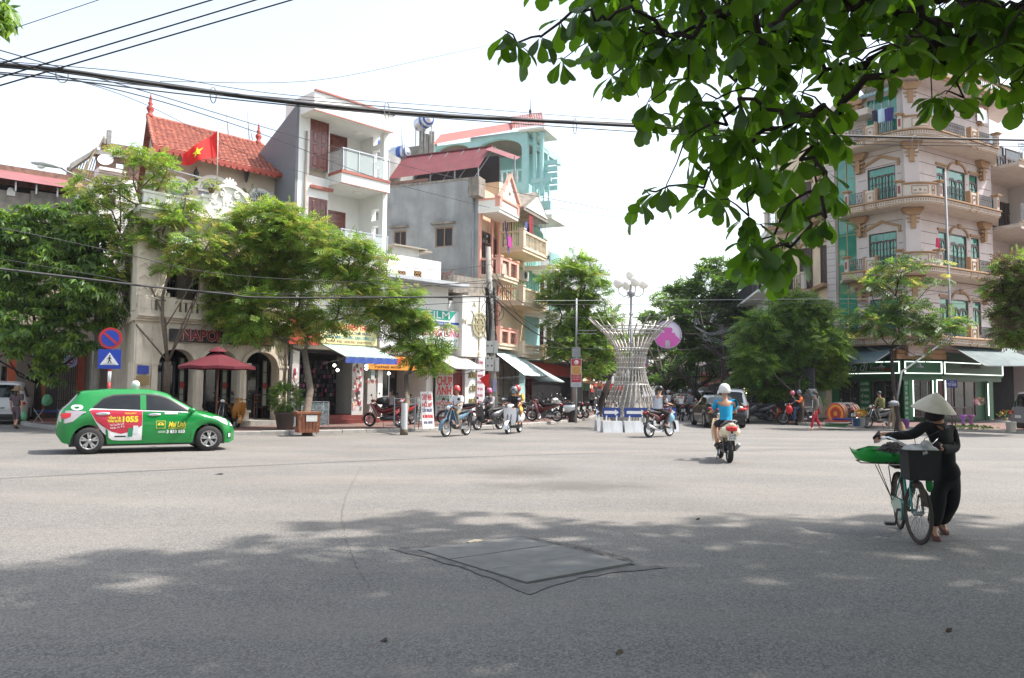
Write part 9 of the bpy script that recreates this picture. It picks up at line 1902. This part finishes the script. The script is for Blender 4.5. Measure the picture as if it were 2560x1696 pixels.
for sx,sy,rot in((0,-1,0),(1,0,90),(0,1,180),(-1,0,270)):
 for i in range(6):mb=MB();mb.T=MRo(R(rot),4,'Z');x=-.36+i*.12;e=.94+.0;mb.add([(x*.88+.004,-.33,.0),(x*.88+.10,-.33,.0),((x+.104),-.37,.62),((x+.004),-.37,.62),(x*.88+.004,-.30,0),(x*.88+.10,-.30,0),((x+.104),-.34,.62),((x+.004),-.34,.62)],[(0,1,2,3),(7,6,5,4),(1,5,6,2),(4,0,3,7),(3,2,6,7)]);mb.build('plank',mat('planter_wood',(.27,.105,.05),.6,var=.3,scale=9),t)
mb=MB();mb.box(-.40,.40,-.40,.40,.60,.66);mb.build('rim',mat('planter_wood',(.3,.1,.05)),t);mb=MB();mb.T=MRo(R(0),4,'Z');mb.box(-.1,.25,-.385,-.375,.36,.56);mb.box(-.40,-.39,-.2,.1,.2,.5);mb.build('paper_notice',paint((.6,.6,.58)),t)
def bush(label,p,h,r_,n,mats,pot=(.10,.075,.06),cat='potted plant',potr=.28,poth=.5,tm=None,size=.12):
 t=thing('potted_plant',label,cat,p);mb=MB();mb.lathe([(potr*.7,0),(potr*.75,.04),(potr,poth*.85),(potr*1.1,poth*.9),(potr*1.1,poth),(potr*.9,poth),(.01,poth-.05)],8);mb.build('pot',paint(pot,.6,var=.2),t)
 d=dirs(n);pos=d*(rng.uniform(.3,1,n)**.5)[:,None]*np.array([r_,r_,(h-poth)/2])+np.array([0,0,poth+(h-poth)/2]);x=d+np.array([0,0,.3]);instance('foliage',tm or T_PIN3,pos,frames(x),size*rng.uniform(.7,1.2,n),mats,[1]*len(mats),t);return t
bush('bushy dark potted plant in a square ornate pot right of the cafe',G(712,1074,.12),1.55,.52,520,[lf_dark,lf_mid],potr=.36,poth=.6,size=.16)
bush('small plant in a round bowl on a stick over the cafe parapet',FL.w(X(520,480),-.3,Z(520,478)-.1),.42,.22,60,[lf_yel,lf_bright],pot=(.22,.12,.07),potr=.14,poth=.14,size=.14)
bush('thin leaved plant on the ledge below the 1925 crest',FL.w(X(600,560),-.15,zt3),.7,.35,60,[lf_mid,lf_yel],potr=.12,poth=.12,size=.2,tm=T_WH)
bush('bare looking shrub on the terrace behind the white grille',FL.w(X(665,470),1.0,zt3),1.7,.5,130,[lf_dark,lf_mid],potr=.2,poth=.3,size=.14)
for i,(px,py)in enumerate(((400,482),(612,493))):
 q=FL.at(px,py,.2);t=thing('globe_planter','round pale globe on a stick above the cafe parapet, %s of the crest'%('left' if i==0 else 'right'),'ornament',FL.w(q[0],.2,q[1]),0,'round globes along the cafe parapet');MB().ball((0,0,0),.17,16,10).build('globe',mat('globe_clay',(.50,.42,.34),.7),t);MB().tube([(0,0,-.15),(0,0,-.9)],.02,6).build('stick',m_iron,t)
def chair(label,p,rz,col=(.12,.035,.02),s=1.0):
 t=thing('chair',label,'chair',p,rz);m=paint(col,.5);MB().box(-.2,.2,-.2,.2,.43,.46).build('seat',m,t)
 for x in(-.18,.18):
  for y in(-.18,.18):MB().bar((x,y,0),(x,y,.43 if y<0 else .95),.035).build('leg',m,t)
 for z in(.62,.76,.9):MB().box(-.17,.17,.17,.19,z,z+.06).build('slat',m,t)
 return t
chair('brown wooden chair under the guest with white shorts',FL.w(X(652,1000,1.35),1.35,.34),R(200));chair('empty brown chair turned to the road in the right cafe arch',FL.w(X(640,1000,.9),.9,.34),R(230));chair('brown wooden chair behind the parasol pole',FL.w(X(560,1000,1.2),1.2,.34),R(120))
t=thing('cafe_table','small cafe table with a cup in the right arch','table',FL.w(X(625,1000,1.2),1.2,.34));MB().lathe([(.001,.72),(.32,.72),(.32,.69),(.001,.69)],20).build('top',paint((.4,.4,.4)),t);MB().tube([(0,0,0),(0,0,.7)],.03,8).build('leg',m_iron,t);MB().lathe([(.03,.73),(.04,.84),(.001,.84)],10).build('cup',wht,label='white cup on the small cafe table',cat='cup',loc=FL.w(X(625,1000,1.2),1.2,.34))
o=moto('cub',(.05,.05,.06),'black motorbike parked under the parasol before the cafe');o.location=FL.w(X(548,1040,-.8),-.8,.12);o.rotation_euler=(R(-6),0,R(-70));o=moto('scooter',(.45,.20,.02),'orange and black motorbike parked left of the cafe column');o.location=FL.w(X(585,1040,-.9),-.9,.12);o.rotation_euler=(R(-6),0,R(-60))
def case(label,px,py,w2,h2,rz,shelves=3):
 p=G(px,py,.12);t=thing('display_case',label,'display case',p,rz);mb=MB()
 for x in(-w2/2,w2/2-.03):
  for y in(-.2,.17):mb.box(x,x+.03,y,y+.03,.05,h2)
 for i in range(shelves+1):z=.1+(h2-.12)*i/shelves;mb.box(-w2/2,w2/2,-.2,.2,z,z+.02)
 mb.build('case_frame',m_alu,t);MB().box(-w2/2+.03,w2/2-.03,-.205,-.2,.14,h2-.05).build('glass',m_glass,t);mb=MB()
 for i in range(shelves):
  for j in range(7):mb.mi=rnd.randrange(3);z=.125+(h2-.12)*i/shelves;x=-w2/2+.08+j*(w2-.16)/7;mb.box(x,x+.08,-.1,.1,z,z+uni(.06,.18))
 mb.build('goods',[wht,paint((.1,.1,.12)),paint((.3,.1,.1))],t,kind='stuff')
case('glass display case of phones behind the wooden planter',780,1070,1.15,.95,R(46));case('tall glass counter with a red top before the photo shop',1050,1060,.7,1.1,R(46))
t=thing('standing_board','white standing board with red CHỤP ẢNH lettering on the pavement','sign board',G(1071,1072,.12),R(40));mb=MB();mb.T=MRo(R(-8),4,'X');mb.box(-.26,.26,-.015,.015,.0,1.35);mb.build('board',paint((.66,.65,.64)),t);mb=MB();mb.T=None;mb.bar((-.2,.35,0),(-.2,.18,1.2),.03).bar((.2,.35,0),(.2,.18,1.2),.03);mb.build('board_leg',m_galv,t)
for s_,z,c_,sz in(('CHỤP ẢNH',1.14,(.60,.02,.03),.3),('HỒ SƠ',.86,(.60,.02,.03),.2),('LẤY NGAY',.66,(.1,.1,.25),.16),('IN ẢNH PHÓNG',.44,(.60,.02,.03),.17),('SCAN - PHOTO',.22,(.1,.1,.2),.12)):sign_text(t,s_,sz,0,-.018+sin(R(8))*z,z*cos(R(8)),c_,width=.44 if sz>.12 else .38,bold=.006,rot=MRo(R(-8),4,'X'))
GG=lambda px,py,h:V((*G(px,py,.12).xy,h))
cols_=[(.62,.08,.04),(.72,.42,.05),(.60,.05,.03),(.35,.05,.03),(.7,.3,.05)]
for i in range(7):
 p=G(2090+i*6.5,1060,.12);t=thing('round_mat','round woven plastic tray standing on edge, number %s from the left in the stack'%['one','two','three','four','five','six','seven'][i],'woven tray',p+V((0,.25*0,.48)),R(-60),'round woven trays standing by the florist');R0=.50
 for k in range(5):mb=MB();mb.lathe([(R0*(1-k*.19),-.012-.004*k),(R0*(1-(k+1)*.19)+.005,-.016-.004*k)],28,(0,0,0),'y');mb.build('ring',paint(cols_[(k+i)%5],.5),t)
 mb=MB();mb.tube([(R0*cos(a),0,R0*sin(a))for a in[2*pi*j/28 for j in range(29)]],.018,6,False);mb.build('rim',m_galv,t)
for i,(px,w2,c_,z)in enumerate(((2093,.55,(.55,.06,.04),.34),(2093,.58,(.62,.60,.55),.28),(2090,.5,(.03,.25,.06),.16),(2105,.45,(.03,.06,.30),.42))):
 t=MB().lathe([(.01,0),(w2*.8,0),(w2,.06),(w2*.96,.07),(w2*.75,.02),(.01,.02)],24).build('flat_basin',paint(c_,.5),label='%s plastic basin lying in the pile by the trays'%['red and low','white','green bottom','blue top'][i],cat='basin',loc=GG(px,1067,.12+z-.14))
def bucket(label,px,py,col,r_=.16,h=.32):
 t=thing('bucket',label,'bucket',G(px,py,.12));mb=MB();mb.lathe([(.001,.01),(r_*.8,0),(r_,h),(r_*1.06,h),(r_*.95,h-.01),(r_*.78,.02)],18);mb.build('pail',paint(col,.5),t);mb=MB();mb.tube([(-r_,0,h),(-r_*.6,-.05,h+.02),(0,-r_*1.1,h-.1),(r_*.6,-.05,h+.02),(r_,0,h)],.006,5);mb.build('handle',m_galv,t);return t
bucket('white bucket of yellow flowers between the two parked motorbikes',2153,1066,(.62,.62,.60),.18,.36);bucket('pale blue bucket left of the white one',2142,1066,(.10,.25,.45));bucket('white bucket alone on the kerb near the right edge',2528,1080,(.60,.60,.58),.19,.38);bucket('purple bucket behind the wooden stools',2262,1070,(.25,.10,.40),.2,.36);bucket('grey bucket right of the flower bucket',2163,1065,(.3,.3,.32))
fm=merge([(leaf_quads(.5,.35,.1,.1,1)[0]@rotz(a).T,leaf_quads(.5,.35,.1,.1,1)[1])for a in[k*1.05 for k in range(6)]])
def flowers(label,p,n,r_,h,mats,wts):
 t=thing('flowers',label,'flowers',p);d=dirs(n);pos=d*np.array([r_,r_,h/2])*rng.uniform(.5,1,n)[:,None]+np.array([0,0,h/2+.05]);instance('blooms',fm,pos,frames(d+np.array([0,-.6,.5])),.09*rng.uniform(.7,1.2,n),mats,wts,t)
fy=paint((.75,.42,.03),.6);fo=paint((.7,.15,.02),.6);fp_=paint((.55,.22,.32),.6);fw=paint((.6,.5,.5),.6)
flowers('yellow and orange cut flowers filling the white bucket',GG(2153,1066,.45),150,.30,.4,[fy,fo,lf_mid],[5,2,5]);flowers('pink and white flower arrangement on the florist stand',GG(2450,1066,1.0),120,.26,.4,[fp_,fw,lf_dark],[4,2,3]);flowers('orange flowers on the ground by the florist doorway',GG(2520,1062,.3),110,.5,.5,[fo,fy,lf_dark],[2,1,4]);flowers('low green leaves laid along the florist step',G(2430,1078,.12),260,.95,.2,[lf_dark,lf_mid],[2,1])
for i,px in enumerate((2408,2428)):
 mb=MB();mb.smooth=True;mb.lathe([(.01,.0),(.07,.03),(.05,.16),(.05,.22),(.13,.40),(.15,.46),(.001,.44)],9);mb.build('wrapped_bouquet',mat('violet_wrap',(.28,.12,.36),.4,tl=(.5,.3,.6,.3))if i==0 else mat('mauve_wrap',(.30,.10,.25),.4),label=['violet paper wrapped bouquet hanging at the florist rail','dark mauve wrapped bouquet right of the violet one'][i],cat='bouquet',loc=GG(px,1074,.25))
t=thing('flower_stand','low black iron stand along the florist window','stand',G(2400,1070,.12),R(28));mb=MB()
for x in(-.9,-.3,.3,.9):mb.bar((x,0,0),(x,0,.85),.03).bar((x,.4,0),(x,.4,.85),.03)
for z in(.4,.85):mb.bar((-.9,0,z),(.9,0,z),.03).bar((-.9,.4,z),(.9,.4,z),.03)
mb.build('stand_frame',m_iron,t);MB().box(-.9,.9,0,.4,.86,.88).build('stand_top',m_blk,t)
t=thing('wooden_stool','tall rough wooden stool with a bundle on top before the florist','stool',G(2236,1073,.05),R(10));m_rt=mat('raw_timber',(.3,.25,.17))
for x,y in((-.16,-.12),(.16,-.12),(-.13,.12),(.13,.12)):MB().bar((x*1.2,y*1.4,0),(x*.7,y*.7,.95),.045).build('leg',m_rt,t)
MB().box(-.18,.18,-.14,.14,.95,1.0).build('seat',m_rt,t);lump('grey_bundle','grey sack lying on the tall wooden stool','sack',GG(2236,1073,1.16),(.20,.15,.11),paint((.30,.31,.34),.9),4)
t=thing('broom','straw broom leaning beside the wooden stool','broom',G(2254,1075,.05));MB().tube([(.0,0,.3),(-.25,.1,1.4)],.014,6).build('stick',m_rt,t);MB().lathe([(.16,.0),(.12,.18),(.03,.36)],10).build('bristles',mat('straw',(.3,.2,.1)),t)
tc_=[(.62,.10,.04),(.60,.45,.05),(.08,.15,.42),(.50,.06,.20),(.10,.35,.12),(.55,.55,.55),(.62,.22,.04)]
for i in range(26):
 px=uni(1955,2068);py=uni(955,1040);q=D(px,py,42.2-(2068-px)*-.015);c_=tc_[i%7];nm_=['red','yellow','blue','pink','green','white','orange'][i%7];big='large ' if i%3==0 else 'small '
 mb=MB();[mb.ball((.0,0,0),.16 if i%3==0 else .10,10,6,(1,.6,1.1)),mb.ball((0,0,.19 if i%3==0 else .12),.07,8,5)];mb.build('hanging_toy',paint(c_,.4),label='%s%s plastic toy hung in the toy shop front, %s and %s'%(['big ','little ','medium '][i%3]if i<13 else['fat ','thin ','round '][i%3],nm_,['far left','left','middle','right','far right'][min(4,int((px-1955)/23))],['at the top','high','half way up','low','lowest'][min(4,int((py-955)/17))]),cat='toy',group='toys hanging in the toy shop',loc=q)
for i,(px,py,c_,l_)in enumerate(((1938,1032,(.68,.10,.02),'big orange inflatable toy animal over the crouching child'),(1972,1012,(.30,.02,.03),'red and black ride-on toy on the toy shop rack'),(2050,970,(.16,.22,.18),'dark green kite hanging at the toy shop edge'))):
 lump('inflatable_toy' if i==0 else 'shop_toy',l_,'toy',D(px,py,41.5),(.35,.2,.32)if i<2 else(.3,.05,.7),paint(c_,.4),20+i)
MB().box(-2.4,.6,0,.1,0,2.7).build('toy_shop_back',mat('dim_shop',(.05,.05,.05)),label='dark doorway of the toy shop under the round tree',cat='shop front',loc=G(2010,1057,.1)+V((.4,1.1,0)),rz=R(-52))
for i in range(10):
 t=None;mb=MB();r0=.34;mb.tube([(r0*.55*cos(a),0,r0*1.6*sin(a)*(1+.25*sin(a)))for a in[2*pi*k/20 for k in range(21)]],.008,5,False);mb.build('wire_hoop',m_galv,label='%s thin pale wire frame behind the woman in red trousers'%['first and leftmost','second','third','fourth','fifth','sixth','seventh','eighth, lower','ninth, lower','tenth, lowest and rightmost'][i],cat='wire frame',group='pale wire frames stacked on the right pavement',loc=G(2022+i*2.6,1058,.12)+V((0,0,.75+(.2 if i<7 else-.1))),rz=R(-30))
mb=MB();
for i in range(9):mb.ball((0,0,i*.16),.03,6,4);mb.ball((.12,0,i*.16+.05),.03,6,4)
mb.build('light_chain',mat('warm_light',(1,.9,.5),.5,emit=(1,.85,.4),es=3),label='string of warm yellow bulbs down a shop door on the right',cat='lights',loc=D(1861,1012,48))
MB().ball((0,0,0),.16,10,6,(.5,.5,1.4)).build('green_lantern',mat('green_light',(.1,.9,.2),.5,emit=(.1,1,.2),es=1.2),label='lit green shop lamp left of the pale photo board',cat='lamp',loc=D(1897,962,44))
MB().box(-2.2,2.2,0,.04,-.45,.45).build('avenue_banner',paint((.66,.10,.05),.6),label='red cloth banner stretched across the far end of the avenue',cat='banner',loc=D(1548,968,105))
MB().box(-.55,.55,0,.5,-.04,.04).build('blue_folding_table',paint((.03,.06,.25)),label='low blue plastic table by the far left tree trunk',cat='table',loc=GG(115,1052,.5));mb=MB()
for x in(-.4,.4):mb.bar((x,0,0),(x+.35,0,.55),.03).bar((x+.35,0,0),(x,0,.55),.03)
mb.bar((-.4,0,.0),(.8,0,.0),.03);mb.build('steel_trestle',m_galv,label='folded steel trestle on the pavement beside the far left tree',cat='trestle',loc=G(112,1058,.12),rz=R(20))
lump('net_bag','pale green net bag hanging before the folding grille','bag',D(117,1001,31),(.18,.14,.22),mat('green_bag',(.2,.4,.3)),31)
# ================================================================ OVERHEAD WIRES
def wire(pts,r_,label,dist=None,m=None,cat='cable',group=None,n=5,name='cable'):
 P=[D(*p)for p in pts];MB().tube(smooth_line(P,8),r_,6,False).build(name,m or m_wire,label=label,cat=cat,group=group)
bun=[(-40,158,11),(160,176,11.5),(400,212,12.4),(700,251,13.6),(1000,282,15),(1300,299,16.5),(1660,318,18.5),(2060,338,20.5),(2600,352,23)]
wire(bun,.030,'thickest black cable bundle crossing the whole sky');wire([(a,b-3+2*sin(a*.01),d+.05)for a,b,d in bun],.014,'thin cable strapped along the top of the thick bundle');wire([(a,b+7-(a+40)*.002,d+.05)for a,b,d in bun],.012,'thin cable strapped under the thick bundle')
wire([(-40,178,11),(200,198,11.6),(500,228,12.8),(900,262,14.5),(1260,292,16.3),(1650,321,18.5),(2060,349,20.5),(2600,362,23)],.009,'thin wire running just under the bundle across the sky');wire([(-40,182,11),(200,204,11.6),(480,238,12.7),(900,280,14.5),(1300,310,16.5),(1700,337,18.7),(2100,360,20.7),(2600,367,23)],.011,'lowest thin wire below the bundle across the sky')
wire([(-40,150,11),(350,184,12),(700,236,13.6),(1100,265,15.4),(1700,308,18.5),(2600,348,23)],.006,'hair thin wire just above the bundle')
for i,(x,y,d,h)in enumerate(((155,172,11.5,34),(533,219,13,38),(967,257,14.8,40),(1437,296,17.3,38),(2288,340,21.5,36))):
 c=D(x,y+h/2,d);k_=d/FOC;MB().tube([(c.x+(5+(6 if i in(0,4)else 0))*k_*cos(a),c.y+.05*cos(a),c.z+h*.55*k_*sin(a))for a in[2*pi*k/20 for k in range(21)]],.008,6,False).build('cable_ring',m_galv,label='wire ring holding the cable bundle, %s'%['furthest left','before the tiled roof','before the white house','in open sky over the middle','before the corner building'][i],cat='cable ring',group='rings holding the cable bundle')
wire([(-40,172,9),(530,0,9.5),(700,-50,10)],.010,'upper one of three steep wires at the top left');wire([(-40,206,9),(640,0,9.5),(800,-50,10)],.010,'middle one of three steep wires at the top left');wire([(-40,226,9),(730,0,9.5),(900,-50,10)],.010,'lower one of three steep wires at the top left');wire([(-20,90,9),(247,0,9.3),(400,-52,9.6)],.005,'thin steep wire crossing the corner leaves at the top left')
wire([(-40,115,10),(0,126,10),(160,172,11.5),(400,240,14),(700,330,19),(1000,412,25),(1300,484,32)],.008,'wire slanting down over the white house toward the balconies');wire([(-40,134,10),(150,190,11.5),(430,262,14),(700,352,19),(960,452,25),(1225,520,31)],.009,'second slanting wire passing in front of the grey house');wire([(150,190,11.5),(360,260,13),(640,395,18),(900,470,22)],.005,'faint third slanting wire over the tiled roof')
wire([(400,204,14),(800,200,20),(1100,140,26),(1260,105,30)],.006,'single thin wire rising to the almond leaves');wire([(1300,484,32),(1560,533,42),(1900,610,48)],.012,'long faint wire over the avenue sky, upper one');wire([(1395,520,40),(1700,574,46),(2000,640,46)],.012,'long faint wire over the avenue sky, middle one');wire([(1405,565,42),(1700,612,46),(1830,640,46)],.010,'long faint wire over the avenue sky, lower one')
wire([(-40,668,20),(150,690,21.5),(350,714,23),(560,735,24.5),(700,745,25.5),(1220,742,29.5)],.032,'thick cable bundle sagging in front of the left trees and cafe');wire([(-40,562,20),(150,600,21.5),(300,632,23),(600,690,25),(1220,720,29.5)],.011,'thin cable above the lower bundle over the left trees');wire([(-40,640,20),(250,690,22),(500,728,24),(1218,748,29.5)],.008,'thin cable just over the sagging bundle, left')
q_=29.0
for i,(a,b)in enumerate((((640,735),(1226,700)),((700,760),(1226,752)),((900,690),(1226,708)),((1000,668),(1226,662)))):wire([(a[0],a[1],27),((a[0]+b[0])/2,(a[1]+b[1])/2+10,28),(b[0],b[1],29.3)],.010,'black wire reaching the utility pole from the left, %s'%['steepest','lowest','through the bright tree','highest'][i],group='wires fanning out left of the utility pole')
for i,(b,d)in enumerate((((1420,872),38),((1452,862),40),((1330,830),34),((1400,800),40))):wire([(1228,[740,735,660,690][i],29.3),((1228+b[0])/2,([740,735,660,690][i]+b[1])/2+18,(29.3+d)/2),(b[0],b[1],d)],[.03,.014,.012,.012][i],'cable running right from the utility pole past the balconies, %s'%['the thick sagging one','just above the thick one','the steepest one','the topmost thin one'][i],group='cables running right of the utility pole')
for i,(y0,y1)in enumerate(((746,746),(756,757),(795,760),(868,858))):wire([(1335,y0+(6 if i<2 else 20),36),(1700,(y0+y1)/2+5,40),(2100,y1+2,38),(2600,y1+4,36)]if i<2 else[(1340,y0,36),(1700,(y0+y1)/2+12,40),(1900,y1-10,40)],.010,'thin wire across the avenue at lamp post height, %s'%['uppermost','second','third','lowest'][i],group='thin wires across the avenue',m=m_galv if i==0 else None)
for i,(a,b,c)in enumerate((((2070,860),(2110,800),(2260,620)),((2040,740),(2200,880),(2380,760)),((1960,720),(2120,760),(2560,700)))):wire([(*a,38),(*b,37),(*c,37)],.009,'loose black wire before the corner building, %s'%['rising to the right','sagging over the awning','nearly level'][i])
# ================================================================ STREET CLUTTER ON THE WALLS
def acu(label,p,rz):
 t=thing('air_conditioner',label,'air conditioner',p,rz);MB().box(-.4,.4,-.32,0,-.28,.28).build('case',paint((.58,.58,.55),.6,dirt=(.3,.28,.24,.5)),t);MB().archband(-.1,0,.02,.2,-.335,-.32,14,1,0,2*pi).build('fan_grille',m_blk,t);MB().bar((-.3,-.16,-.32),(-.3,0,-.32),.03).bar((.3,-.16,-.32),(.3,0,-.32),.03).build('wall_bracket',m_galv,t)
for px,py,lab in((1236,700,'air conditioner on the peach house between its two balconies'),(1302,690,'air conditioner on the cream house above the middle balcony')):x,z=F2.at(px,py,0);acu(lab,F2.w(x,-.02,z),F2.a)
x,z=FSd.at(955,520,0);acu('air conditioner high on the blank grey wall near the white house',FSd.w(3.2,-.02,z),FSd.a)
for F,x,z0,z1,lab in((FSd,8.75,3.0,12.0,'grey drainpipe running down the right edge of the blank grey wall'),(FL,cafe_x1-.12,.3,7.2,'rust stained drainpipe at the right corner of the cafe'),(FL,cafe_x1+.55,4.2,12.0,'white drainpipe on the left edge of the white house')):
 P_=F.w(x,-.07,z0);MB().tube([(0,0,0),(0,0,z1-z0)],.045,8).build('drainpipe',m_galv if F is FSd else paint((.42,.36,.30),.7),label=lab,cat='pipe',loc=P_)
for i,(px,py,c_,lab)in enumerate(((1275,592,(.45,.06,.30),'pink garment drying on the upper cream balcony'),(1318,556,(.10,.12,.30),'dark blue garment drying under the mint terrace'),(1262,660,(.55,.50,.42),'cream towel over the peach balcony rail'))):cloth('hung_garment',F2,px,py,-1.3,.45,.55,c_,lab)
mb=MB()
for i in range(9):
 a=FL.w(cafe_x1-.3+uni(-.1,.5),-.08,uni(2.6,3.4));b=FL.w(cafe_x1+uni(-.6,.4),-.10,uni(.8,2.0));mb.tube(smooth_line([a,a.lerp(b,.5)+V((uni(-.15,.15),0,uni(-.3,0))),b],5),.010,5,False)
mb.build('wall_cables',m_wire,label='loose black cables tacked to the wall between the cafe and the phone shop',cat='cables')
mb=MB()
for i in range(240):
 s_=rnd.random();a=kl[4+rnd.randrange(6)];k_=kl.index(a);b=kl[k_+1];p=a.lerp(b,rnd.random())+V((uni(-.3,.5),uni(-1.3,-.18),0));r_=uni(.012,.035);t_=uni(0,3)
 mb.mi=rnd.randrange(3);mb.add([(p.x+r_*cos(t_+q),p.y+r_*.6*sin(t_+q),.012+.006*(q%2))for q in(0,1.3,2.9,4.4)],[(0,1,2,3)])
mb.build('kerb_litter',[paint((.30,.22,.08)),paint((.14,.09,.05)),paint((.42,.38,.30))],label='fallen leaves and scraps scattered along the left kerb',cat='fallen leaves',kind='stuff')
hz=MB().box(-905,905,-405,1205,-1,26)
m=bpy.data.materials.new('haze');m.use_nodes=True;m.node_tree.nodes.clear();o_=m.node_tree.nodes.new('ShaderNodeOutputMaterial');v_=m.node_tree.nodes.new('ShaderNodeVolumePrincipled');v_.inputs['Color'].default_value=(.9,.93,1,1);v_.inputs['Density'].default_value=.00025;v_.inputs['Anisotropy'].default_value=.3;m.node_tree.links.new(v_.outputs[0],o_.inputs['Volume'])
hz.build('haze',m,kind='stuff')
for o in list(TS.collection.objects):bpy.data.objects.remove(o)
bpy.data.scenes.remove(TS)
